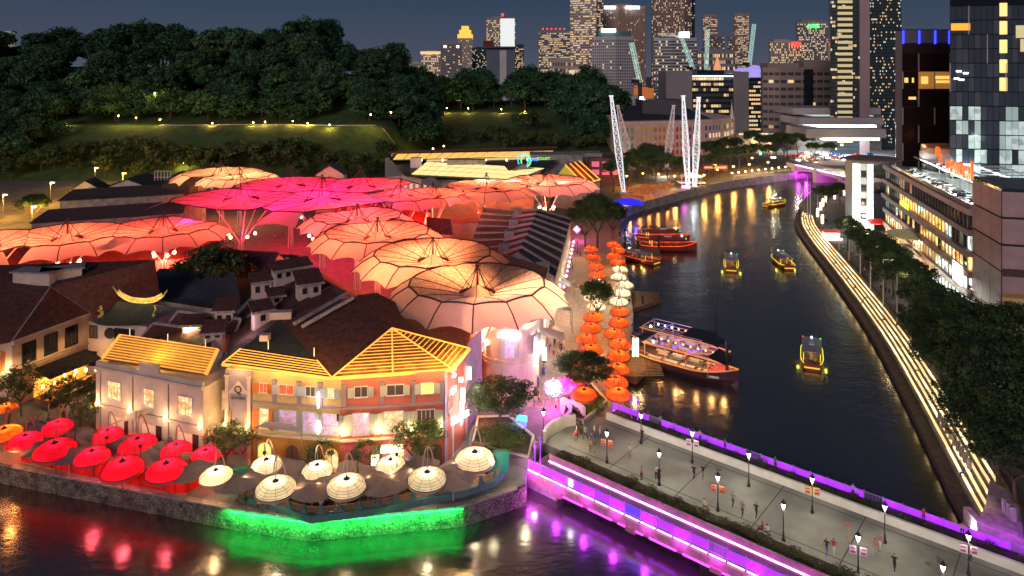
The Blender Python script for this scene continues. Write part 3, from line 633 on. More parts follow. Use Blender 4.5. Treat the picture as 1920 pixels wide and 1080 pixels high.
    for k in range(5):
        a=.5+2*PI*k/5; part('column',MB().path([cb+V((math.cos(a)*.8,math.sin(a)*.8,0)),cb+V((math.cos(a)*.5,math.sin(a)*.5,6.5)),cb+V((math.cos(a)*R1*.5,math.sin(a)*R1*.5,h-.6))],.13,5),col,t)
        if k in (0,2,3,4):
            q=cb+V((math.cos(a)*R1*.2,math.sin(a)*R1*.2,8.2)); part('lamp_globe',MB().lathe([(0.02,-.4),(.35,-.2),(.42,.1),(.2,.4),(.02,.45)],q,8),em('canopy_lamp_'+str(i//4),(1,.45+.1*(i<3),.25),12),t)
    sc=7.5 if i<4 else 8.5
    light((c.x,c.y,h-6.2),lc,pw_*sc*.62,.8,'SPOT',(PI,0,0),165,.8)
    light((c.x,c.y,h-7.0),(lc[0],lc[1]*.45,lc[2]*.5),pw_*4.0,.8)
    for k in range(3):
        a=PI/2+2*PI*k/3+.4; light((c.x+math.cos(a)*R1*.8,c.y+math.sin(a)*R1*.8,h-5.6),lc,pw_*sc*.30,.6,'SPOT',(PI,0,0),170,.8)
# ---------------------------------------------------------------- facade kit
def frame(a,b):
    a=V((a.x,a.y,0)); b=V((b.x,b.y,0)); d=(b-a); L_=d.length; d.normalize(); n=V((d.y,-d.x,0)); rz=math.atan2(d.y,d.x)
    return a,d,n,L_,rz
def wmesh(w_,h_,fr,gl,nv=2,nh=2,th=.1):
    f=MB(); f.box((0,-.05,h_/2+.04),(w_+.2,.12,.09)).box((0,-.05,-h_/2-.06),(w_+.3,.2,.12)).box((-w_/2-.05,-.05,0),(.1,.12,h_)).box((w_/2+.05,-.05,0),(.1,.12,h_))
    for i in range(1,nv): f.box((-w_/2+w_*i/nv,-.03,0),(.06,.06,h_-.02))
    for j in range(1,nh): f.box((0,-.035,-h_/2+h_*j/nh),(w_-.02,.05,.05))
    return f.mesh('frame',fr), MB().box((0,.03,0),(w_,.06,h_)).mesh('pane',gl)
def shutter(w_,h_,m_):
    s=MB().box((w_/2,0,0),(w_,.06,h_))
    n=int(h_/.16)
    for i in range(n): s.box((w_/2,-.045,-h_/2+.08+i*h_/n),(w_*.8,.04,.05))
    return s.mesh('shutter',m_)
WC={}
def window(par,fr,x,z,w_,h_,gl,frm=None,sh=None,open_=2.3,nv=2,nh=2,n_off=.02,sw=None,balus=False):
    a,d,n,L_,rz=fr; k=('w',w_,h_,gl.name,(frm or m_white).name,nv,nh)
    if k not in WC: WC[k]=wmesh(w_,h_,frm or m_white,gl,nv,nh)
    p=a+d*x+n*n_off+V((0,0,z)); o=piece('window',WC[k][0],par,p,rz); piece('pane',WC[k][1],o,(0,0,0),local=True)
    if sh:
        sw=sw or w_*.5; k2=('s',sw,h_,sh.name)
        if k2 not in WC: WC[k2]=shutter(sw,h_,sh)
        for sg in (-1,1):
            q=piece('shutter',WC[k2],o,(sg*(w_/2+.06),-.1,0),local=True); q.rotation_euler=(0,0,PI+open_*.12 if sg<0 else -open_*.12)
    if balus:
        b=MB().box((0,-.28,-h_/2+.95),(w_,.06,.06)); 
        for i in range(7): b.tube((-w_/2+.08+i*(w_-.16)/6,-.28,-h_/2),(-w_/2+.08+i*(w_-.16)/6,-.28,-h_/2+.93),.035,None,4)
        k3=('b',w_,h_); 
        if k3 not in WC: WC[k3]=b.mesh('balustrade',m_white)
        piece('balustrade',WC[k3],o,(0,0,0),local=True)
    return o
def sconce(par,fr,x,z,p=420,c=(1,.62,.25),n_off=.25,up=True):
    a,d,n,L_,rz=fr; q=a+d*x+n*n_off+V((0,0,z))
    part('wall_lamp',MB().lathe([(.02,-.3),(.13,-.2),(.16,.15),(.02,.3)],q,8),e_warm,par); light(q+n*.6+V((0,0,.3)),c,p*.20,.15); 
def arch(par,fr,x,w_,h_,gl,frm=None,z0=0):
    a,d,n,L_,rz=fr; pts=[(-w_/2,0),(w_/2,0)]+[(w_/2*math.cos(t*PI/8),h_-w_/2+w_/2*math.sin(t*PI/8)) for t in range(9)]
    o=a+d*x+V((0,0,z0)); 
    f=MB(); s=1.16; q=[(px_*s if abs(px_)>0 else 0,pz*1.0+(.12 if pz>0 else 0)) for px_,pz in pts]
    vs=[o+d*p_[0]+n*.10+V((0,0,p_[1])) for p_ in q]; f.add(vs+[v-n*.09 for v in vs],[tuple(range(len(vs)))]+[(i,len(vs)+i,len(vs)+(i+1)%len(vs),(i+1)%len(vs)) for i in range(len(vs))])
    e=part('archway',f,frm or m_cream,par)
    g=MB(); vs=[o+d*p_[0]+n*.14+V((0,0,p_[1]+.01)) for p_ in pts]; g.add(vs+[v-n*.1 for v in vs],[tuple(range(len(vs)))]+[(i,len(vs)+i,len(vs)+(i+1)%len(vs),(i+1)%len(vs)) for i in range(len(vs))])
    part('arch_glass',g,gl,e); part('mullion',MB().box(o+n*.17+V((0,0,h_/2)),(.07,.07,h_-.1),rz),m_dk,e)
def band(par,fr,z,h_,m_,th=.12,x0=0,x1=None,name='string_course'):
    a,d,n,L_,rz=fr; x1=L_ if x1 is None else x1; part(name,MB().para(a+d*x0+n*.01+V((0,0,z)),d*(x1-x0),n*th,V((0,0,h_))),m_,par)
def pil(par,fr,x,z0,z1,m_,w_=.5,th=.16):
    a,d,n,L_,rz=fr; part('pilaster',MB().para(a+d*(x-w_/2)+n*.012+V((0,0,z0)),d*w_,n*th,V((0,0,z1-z0))).para(a+d*(x-w_/2-.08)+n*.013+V((0,0,z1-.22)),d*(w_+.16),n*(th+.1),V((0,0,.22))),m_,par)
g_glow=interior('glowing_interior',(1,.55,.2),(1,.8,.5),1.3); g_dim=mat('dim_interior',(.07,.06,.06),.15,0,(1,.4,.2),.05); g_pur=interior('purple_interior',(.8,.5,.75),(.5,.4,1),.6,3); g_red=interior('red_interior',(1,.12,.05),(1,.5,.2),.8,3); g_dk=m_glass
g_yel=em('yellow_green_interior',(.95,.9,.2),.9); g_plm=interior('pale_room',(1,.65,.4),(1,.85,.6),.6,3)
def battens(par,A,B,C,D_,n,m_,r=.07,name='light_batten',off=.12,f0=0.03,f1=1):
    """rails from line A-B (eave) towards D-C (ridge)"""
    A,B,C,D_=map(V,(A,B,C,D_)); nr=(B-A).cross(D_-A).normalized(); nr=nr if nr.z>0 else -nr
    for i in range(n):
        u_=f0+(f1-f0)*i/max(1,n-1); p=A.lerp(D_,u_)+nr*off; q=B.lerp(C,u_)+nr*off
        if (p-q).length>.2: part(name,MB().tube(p,q,r,None,5),m_,par)
tilemesh={}
def rooftiles(par,pts,m_,rows=0,name='roof_slope',th=.18):
    return part(name,MB().poly(pts,0,th),m_,par)
e_led=em('gold_led_batten',(1,.40,.06),1.3); e_eave=em('gold_lit_eave',(1,.43,.07),1.0)
m_goldroof=mat('gold_lit_tiles',(.55,.34,.08),.6,n=(1,.7,1.2),wv=('X',3))  # gold of the batten light put into the tile colour
# ---------------------------------------------------------------- villa with gold roof
a=G(183,829);b=G(383,880); t=T('villa','pale two storey villa with three bays and a gold glowing flat pitched roof','building',(a+b)/2); VL=t
fr=frame(a,b); d=fr[1]; n=fr[2]; Lw=fr[3]; back=-n*12
p4=[a,b,b+back*.75,a+back]; ZP=11.2; part('wall',MB().prism(edge(p4),-.02,ZP-1.0),m_villa,t)
cell=Lw/3
band(t,fr,5.0,.35,m_villa,.25); band(t,fr,ZP-1.2,.4,m_villa,.5); band(t,fr,ZP-.8,.55,m_villa,.25); 
part('parapet_panel',MB().para(a+d*(Lw*.42)+n*.3+V((0,0,ZP-.8)),d*3.2,-n*.5,V((0,0,1.5))),m_villa,t)
for i in range(4): pil(t,fr,max(.3,min(Lw-.3,i*cell)),0,ZP-1.2,m_villa,.7,.2)
for i in range(3):
    window(t,fr,cell*(i+.5),7.4,2.3 if i!=1 else 1.7,2.3,g_glow,m_white,None,nv=4,nh=3)
for i in range(4): sconce(t,fr,max(.35,min(Lw-.35,i*cell)),5.4,900,n_off=.45)
door=em('lit_timber_hall',(1,.6,.4),.35)
for i,xx in enumerate((.6,1.5,2.5)):
    part('doorway',MB().para(a+d*(cell*xx-1.1)+n*.03,d*2.2,n*.04,V((0,0,4.0))),door,t); part('dark_doorway',MB().para(a+d*(cell*xx+1.25)+n*.03,d*.9,n*.05,V((0,0,4.1))),m_blk,t)
E1=G(192,672,10.5);E2=G(386,702,10.5);R2=G(408,655,12.6);R1_=G(226,628,12.6)
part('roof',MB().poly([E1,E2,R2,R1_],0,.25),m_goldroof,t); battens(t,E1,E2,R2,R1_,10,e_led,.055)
part('gable_edge',MB().tube(E1,R1_,.25,None,5),e_eave,t); part('gable_edge',MB().tube(E2,R2,.25,None,5),e_eave,t)
for k in (.1,.5,.88):
    p=R1_.lerp(R2,k); part('roof_rod',MB().tube(p,p+V((0,0,1.1)),.06),e_win2,t)
fr2=frame(b,b+back*.75); window(t,fr2,3.4,7.3,.9,2.4,g_glow,nv=2,nh=4); part('air_unit',MB().box(fr2[0]+fr2[1]*3+fr2[2]*.5+V((0,0,4.2)),(1.4,.7,1),fr2[4]),m_white,t)
light(E1.lerp(E2,.5)+V((0,-.0,2.2)),(1,.6,.12),500,.4)
# green glow wash between villa and corner building
light(b+back*.45+V((1.0,0,6.5)),(.85,.8,.05),1500,.3)
# floodlamps on poles, added as fill light for the two front facades
def fill_floods(par,fr,xs,z,p,c=(1,.60,.30)):
    a_,d_,n_,L_,rz_=fr
    for x in xs:
        q=a_+d_*x+n_*5.2+V((0,0,z)); part('fill_flood',MB().box(q,(.35,.25,.3),rz_),m_blk,par); part('fill_pole',MB().tube(V((q.x,q.y,0)),q-V((0,0,.16)),.05),m_dk,par)
        l=q-n_*.3+V((0,0,.1)); light(l,c,p,.2,'SPOT',aim(l,a_+d_*x+V((0,0,7.2))),120,.9)
fill_floods(VL,frame(a,b),(2.5,8,13.5),4.6,330,(1,.62,.34))
# sail shade
def sail(pts,label,sag=.5,m_=None):
    t=T('sail_shade',label,'sail shade',(V(pts[0]).x,V(pts[0]).y,0)); A,B,C,E=map(V,pts); mb=MB(); n_=6; vs=[]
    for i in range(n_+1):
        for j in range(n_+1):
            u_=i/n_;v_=j/n_; p=A.lerp(B,u_).lerp(E.lerp(C,u_),v_); p.z-=sag*math.sin(PI*u_)*math.sin(PI*v_); vs.append(p)
    mb.add(vs,[(i*(n_+1)+j,(i+1)*(n_+1)+j,(i+1)*(n_+1)+j+1,i*(n_+1)+j+1) for i in range(n_) for j in range(n_)]); part('fabric',mb,m_ or mat('sail_fabric',(.55,.48,.44),.8,t=.3),t,smooth=True)
    for p in (A,B): part('pole',MB().tube((p.x,p.y,0),p,.09,.07),m_grey,t)
    return t
sail([G(200,800,4.2),G(255,770,6.2),G(305,765,6.2),G(262,775,5.2)],'small cream sail shade in front of the villa')
sail([G(480,800,5.5),G(565,810,5.6),G(548,795,7.0),G(500,790,7.0)],'grey sail shade in front of the yellow facade',.3,mat('grey_sail',(.33,.30,.33),.8,t=.2))
# ---------------------------------------------------------------- corner building (yellow / coral)
A=G(424,866);B=G(640,886);C=G(833,873);Dd=G(868,830); EV=11.9
t=T('corner_building','three storey yellow and coral corner house with gold lit eaves','building',B); CB=t
bk=G(700,800); wy=MB().prism(edge([A,B,B+V((3,14,0)),A+V((3,14,0))]),-.02,EV); part('yellow_wall',wy,m_yellow,t)
wp=MB().prism(edge([B,C,Dd,Dd+V((2,22,0)),B+V((3,20,0))]),-.02,EV); part('coral_wall',wp,m_pink,t)
f1=frame(A,B); f2=frame(B,C); f3=frame(C,Dd)
def fbox(f,x0,x1,z0,z1,th,m_,nm='wall_panel'): part(nm,MB().para(f[0]+f[1]*x0+f[2]*.006+V((0,0,z0)),f[1]*(x1-x0),f[2]*th,V((0,0,z1-z0))),m_,t)
fbox(f1,0,f1[3],0,3.9,.07,m_orange,'ground_floor_panel'); fbox(f2,0,f2[3],0,3.9,.07,m_rose,'ground_floor_panel')
for f in (f1,f2): band(t,f,3.9,.25,m_cream,.35,name='ledge'); band(t,f,7.9,.22,m_mauve,.25)
# pedimented entrance bay
fbox(f1,0,3.6,0,EV-.1,.22,m_mauve,'entrance_bay'); a0_=f1[0]+f1[2]*.24
part('pediment',MB().poly([a0_+f1[1]*.3+V((0,0,8.9)),a0_+f1[1]*3.3+V((0,0,8.9)),a0_+f1[1]*1.8+V((0,0,10.6))]).poly([a0_+f1[1]*.5+f1[2]*.03+V((0,0,9.0)),a0_+f1[1]*3.1+f1[2]*.03+V((0,0,9.0)),a0_+f1[1]*1.8+f1[2]*.03+V((0,0,10.35))]),m_villa,t)
text('Q',1.3,m_dk,t,a0_+f1[1]*1.8+f1[2]*.08+V((0,0,9.05)),(PI/2,0,f1[4]),.03,'emblem'); text('QUAYSIDE',.42,m_dk,t,a0_+f1[1]*1.8+f1[2]*.05+V((0,0,8.25)),(PI/2,0,f1[4]),.02)
for xx in (.3,3.3): pil(t,f1,xx,0,EV-.6,m_villa,.45,.4)
arch(t,f1,1.8,1.7,3.0,g_glow,m_white,4.7)
for sg in (-1,1):
    k=('shm',); 
    if k not in WC: WC[k]=shutter(.8,2.2,m_shuto)
    q=piece('shutter',WC[k],t,a0_+f1[1]*(1.8+sg*.95)+f1[2]*.2+V((0,0,5.8)),f1[4]+(PI-.5 if sg<0 else .5))
bb=MB().box((0,0,.9),(3,.12,.12)).box((0,0,.05),(3,.5,.12))
for i in range(12): bb.tube((-1.4+i*.255,0,.1),(-1.4+i*.255,0,.85),.05,None,5)
piece('balcony',bb.mesh('balcony',m_villa),t,a0_+f1[1]*1.8+f1[2]*.5+V((0,0,4.15)),f1[4])
for xx in (.3,3.3): sconce(t,f1,xx,5.2,1100,n_off=.75)
# upper windows
for x,w_,gl,shm in ((5.1,.95,g_red,m_shuto),(8.2,1.9,g_red,m_shutb),(11.4,1.2,g_dim,m_shutb),(14.1,.8,g_glow,m_shutb)): window(t,f1,x,9.8,w_,1.15,gl,m_white,shm,sw=.85,nh=1)
for x,w_,gl,shm in ((5.2,1.2,g_glow,m_shuto),(8.4,2.2,g_pur,m_shutb),(11.3,1.7,g_pur,m_shut),(14.0,2.0,g_pur,m_shut)): window(t,f1,x,5.9,w_,2.5,gl,m_white,shm,sw=.8,nv=3,nh=2,balus=True,open_=3 if x<6 else 2)
for x in (6.6,9.9,12.7): pil(t,f1,x,8.15,EV-.9,m_mauve,.5)
for x in (.35,5.0,8.9,f2[3]-.3): pil(t,f2,x,8.15,EV-.9,m_mauve,.5)
for x,w_,gl in ((2.4,1.5,g_dim),(6.6,2.0,g_dim),(10.6,1.5,g_yel)): window(t,f2,x,9.9,w_,1.25,gl,m_white,m_shut,sw=.8,nh=1)
for x,w_,gl in ((2.4,1.9,g_pur),(6.4,2.3,g_plm),(10.4,2.1,g_dim)): window(t,f2,x,5.9,w_,2.6,gl,m_white,m_shut,sw=1.1,nv=4,nh=2,balus=True)
for x in (.15,4.55,8.6,12.3): sconce(t,f2,x,5.0,1300,n_off=.4); pil(t,f2,x,0,7.9,m_pink,.6,.1)
for x in (12.6,): 
    for z,h_ in ((9.0,2.0),(5.6,1.6)): part('light_tube',MB().box(f1[0]+f1[1]*x+f1[2]*.45+V((0,0,z)),(.18,.12,h_)),e_cool,t); light(f1[0]+f1[1]*x+f1[2]*.8+V((0,0,z)),(.9,.9,1),50,.2)
for x in (1.8,5.3,9.0,11.8,14.2): arch(t,f1,x,1.7,2.9,g_yel if x<6 else g_glow if x>13 else g_dim,m_cream if x<9 else m_orange)
for x in (1.7,4.2,6.8,9.4,11.6): arch(t,f2,x,1.7,2.9,g_glow if x in (6.8,) else g_dim,m_rose)
part('small_sign',MB().box(f1[0]+f1[1]*15.1+f1[2]*.3+V((0,0,6.9)),(.25,.15,.8),f1[4]),m_blk,t)
part('awning_light',MB().box(f2[0]+f2[1]*6.3+f2[2]*1.2+V((0,0,3.2)),(2.8,1.0,.5),f2[4]),em('bright_awning',(1,.8,.55),2.5),t); light(f2[0]+f2[1]*6.3+f2[2]*2+V((0,0,2.4)),(1,.75,.45),220,.4)
part('sign_box',MB().box(f2[0]+f2[1]*4.2+f2[2]*1.3+V((0,0,1.9)),(.9,.5,1.2),f2[4]),em('pale_sign',(1,.9,.6),3),t)
# side elevation with white signs
f3=frame(C,Dd+V((2,10,0))); part('side_wall_panel',MB().para(f3[0]+f3[2]*.01,f3[1]*f3[3],f3[2]*.08,V((0,0,EV-.1))),mat('lilac_plaster',(.40,.30,.42),.75,n=(.7,.8,1.1)),t)
for x in (2.5,): window(t,f3,x,7.2,2.6,2.0,g_dk,m_white,None,nv=4,n_off=.1)
for x in (2.3,5,8): part('pillar',MB().para(f3[0]+f3[1]*x+f3[2]*.1,f3[1]*.6,f3[2]*.2,V((0,0,4))),m_white,t)
text('Shiraz',1.5,em('white_neon',(1,.95,.9),7),t,f3[0]+f3[1]*3.6+f3[2]*.9+V((0,0,4.1)),(PI/2,0,f3[4]-.35),.08)
text('S',1.6,em('white_neon',(1,.95,.9),7),t,f3[0]+f3[1]*2.6+f3[2]*.4+V((0,0,10.1)),(PI/2,0,f3[4]-.5),.08,'emblem')
part('lit_sign',MB().box(f3[0]+f3[1]*2.2+f3[2]*.5+V((0,0,8.6)),(1.3,.3,.6),f3[4]),e_cool,t)
for k,(px,py,z) in enumerate(((868,742,7),(880,700,8),(866,765,6),(864,712,10))): q=G(px,py,z); part('light_sign',MB().box(q,(.5,.3,(1.9,1.6,1.5,.5)[k])),em('white_neon',(1,.95,.9),7),t); light(q+V((.9,-.9,-.8)),(1,.85,.8),200,.25)
fill_floods(t,f1,(3,8,13.5),4.6,280); fill_floods(t,f2,(2.5,7,11),4.6,250)
# roof
eA=G(417,683,11.8);eB=G(622,710,11.8);eC=G(848,694,11.8);eD=G(880,655,11.8); P1=G(735,617,15.3);P2=G(655,556,17.3);P3=G(525,597,15.0); eA2=G(470,632,13.0)
part('dark_roof_slope',MB().poly([eA,eB,P3],0,.2),m_roofdk,t); part('brown_roof_slope',MB().poly([eB,P1,P2,P3],0,.2),m_roof,t)
m_gr2=mat('amber_lit_tiles',(.30,.14,.05),.7,n=(1,.6,1.2),wv=('X',3)); part('hip_roof_slope',MB().poly([eB,eC,P1],0,.2),m_gr2,t); part('end_roof_slope',MB().poly([eC,eD,P1],0,.2),m_gr2,t)  # slopes under the battens: their light is put into the amber tile colour
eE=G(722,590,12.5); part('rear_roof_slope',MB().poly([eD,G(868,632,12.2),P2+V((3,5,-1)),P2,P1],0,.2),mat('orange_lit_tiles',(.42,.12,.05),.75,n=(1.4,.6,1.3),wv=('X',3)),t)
part('left_roof_slope',MB().poly([eA,P3,eA2],0,.2),m_roof,t)
LD=e_led
def clipb(A,B,apex,n_,f0,f1):  # rails in a triangle
    battens(t,A,B,apex,apex,n_,LD,.05,f0=f0,f1=f1)
clipb(eB,eC,P1,14,.02,.93); clipb(eC,eD,P1,16,.02,.93)
nA=eA.lerp(P3,.30);nB=eB.lerp(P3,.26); battens(t,eA,eB,nB,nA,7,LD,.05)
for a_,b_ in ((eB,P1),(eC,P1),(eD,P1),(eA,nA),(eB,nB),(eB.lerp(eC,.5),P1)): part('light_batten',MB().tube(a_+V((0,0,.15)),b_+V((0,0,.15)),.1,None,5),LD,t)
for a_,b_ in ((eA,eB),(eB,eC),(eC,eD)): part('lit_eave',MB().tube(a_+V((0,-.05,0)),b_+V((0,-.05,0)),.22,None,6),e_eave,t); [light(a_.lerp(b_,k_)+V((0,-2.6,.9)),(1,.6,.2),620,.6) for k_ in (.18,.5,.82)]
for q in (P3.lerp(P2,.04),): pass
part('white_parapet',MB().tube(G(551,607,15.3),G(652,549,17.7),.32,None,4).tube(G(566,612,15.2),G(662,558,17.6),.32,None,4),m_cop,t)
for px,py in ((503,655),(589,668)): q=G(px,py,13.4); part('roof_rod',MB().tube(q,q+V((0,0,1.1)),.06),e_win2,t)
q=G(527,590,15.6); part('gablet',MB().box(q,(3.0,1.2,1.0),.12),m_villa,t); q=G(497,632,14.2); part('roof_vent',MB().box(q,(1.2,1,.8)),m_villa,t)
for p_,q_,ap in ((eA,eB,P3),(eB,eC,P1),(eC,eD,P1)):
    for k_ in (.15,.4,.65,.88): light(p_.lerp(q_,k_).lerp(ap,.10)+V((0,-.2,.9)),(1,.5,.1),90,.2)
# ---------------------------------------------------------------- generic pieces: jack roofs
def jack(px,py,z,w_,d_,h_,label,rz=.5,m_=None,slope=.25,lit=False):
    q=G(px,py,z); t=T('roof_house',label,'roof structure',q,None,rz)
    def pl(nm,mb,mm_): me=mb.mesh(nm,mm_); return piece(nm,me,t,(0,0,0),local=True)
    pl('wall',MB().box((0,0,h_/2-1.2),(w_,d_,h_+2.4)),m_ or m_villa); 
    pl('roof',MB().add([(-w_/2-.4,-d_/2-.5,h_),(w_/2+.4,-d_/2-.5,h_),(w_/2+.4,d_/2+.5,h_+slope*d_*2),(-w_/2-.4,d_/2+.5,h_+slope*d_*2),(-w_/2-.4,-d_/2-.5,h_+.2),(w_/2+.4,-d_/2-.5,h_+.2),(w_/2+.4,d_/2+.5,h_+.2+slope*d_*2),(-w_/2-.4,d_/2+.5,h_+.2+slope*d_*2)],[(0,3,2,1),(4,5,6,7),(0,1,5,4),(1,2,6,5),(2,3,7,6),(3,0,4,7)]),m_roof)
    pl('fascia',MB().box((0,-d_/2-.53,h_+.06),(w_+.9,.08,.34)),m_cop)
    wb=MB()
    for i in range(max(1,int(w_/1.3))): wb.box((-w_/2+w_*(i+.5)/max(1,int(w_/1.3)),-d_/2-.02,h_*.5),(.7,.05,h_*.45))
    pl('louvre',wb,em('bright_niche',(1,.8,.35),6) if lit else m_dk)
    if lit: light(q+V((0,-1.2,1)),(1,.75,.3),260,.3)
# central shophouse roofs (behind the corner building)
t=T('shophouse_row','row of brown tiled shophouse roofs with a long white parapet behind the corner house','building',G(520,640)); 
r1=G(443,580,12);r2=G(540,488,16);r3=G(735,590,14);r4=G(652,549,17)
part('wall',MB().prism(edge([G(450,660),G(525,700),G(650,650),G(560,560)]),0,8),m_villa,t)
a1=G(440,600,10.5);b1_=G(525,597,14.9);c1=G(652,552,17.2);d1=G(540,488,16.6)
part('roof_slope',MB().poly([a1,b1_,c1,d1],0,.2),m_roof,t)
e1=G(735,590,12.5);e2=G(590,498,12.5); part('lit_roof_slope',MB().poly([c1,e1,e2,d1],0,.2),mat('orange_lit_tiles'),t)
part('left_roof_slope',MB().poly([G(417,683,11.6),a1+V((0,0,-.3)),b1_+V((0,0,-.2))],0,.2),m_roof,t)
part('verge_parapet',MB().tube(a1+V((0,0,.3)),d1+V((0,0,.3)),.38,None,4),m_cop,t); part('ridge_cap',MB().tube(d1,c1,.2,None,5),m_roof,t)
part('street_parapet',MB().tube(G(660,556,17.2),G(735,596,13.2),.3,None,4),m_cop,t)
for i in range(3):
    u_=.3+i*.25; part('party_wall',MB().tube(a1.lerp(b1_,u_)+V((0,0,.25)),d1.lerp(c1,u_)+V((0,0,.25)),.2,None,4),m_roof if i else m_cop,t)
jack(578,552,16.2,3.2,2.6,1.9,'square white roof house with a small crest nearest the long parapet',.5)
jack(545,520,16.4,5.6,1.8,1.6,'long white clerestory under the ridge of the shophouse row',.62)
jack(490,552,14.2,2.8,1.8,2.2,'white roof house with one louvred window, middle of the row',.5)
jack(517,568,14.6,1.9,1.4,1.2,'smallest white vent house left of the square one',.5)
jack(518,520,15.8,2.6,1.2,.8,'low white dormer high on the shophouse roof',.62)
jack(490,605,13.5,2.4,1.8,1.9,'pink lit chimney house at the foot of the shophouse row',.6)
jack(424,605,11.5,2.6,2.2,2.1,'white chimney house with a flat cap beside the courtyard tree',.1)
jack(402,632,11.0,2.6,2,.9,'low white vent house behind the gold villa roof',.15)
jack(362,625,10.6,2.6,1.6,1.5,'brightly lit roof niche glowing yellow behind the gold villa roof',.1,lit=True)
light(G(460,610,14),(.7,.5,.6),300,.5)
# low roofs behind villa
t=T('shophouse_row','two low brown tiled roofs with pale edges between the temple roof and the chimneys','building',G(340,640))
part('wall',MB().prism(edge([G(270,690),G(430,720),G(430,640),G(320,620)]),0,6.5),m_villa,t)
for pts_ in (((265,632,10),(395,660,10),(408,622,11.5),(290,606,11.5)),((313,610,10.5),(440,628,10.5),(452,598,12.5),(335,583,12.5))):
    q=[G(*p) for p in pts_]; part('roof_slope',MB().poly(q,0,.2),m_roof,t); [part('verge_coping',MB().tube(q[a_],q[b_],.26,None,4),m_cop,t) for a_,b_ in ((0,3),(3,2),(1,2))]
# purple red roof and slate roof
def gable(label,er,rr,z0,z1,wall,roof,name='roofed_hall',extra=None):
    a_,b_=[G(x,y,z0) for x,y in er]; c_,d_=[G(x,y,z1) for x,y in rr]; t=T(name,label,'building',(a_+b_)/2-V((0,0,z0)))
    ba=c_*2-b_; # back eave mirrored
    e0=V((c_.x*2-b_.x,c_.y*2-b_.y,z0)); e1=V((d_.x*2-a_.x,d_.y*2-a_.y,z0))
    part('wall',MB().prism(edge([a_,b_,e0,e1]),-.02,z0-.25),wall,t)
    part('front_roof_slope',MB().poly([a_,b_,c_,d_],0,.22),roof,t); part('rear_roof_slope',MB().poly([d_,c_,e0,e1],0,.22),roof,t)
    part('gable_wall',MB().poly([b_,e0,c_-V((0,0,.3))],0).poly([a_,e1,d_-V((0,0,.3))],0),wall,t)
    part('ridge_cap',MB().tube(d_,c_,.22,None,5),m_roof,t); part('verge_coping',MB().tube(b_,c_,.22,None,4),extra or roof,t); part('verge_coping',MB().tube(a_,d_,.22,None,4),extra or roof,t)
    return t,a_,b_,c_,d_
m_purp=mat('plum_tile_roof',(.13,.03,.07),.75,n=(1.4,.6,1.3),wv=('X',3))
gable('plum coloured gable roof left of the magenta lit street opening',((372,512),(498,520)),((522,474),(396,468)),9.5,13,m_cream,m_purp)
t,a_,b_,c_,d_=gable('dark slate roofed hall between the red canopy and the courtyard tree',((262,556),(452,585)),((440,512),(300,505)),8.5,12,m_cream,m_roofbl)
gable('brown hipped gap roof right behind the plum roof',((500,500),(545,505)),((560,480),(520,478)),9,11,m_cream,m_roof)
# left white building with big hip roof
c0=G(22,765);c1_=G(166,700); t=T('building','white house with a huge dark hipped roof at the left edge','building',c0)
f=frame(c0,c1_); fl=frame(G(-60,765+18),c0)
part('wall',MB().prism(edge([c0,c1_,c1_+V((-3,22,0)),G(-60,783)+V((-3,30,0)),G(-60,783)]),-.02,9.9),m_villa,t)
for x in (2.6,6.1,9.6,13): 
    if x<f[3]-1: window(t,f,x,7.3,2.0,3.0,g_dk,m_dk,None,nv=3,nh=3)
band(t,f,9.3,.5,m_villa,.5); band(t,f,4.9,.3,m_villa,.2); window(t,fl,fl[3]-2.0,7.2,1.2,2.8,g_glow,m_dk,m_shuto,nv=2,nh=3)
sconce(t,fl,fl[3]-.6,5.8,1100); sconce(t,fl,fl[3]-3.4,5.8,900)
u0=G(22,640,10);u1=G(170,586,10);u2=G(95,537,15);u3=G(290,487,17.0);u4=G(-80,500,17.0);u5=G(-80,660,10); u6=G(300,560,10)
part('front_roof_slope',MB().poly([u5,u0,u2,u4],0,.2),m_roof,t); part('side_roof_slope',MB().poly([u0,u1,u2],0,.2),m_roof,t); part('long_roof_slope',MB().poly([u1,u6,u3,u2],0,.2),m_roof,t); part('top_roof_slope',MB().poly([u2,u3,u4],0,.2),m_roof,t)
part('hip_cap',MB().tube(u0,u2,.13,None,5).tube(u1,u2,.13,None,5),m_cop,t); part('lit_gutter',MB().tube(u0+V((0,-.1,-.1)),u1+V((0,-.1,-.1)),.14,None,4),m_white,t)
q=G(88,520,15.5); 
t=T('clerestory','white glazed clerestory boxes on the big dark roof below the left canopy','roof structure',G(85,520,15))
for px,py,w_,rz in ((70,520,6.5,-.12),(118,515,5.5,.5)):
    q=G(px,py,16); part('louvred_wall',MB().box(q,(w_,2.6,1.8),rz),m_villa,t); part('flat_roof',MB().box(q+V((0,0,1.1)),(w_+.8,3.2,.25),rz),m_cop,t)
q=G(122,500,16.8); part('flat_roof',MB().box(q,(9,3,.3),.06),m_roofdk,t)
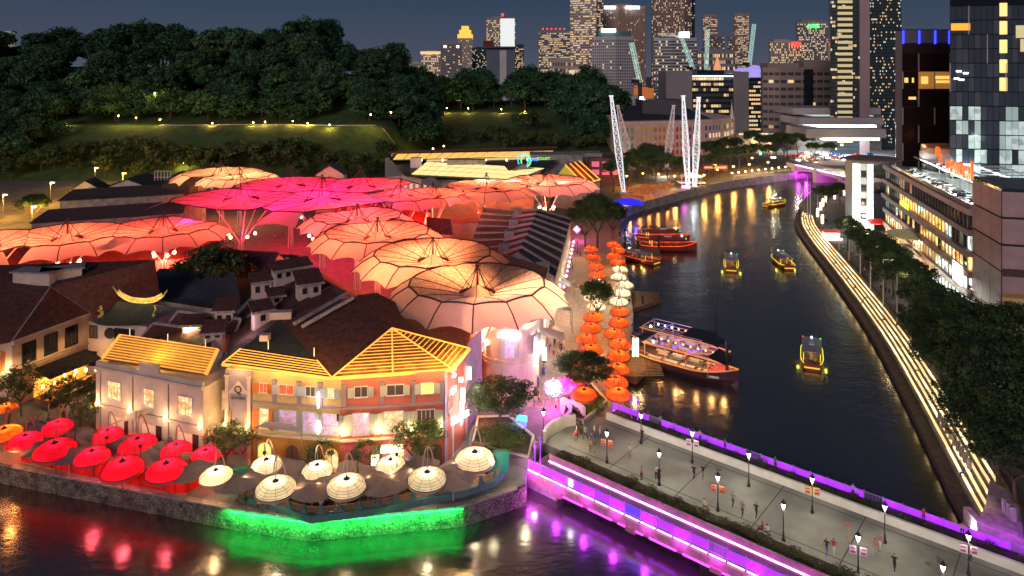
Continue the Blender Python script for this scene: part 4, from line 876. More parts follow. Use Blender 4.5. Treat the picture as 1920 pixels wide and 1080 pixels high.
# lantern lit terrace in front of it
t=T('terrace_bar','timber terrace bar with hanging lanterns along the white house','bar',G(110,750))
f=frame(G(62,758),G(160,716)); ln=f[3]
part('deck',MB().para(f[0]+f[2]*.4,f[1]*ln,f[2]*3.2,V((0,0,1.0))),m_wood,t); 
part('canopy_roof',MB().para(f[0]+f[2]*.2+V((0,0,5.2)),f[1]*ln,f[2]*3.6+V((0,0,-.9)),V((0,0,.15))),mat('thatch',(.12,.08,.05),.9,n=(2,.5,1.4)),t)
part('rail',MB().para(f[0]+f[2]*3.6+V((0,0,1.9)),f[1]*ln,f[2]*.1,V((0,0,.1))),m_wood,t)
part('back_wall_glow',MB().para(f[0]+f[2]*.1+V((0,0,1)),f[1]*ln,f[2]*.05,V((0,0,3.2))),em('amber_bar_wall',(1,.45,.08),.5),t)
for i in range(10): part('lantern',MB().lathe([(.02,-.35),(.16,-.2),(.16,.2),(.02,.3)],f[0]+f[1]*(ln*(i+.5)/10)+f[2]*(3.0 if i%2 else 1.6)+V((0,0,2.7+.5*(i%3))),8),e_warm,t)
for i in range(12): q=f[0]+f[1]*(ln*(i+.4)/12)+f[2]*(1+1.6*R.random())+V((0,0,1.35)); part('table',MB().box(q,(.8,.6,.7),f[4]),m_wood,t)
for k in (.2,.5,.8): light(f[0]+f[1]*ln*k+f[2]*2.2+V((0,0,3.3)),(1,.55,.15),420,.3)
# temple roofed pavilion
t=T('temple_pavilion','pavilion with a dark curved chinese roof and a gold lit upturned ridge','building',G(228,700))
a_=G(160,700);b_=G(290,690); part('wall',MB().prism(edge([a_,G(275,712),G(275,712)+V((1,9,0)),a_+V((1,9,0))]),-.02,8.6),m_villa,t)
f=frame(a_,G(275,712)); 
for x in (1.6,): window(t,f,x,7.0,1.3,1.9,g_dim,m_dk,None)
window(t,f,7.5,6.9,3.6,1.9,g_dk,m_dk,None,nv=5,nh=1); part('round_window',MB().lathe([(.9,-.1),(.9,.1)],(0,0,0),16).xf(Matrix.Translation(f[0]+f[1]*4.8+f[2]*.1+V((0,0,7)))@Matrix.Rotation(PI/2,4,'X')),m_dk,t)
window(t,f,1.5,2.6,1.3,2.2,g_dk,m_dk,None)
ev=[G(172,612,9.3),G(282,610,9.3)]; rd_=[G(222,566,12.6),G(304,572,12.6)]
rf=MB(); vs=[]; nn=8
for i in range(nn+1):
    for j in range(6):
        u_=i/nn;v_=j/5; p=ev[0].lerp(ev[1],u_).lerp(rd_[0].lerp(rd_[1],u_),v_); p.z-=.7*math.sin(PI*v_); p.z+=.7*(abs(u_-.5)*2)**4*(1-v_); vs.append(p)
rf.add(vs,[(i*6+j,(i+1)*6+j,(i+1)*6+j+1,i*6+j+1) for i in range(nn) for j in range(5)]); part('roof_slope',rf,m_roofdk,t)
for i in range(25):
    u_=i/24; pts_=[]
    for j in range(5):
        v_=j/4; p=ev[0].lerp(ev[1],u_).lerp(rd_[0].lerp(rd_[1],u_),v_); p.z-=.7*math.sin(PI*v_)-.08; p.z+=.7*(abs(u_-.5)*2)**4*(1-v_); pts_.append(p)
    part('tile_rib',MB().path(pts_,.09,4),m_roofdk,t)
rg=MB(); pr=None
m_gilt=mat('gilded_ridge',(.75,.55,.2),.45,n=(3,.4,1.2))
for i in range(17):
    u_=i/16; p=rd_[0].lerp(rd_[1],u_); p.z+=.1+1.1*(abs(u_-.5)*2)**2.6; 
    if pr is not None:
        for dz,r_ in ((.0,.14),(.35,.1),(.7,.13)): rg.tube(pr+V((0,0,dz)),p+V((0,0,dz)),r_,None,5)
        rg.para(pr+V((0,-.05,0)),p-pr,V((0,.1,0)),V((0,0,.7)))
    pr=p
for e_,sg in ((rd_[0],-1),(rd_[1],1)): rg.tube(e_+V((0,0,1.2)),e_+V((sg*.9,0,2.5)),.16,.03,5)
part('gilded_ridge',rg,m_gilt,t)
for e_ in (ev[0].lerp(rd_[0],.35),ev[1].lerp(rd_[1],.35)):
    g=MB()
    for k in range(6): g.box(e_+V((R.uniform(-.2,.2),R.uniform(-.2,.2),.3+k*.3)),(.5-.05*k,.4,.25),R.random())
    part('gilded_finial',g,m_gilt,t)
for k in (.1,.5,.9): light(rd_[0].lerp(rd_[1],k)+V((0,-1.6,.9)),(1,.75,.25),170,.15)
# dark halls left of the magenta cluster
def hall(label,pts,z,h2,wm,rm):
    q=[G(x,y,z) for x,y in pts]; t=T('roofed_hall',label,'building',(q[0]+q[1])/2-V((0,0,z))); dv=V((0,16,0)); part('wall',MB().prism(edge([q[0],q[1],q[1]+dv,q[0]+dv]),-.02,z-.02),wm,t)
    r0_=q[0]+V((1,5,h2));r1_=q[1]+V((-1,5,h2)); part('roof_slope',MB().poly([q[0]+V((-.5,-.6,0)),q[1]+V((.5,-.6,0)),r1_,r0_],0,.2),rm,t); part('rear_roof_slope',MB().poly([r0_,r1_,q[1]+dv,q[0]+dv],0,.2),rm,t)
    part('gable_wall',MB().poly([q[0],r0_,q[0]+dv]).poly([q[1],r1_,q[1]+dv]),wm,t); return t,q
hall('long dark roofed hall above a pale wall left of the magenta canopy',((112,376),(345,362)),10,2.6,m_conc,m_roofdk)
hall('long dark roof in front of the pale wall, just above the left canopy arm',((60,418),(342,398)),8.5,2.6,m_conc,m_roofdk)
def smallgable(label,px,py,w_,h_,z,rz=0,wm=None,rm=None):
    q=G(px,py,z); t=T('gabled_house',label,'building',V((q.x,q.y,0))); d=V((math.cos(rz),math.sin(rz),0))*w_/2; n_=V((-math.sin(rz),math.cos(rz),0))*w_*.9; zz=V((0,0,h_))
    part('wall',MB().prism(edge([q-d,q+d,q+d+n_,q-d+n_]),-.02,z).poly([q-d,q+d,q+zz]).poly([q-d+n_,q+d+n_,q+n_+zz]),wm or m_cream,t)
    part('roof',MB().poly([q-d*1.12-n_*.05,q+zz*1.05-n_*.05,q+n_+zz*1.05,q-d*1.12+n_],0,.15).poly([q+d*1.12-n_*.05,q+zz*1.05-n_*.05,q+n_+zz*1.05,q+d*1.12+n_],0,.15),rm or m_roofdk,t)
    part('window',MB().box(q+V((0,-.05,-1.2)),(1.2,.1,1.2),rz),m_dk,t)
smallgable('white gabled house furthest left on the roofline by the street lamp',160,357,9,3,11,.2)
smallgable('broad low gabled house in the middle of the dark roofline',238,354,16,3.2,10.5,.05)
smallgable('dark pyramid topped house just left of the cream canopies',328,350,9,4,12,.1,m_roofdk)
smallgable('small dark gabled house peeping over the magenta canopies',618,328,9,3,15,.1,m_cream,m_roofbl)
t=T('rooftop_frame','white lattice railing frame on the roof left of the cream canopies','roof structure',G(300,338,14))
for i in range(6): q=G(290+i*6,338,14); part('post',MB().tube(q,q+V((0,0,3)),.12),m_white,t)
for z_ in (1,3): part('rail',MB().tube(G(290,338,14)+V((0,0,z_)),G(320,338,14)+V((0,0,z_)),.1),m_white,t)
# yellow glass roofed hall
t=T('market_hall','long curved hall with a glowing yellow glass roof and coloured shopfront gables','building',G(900,350))
Lz=11; fp=[G(722,330,Lz),G(755,326,Lz),G(830,341,Lz),G(950,347,Lz),G(1030,334,Lz),G(1078,302,Lz),G(1075,285,Lz),G(722,294,Lz)]
part('wall',MB().prism(edge(fp),-.02,Lz-.5),m_cream,t)
colz=[m_white,m_cream,mat('blue_paint',(.02,.05,.25),.6),mat('brown_paint',(.25,.13,.08),.7),m_cream]
segs=[(fp[1],fp[2],(m_cream,mat('grey_blue_paint',(.15,.18,.2),.6))),(fp[2],fp[3],(mat('grey_blue_paint'),mat('blue_paint'),mat('brown_paint'))),(fp[3],fp[4],(mat('grey_blue_paint'),m_conc)),(fp[4],fp[5],(m_conc,m_conc))]
for a_,b_,ms in segs:
    f=frame(a_,b_); k=len(ms)
    for i,m_ in enumerate(ms):
        x0=f[3]*i/k;x1=f[3]*(i+1)/k; nn=8; pts_=[f[0]+f[1]*x0+V((0,0,3)),f[0]+f[1]*x1+V((0,0,3))]+[f[0]+f[1]*(x1-(x1-x0)*q/nn)+V((0,0,Lz-.6+1.6*math.sin(PI*q/nn)**2)) for q in range(nn+1)]
        pts_=[p+f[2]*.3 for p in pts_]; mb=MB(); mb.add(pts_+[p-f[2]*.5 for p in pts_],[tuple(range(len(pts_))),tuple(range(2*len(pts_)-1,len(pts_)-1,-1))]+[(q,len(pts_)+q,len(pts_)+(q+1)%len(pts_),(q+1)%len(pts_)) for q in range(len(pts_))]); part('shopfront_gable',mb,m_,t)
        for w2 in (.2,.5,.8): window(t,f,x0+(x1-x0)*w2,Lz-3.6,1.9,2.6,e_win2,m_white,None,n_off=.36)
f=frame(fp[0],fp[1]); 
for x in (.2,.5,.8): window(t,f,f[3]*x,7.5,1.4,3,g_red,m_white,None)
ry=G(745,304,Lz);  m_gl=em('glowing_glass_roof',(1,.72,.22),1.0); m_gl2=em('orange_glass_roof',(1,.55,.12),1.0)
def grid4(nm,A,B,C,E,nu,nv,m_,th=.12,gap=.05):
    A,B,C,E=map(V,(A,B,C,E))
    for i in range(nu):
        for j in range(nv):
            q=[A.lerp(B,(i+a)/nu).lerp(E.lerp(C,(i+a)/nu),(j+b)/nv) for a,b in ((gap,gap*2),(1-gap,gap*2),(1-gap,1-gap),(gap,1-gap))]; part(nm,MB().poly(q,0,th),m_,t)
grid4('glass_roof_panel',G(770,327,12),G(965,336,12),G(1022,315,13),G(800,303,13),12,3,em('pale_glass_roof',(1,.76,.30),1.15))
grid4('glass_roof_panel',G(735,300,13.5),G(1010,293,13.5),G(1040,282,14.5),G(745,288,14.5),14,1,m_gl2)
part('roof_beam_frame',MB().poly([G(760,331,11.7),G(990,340,11.7),G(1045,300,12.6),G(735,301,12.6)]),m_dk,t); part('back_roof_frame',MB().poly([G(730,301,13.3),G(1020,294,13.3),G(1045,280,14.2),G(735,286,14.2)]),m_dk,t)
part('ridge_roof',MB().tube(G(728,286,15),G(1045,276,15),.6,None,4),mat('red_brown_roof',(.16,.04,.03),.8),t)
part('light_shelf',MB().poly([G(800,303,12.9),G(1010,298,12.9),G(1010,291,13.6),G(800,294,13.6)]),e_win,t)
part('plant_room',MB().box(G(875,305,13.5),(15,4,2.6)),m_conc,t); part('white_kiosk',MB().box(G(780,305,14),(4,3,4)),m_white,t); part('service_block',MB().box(G(1042,298,12),(22,12,5)),m_conc,t)
for i in range(6): part('shelf_lamp',MB().box(G(790+i*40,302,14)+V((0,0,.4)),(.6,.6,.6)),e_wht,t)
for px in (765,810,860,910,960,1010,1050): light(G(px,346,14.5)+V((0,-4,0)),(1,.72,.4),1500,.5)  # lights without fixtures, added to brighten the shopfront gables
sgt=T('logo_sign','blue and green ring logo sign with two words on the hall roof','sign',G(985,302,13))
def ring(px,py,r_,m_,dx=0):
    c=G(px,py,16)+V((0,dx,0)); mb=MB(); n_=18
    for i in range(n_): 
        a=2*PI*i/n_;b=2*PI*(i+1)/n_; mb.tube(c+V((math.cos(a)*r_*.8,0,math.sin(a)*r_)),c+V((math.cos(b)*r_*.8,0,math.sin(b)*r_)),.32,None,4)
    part('ring_emblem',mb,m_,sgt)
ring(981,301,2.4,em('cyan_sign',(.02,.3,1),2.2)); ring(986,301,2.2,em('lime_sign',(.2,.9,.1),1.6),-.6)
text('LIANG',1.5,em('cyan_sign',(.02,.3,1),2.2),sgt,G(998,302,16),(PI/2,0,.1)); text('COURT',1.5,em('lime_sign',(.2,.9,.1),1.6),sgt,G(1019,300,16),(PI/2,0,.1)); part('sign_frame',MB().box(G(998,303,14),(14,.3,.3)).box(G(985,304,13),(.3,.3,4)),m_dk,sgt)
smallgable('grey blue gabled house in front of the glass roofed hall',980,322,12,3,12,.25,mat('grey_blue_paint'),m_roof)
t=T('gabled_house','yellow gabled house with three lit rafters at the right of the hall','building',G(1080,345))
a_=G(1030,318,12.5);b_=G(1076,307,15.5);c_=G(1122,340,11);e_=G(1100,345,9); 
q0=G(1035,335,10.5);q1=G(1060,310,14.5);q2=G(1086,303,14.5);q3=G(1125,338,9.5);q4=G(1095,347,9.5)
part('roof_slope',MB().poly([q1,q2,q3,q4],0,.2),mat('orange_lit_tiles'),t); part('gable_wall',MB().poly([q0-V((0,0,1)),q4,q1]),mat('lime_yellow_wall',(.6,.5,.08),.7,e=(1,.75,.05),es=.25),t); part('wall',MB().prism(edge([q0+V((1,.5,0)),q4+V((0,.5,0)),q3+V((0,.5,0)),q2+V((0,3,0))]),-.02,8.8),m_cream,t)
for k in range(4): part('lit_rafter',MB().tube(q1.lerp(q2,k/3)+V((0,0,.3)),q4.lerp(q3,k/3)+V((0,0,.3)),.2,None,4),e_led,t)
part('lit_rafter',MB().tube(q4+V((0,0,.3)),q3+V((0,0,.3)),.25,None,4),e_led,t); light(q4.lerp(q2,.5)+V((0,-2,3)),(1,.5,.1),900,.5)
t=T('building','dark red shop block with pink lit windows left of the first slanting mast','building',G(1133,345))
part('wall',MB().box(G(1131,345)+V((0,0,6)),(14,12,12)),mat('maroon_brick',(.16,.06,.07),.8,n=(2,.7,1.2)),t)
for px in (1122,1133,1144):
    for py in (316,330): part('pink_window',MB().box(G(1131,345)+V(((px-1133)*.4+.3,-6.1,9.5 if py==316 else 6)),(3.2,.2,2.2)),em('pink_window',(1,.2,.35),.4),t)
part('roof_block',MB().box(G(1115,345)+V((-3,3,6.8)),(12,10,13.5)),m_conc,t)
# shophouse row right of the front canopy
t=T('shophouse_row','row of eight dark roofed shophouses with stepped pale party walls right of the canopy','building',G(1000,560)); N8=8
rn=G(972,478,13);rf_=G(1008,394,13);en=G(1040,524,9);ef=G(1070,412,9);wn=G(868,505,9.5);wf=G(905,392,9.5)
part('wall',MB().prism(edge([wn,en,ef,wf]),-.02,8.7),m_cream,t)
for i in range(N8):
    u_=i/N8+.004;v_=(i+1)/N8-.004; A_,B_,C_=[p.lerp(q,u_) for p,q in ((rn,rf_),(en,ef),(wn,wf))]; A2,B2,C2=[p.lerp(q,v_) for p,q in ((rn,rf_),(en,ef),(wn,wf))]
    M1=A_.lerp(C_,.42);M2=A2.lerp(C2,.42); M1.z=10.6;M2.z=10.6
    part('river_roof_slope',MB().poly([A_,B_,B2,A2],0,.2),m_roofdk if i==0 else m_roof,t); part('inner_roof_slope',MB().poly([M1,A_,A2,M2],0,.2),m_roof,t)
    part('rear_roof_slope',MB().poly([C_,M1+V((0,0,.6)),M2+V((0,0,.6)),C2],0,.2),m_roof,t)
for i in range(N8+1):
    u_=i/N8; A_,B_,C_=[p.lerp(q,u_) for p,q in ((rn,rf_),(en,ef),(wn,wf))]; M1=A_.lerp(C_,.42); M1.z=10.8; w_=.55
    mb=MB()
    for p,q in ((B_,A_),(A_,M1),(M1,C_)): d=q-p; mb.para(p+V((0,-w_/2,-.3)),d,V((0,w_,0)),V((0,0,.85)))
    part('party_wall',mb,m_cop,t)
    if i%2==1: q=A_.lerp(M1,.75); part('dormer',MB().box(q+V((0,2.2,.7)),(2.2,2.2,1.8)),m_cop,t)
part('front_gable',MB().prism([(wn.x,wn.y),(en.x,en.y),(en.x,en.y+.3),(wn.x,wn.y+.3)],0,8.9).poly([wn,en,rn]),m_cream,t)
for i in range(14):
    q=en.lerp(ef,(i+.5)/14); q=V((q.x+.9,q.y,3.4)); part('shop_lamp',MB().lathe([(.02,-.3),(.28,0),(.02,.3)],q,7),e_wht if i%3 else e_mag,t)
    if i%2==0: light(q+V((.6,0,0)),(1,.75,.45),260,.25)
gable('dark double roof between the front canopy and the orange right arm',((800,436),(850,440)),((846,412),(800,408)),9,12,m_cream,m_roof,extra=m_cop)
# red and rust shed roofs beneath the canopies
m_rust=mat('rust_red_roof',(.5,.10,.04),.75,n=(1,.7,1.2),wv=('X',3))
for lab,e_,r_,z0,z1 in (('rust red roof glowing under the orange right arm',((800,420),(1000,412)),((1000,368),(815,372)),7.5,10.5),('red lit roof under the left canopy arm',((-60,512),(420,478)),((405,440),(-60,470)),6.5,9.0),('red lit roof below the magenta cluster',((615,412),(790,430)),((800,395),(640,380)),8,11)):
    gable(lab,e_,r_,z0,z1,m_cream,m_rust)
# round cornered building
cc=G(955,742)+V((0,4.5,0)); t=T('corner_building','round cornered cream and pink lit house with an orange hipped roof under the front canopy','building',cc)
part('round_wall',MB().lathe([(4.6,0),(4.6,10.2),(4.9,10.3),(4.9,10.8),(4.6,10.9),(4.6,11.5)],cc,28),m_cream,t); part('wall',MB().prism(edge([cc+V((-4.6,0,0)),cc+V((4.6,0,0)),cc+V((8,30,0)),cc+V((-12,30,0)),cc+V((-12,10,0))]),-.02,11.2),m_cream,t)
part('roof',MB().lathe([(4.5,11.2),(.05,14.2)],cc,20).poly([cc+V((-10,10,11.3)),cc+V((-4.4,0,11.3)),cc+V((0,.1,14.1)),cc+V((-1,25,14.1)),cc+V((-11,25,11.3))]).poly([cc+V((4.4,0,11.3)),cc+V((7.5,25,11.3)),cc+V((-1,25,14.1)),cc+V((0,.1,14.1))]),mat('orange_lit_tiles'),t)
for a_ in (-1.57,-.5,-2.6):
    f=(cc+V((math.cos(a_)*4.6,math.sin(a_)*4.6,0))-V((-math.sin(a_),math.cos(a_),0))*0,V((-math.sin(a_),math.cos(a_),0)),V((math.cos(a_),math.sin(a_),0)),1,a_+PI/2); window(t,f,0,7.2,1.3,2.4,g_pur,m_white,m_shut,nv=2,nh=3,n_off=.06,sw=.6)
part('sign_light',MB().box(cc+V((0,-4.9,9.4)),(3.6,.3,.5)),e_cool,t); light(cc+V((1,-6.5,9)),(1,.6,.7),330,.4); light(cc+V((-5.5,-4,5)),(1,.55,.6),300,.4)
for z_ in (4.6,5.2): part('string_course',MB().lathe([(4.62,z_),(4.8,z_+.05),(4.8,z_+.25),(4.62,z_+.3)],cc,28,cap=False),m_cream,t)
for q_ in (cc+V((5.2,-2,6.5)),cc+V((5.6,0,4.6))): part('bright_sign',MB().box(q_,(.6,.6,1.8)),em('white_neon',(1,.95,.9),7),t); light(q_+V((.9,-.6,0)),(1,.9,1),700,.3)
# shops up the street behind the round building
t=T('shophouse_row','cream shopfronts with upright pink and white neon signs along the river walk','building',G(1000,640)); a_=G(1004,690);b_=G(1046,560)
part('wall',MB().prism(edge([a_,b_,b_+V((-8,0,0)),a_+V((-6,2,0))]),-.02,8.5),m_cream,t)
for i in range(7):
    q=a_.lerp(b_,(i+.5)/7)+V((.5,0,4+ (i%3)*.6)); part('neon_sign',MB().box(q,(.5,.25,2.2)),(em('white_neon',(1,.95,.9),7),em('pink_neon',(1,.2,.25),5),e_warm)[i%3],t); light(q+V((1,-.3,-1)),((1,.9,.8),(1,.4,.4),(1,.7,.3))[i%3],420,.3)
for i in range(3):
    q=a_.lerp(b_,.1+.4*i); sail([q+V((4.5,-2,3.9)),q+V((4.5,2,3.9)),q+V((.4,2,5)),q+V((.4,-2,5))],('nearest','middle','farthest')[i]+' pale awning sail over the river walk shopfronts',.4)
# ---------------------------------------------------------------- people (one skinned body per pose, clothing by height)
def bodymesh(pose):
    J={}
    st=pose
    hip=.92 if st!='sit' else .48
    J['pel']=(0,0,hip); J['che']=(0,.02,hip+.33); J['nk']=(0,.01,hip+.56); J['hd']=(0,-.02,hip+.66); J['hd2']=(0,-.02,hip+.80)
    for s,sg in (('l',-1),('r',1)):
        ph=sg*(.28 if st=='walk' else .04)
        J['h'+s]=(sg*.10,0,hip-.04)
        if st=='sit': J['k'+s]=(sg*.13,-.42,hip+.0); J['a'+s]=(sg*.13,-.44,.07); J['t'+s]=(sg*.13,-.60,.04)
        else: J['k'+s]=(sg*.11,-ph*.55-.03,.49); J['a'+s]=(sg*.11,-ph+.06,.08+(.06 if st=='walk' and sg<0 else 0)); J['t'+s]=(sg*.12,-ph-.12,.035+(.02 if st=='walk' and sg<0 else 0))
        J['s'+s]=(sg*.19,.01,hip+.50)
        if st=='lean': J['e'+s]=(sg*.26,-.16,hip+.26); J['w'+s]=(sg*.2,-.40,hip+.18)
        elif st=='sit': J['e'+s]=(sg*.25,-.06,hip+.24); J['w'+s]=(sg*.14,-.30,hip+.16)
        else: J['e'+s]=(sg*.25,ph*.5+.03,hip+.22); J['w'+s]=(sg*.26,ph-.08,hip-.02)
        J['f'+s]=tuple(V(J['w'+s])+V((0,-.03,-.10)) if st in('walk','stand') else V(J['w'+s])+V((0,-.10,-.02)))
    ed=[('pel','che'),('che','nk'),('nk','hd'),('hd','hd2')]
    for s in 'lr': ed+=[('pel','h'+s),('h'+s,'k'+s),('k'+s,'a'+s),('a'+s,'t'+s),('che','s'+s),('s'+s,'e'+s),('e'+s,'w'+s),('w'+s,'f'+s)]
    R_={'pel':(.15,.11),'che':(.17,.12),'nk':(.06,.06),'hd':(.085,.10),'hd2':(.08,.09)}
    for s in 'lr': R_.update({'h'+s:(.10,.10),'k'+s:(.065,.065),'a'+s:(.045,.045),'t'+s:(.045,.035),'s'+s:(.07,.07),'e'+s:(.045,.045),'w'+s:(.032,.03),'f'+s:(.035,.02)})
    ks=list(J); me=bpy.data.meshes.new('b'); me.from_pydata([J[k] for k in ks],[(ks.index(a),ks.index(b)) for a,b in ed],[]); o=bpy.data.objects.new('b',me); COL.objects.link(o)
    m_=o.modifiers.new('s','SKIN'); 
    for i,k in enumerate(ks): me.skin_vertices[0].data[i].radius=R_[k]
    me.skin_vertices[0].data[0].use_root=True
    sb=o.modifiers.new('u','SUBSURF'); sb.levels=1; sb.render_levels=1
    dg=bpy.context.evaluated_depsgraph_get(); ev=o.evaluated_get(dg); out=bpy.data.meshes.new_from_object(ev); bpy.data.objects.remove(o); out.name='body'
    out.materials.clear()
    for _ in range(4): out.materials.append(None)
    for p in out.polygons:
        c=p.center; z=c.z-hip
        arm=abs(c.x)>.215 and z<.30
        if z>.70 and c.y>-.07 or z>.76: k=3
        elif z>.535: k=2
        elif arm and z<.34: k=2
        elif z>.02: k=1
        elif c.z<.09 and (c.y<-.0 or st!='sit'): k=3
        else: k=0
        p.material_index=k; p.use_smooth=True
    return out
BODY={k:bodymesh(k) for k in ('stand','walk','sit','lean')}
skin=[mat('skin_'+str(i),c,.6) for i,c in enumerate(((.45,.27,.19),(.32,.18,.11),(.5,.33,.24)))]
cloth=[(mat('cloth_'+n_,c,.85),n_) for n_,c in (('white',(.6,.58,.55)),('black',(.025,.025,.03)),('red',(.42,.03,.03)),('blue',(.05,.10,.35)),('grey',(.2,.2,.21)),('pink',(.5,.2,.24)),('beige',(.42,.34,.25)),('green',(.06,.16,.08)),('yellow',(.55,.4,.08)))]
hair=mat('black_hair',(.015,.012,.01),.5)
PMESH={}
def person(pose,loc,rz,top,bot,label,group=None,sc=1.0,sk_=None):
    o=bpy.data.objects.new('person',BODY[pose]); COL.objects.link(o); o.location=loc; o.rotation_euler=(0,0,rz); o.scale=(sc,)*3
    for i,m_ in enumerate((cloth[bot][0],cloth[top][0],skin[R.randrange(3) if sk_ is None else sk_],hair)):
        o.material_slots[i].link='OBJECT'; o.material_slots[i].material=m_
    return tag(o,label,'person',group)
# ---------------------------------------------------------------- lily pad domes
def domeproto(name,cat,shell,e_int,arch_m,label,rad=2.35,tiers=True):
    t=T(name,label,cat,(0,0,0)); h=rad*.44; prof=[(rad*math.cos(a),h*math.sin(a)) for a in [i*PI/2/7 for i in range(7)]]+[(rad*.10,h*.99)]
    ti=Matrix.Rotation(math.radians(3),4,'X'); Z0=2.5
    sh=MB().lathe(prof,(0,0,0),24,cap=False).xf(Matrix.Translation((0,0,Z0))@ti); part('shell',sh,shell,t,smooth=True)
    fr_=MB(); n=10
    for k in range(n):
        a=2*PI*k/n; fr_.path([V((r_*1.012*math.cos(a),r_*1.012*math.sin(a),z_*1.012)) for r_,z_ in prof],.016,3)
    for r_,z_ in (prof[0],prof[1],prof[2],prof[3],prof[4]):
        fr_.path([V((r_*1.012*math.cos(2*PI*k/24),r_*1.012*math.sin(2*PI*k/24),z_*1.012)) for k in range(25)],.018 if r_<rad else .055,3)
    fr_.xf(Matrix.Translation((0,0,Z0))@ti); part('frame',fr_,m_dk,t)
    part('cap',MB().lathe([(.42,h*.9),(.3,h*1.08),(.12,h*1.2),(.04,h*1.42)],(0,0,0),10).xf(Matrix.Translation((0,0,Z0))@ti),m_blk,t)
    part('skirt_ring',MB().lathe([(rad*1.0,-.05),(rad*1.04,-.22),(rad*.92,-.42),(rad*.86,-.44)],(0,0,0),24,cap=False).xf(Matrix.Translation((0,0,Z0))@ti),arch_m,t,smooth=True)
    top=V((0,.1,Z0+h+.55)); ap=[]
    for i in range(13):
        u_=i/12; x=-1.0+2*u_; ap.append(V((x*(.95),rad*.75+.0-1.0*math.sin(PI*u_),max(0,Z0+h+2.6)*math.sin(PI*u_)**.55)))
    part('arch',MB().path(ap,.085,6),arch_m,t)
    part('hanger',MB().path([ap[6],ap[6]+V((0,-.45,-.25)),V((0,.12,Z0+h+1.0)),V((0,.05,Z0+h+.4))],.045,5),arch_m,t)
    part('bulb',MB().lathe([(.02,-.2),(.2,0),(.02,.2)],(0,0,Z0+h*.55),8),e_int,t)
    part('stem',MB().tube((0,0,0),(0,0,Z0+h*.5),.11,.08),arch_m,t)
    return t
def shellm(k,c): return mat(k,c,.6,n=(1.2,.9,1.05),t=.65)
m_arch=mat('tan_steel_arch',(.5,.38,.28),.5); m_archr=mat('red_steel_arch',(.5,.12,.10),.5)
dW=domeproto('dome_parasol','parasol',shellm('white_dome_membrane',(.88,.82,.72)),e_wht,m_arch,'x'); dR=domeproto('dome_parasol','parasol',shellm('red_dome_membrane',(.85,.025,.09)),e_red,m_archr,'x'); dO=domeproto('dome_parasol','parasol',shellm('orange_dome_membrane',(.85,.24,.04)),e_warm,m_archr,'x')
used=set()
def putdome(pr,px,py,w_,label,lc,p,grp,zc=3.05,rz=0):
    py-=6 if py>740 else 0; w_*=.94
    Y=FP*(EYE-zc)/(py-YH); x=(px-960)*Y/FP; s=w_*Y/FP/4.75; z0=max(0,zc-(2.5+.5)*s); 
    if pr.name in used: t=cp(pr,(x,Y,z0),rz,s,label,grp)
    else: used.add(pr.name); t=pr; t.location=(x,Y,z0); t.scale=(s,)*3; t.rotation_euler=(0,0,rz); t['label']=label; t['group']=grp
    light((x,Y,z0+(2.5+.60)*s),lc,p*.85,.30); return V((x,Y,z0+2.4*s))
wn=[('leftmost white glowing dome parasol beside the red ones',405,893,64),('rear left white dome parasol under the grey sail',500,873,62),('small white dome parasol in front of the ochre arches',595,883,62),('large white dome parasol nearest the green lit wall corner',517,915,80),('large white dome parasol at the middle of the green wall',650,911,80),('rear white dome parasol in front of the coral wall',732,873,60),('large white dome parasol over the right part of the terrace',801,898,78),('white dome parasol at the right end beside the bridge wall',890,861,80)]
dc=[]
for lb,px,py,w_ in wn: dc.append(putdome(dW,px,py,w_,lb,(1,.74,.42),480,'dome parasols of the lily terrace'))
rnm=[('leftmost red dome parasol next to the orange one',47,828,62),('large pink rimmed red dome second from the left',103,845,80),('red dome parasol at the back with a spiked post',108,802,56),('red dome at the back in front of the villa wall',202,818,58),('red dome between the two largest of the front row',173,857,66),('large red dome at the back under the sail shade',258,835,74),('large red front dome left of the middle',230,878,80),('small red dome behind the right front one',330,845,60),('large red front dome near the white domes',312,882,80),('rightmost red dome touching the white ones',386,855,60)]
for lb,px,py,w_ in rnm: dc.append(putdome(dR,px,py,w_,lb,(1,.10,.13),1100,'dome parasols of the lily terrace'))
dc.append(putdome(dO,8,815,64,'orange dome parasol cut by the left edge',(1,.5,.2),300,'dome parasols of the lily terrace')); dc.append(putdome(dO,12,768,40,'small orange dome behind the leftmost red one',(1,.5,.2),220,'dome parasols of the lily terrace'))
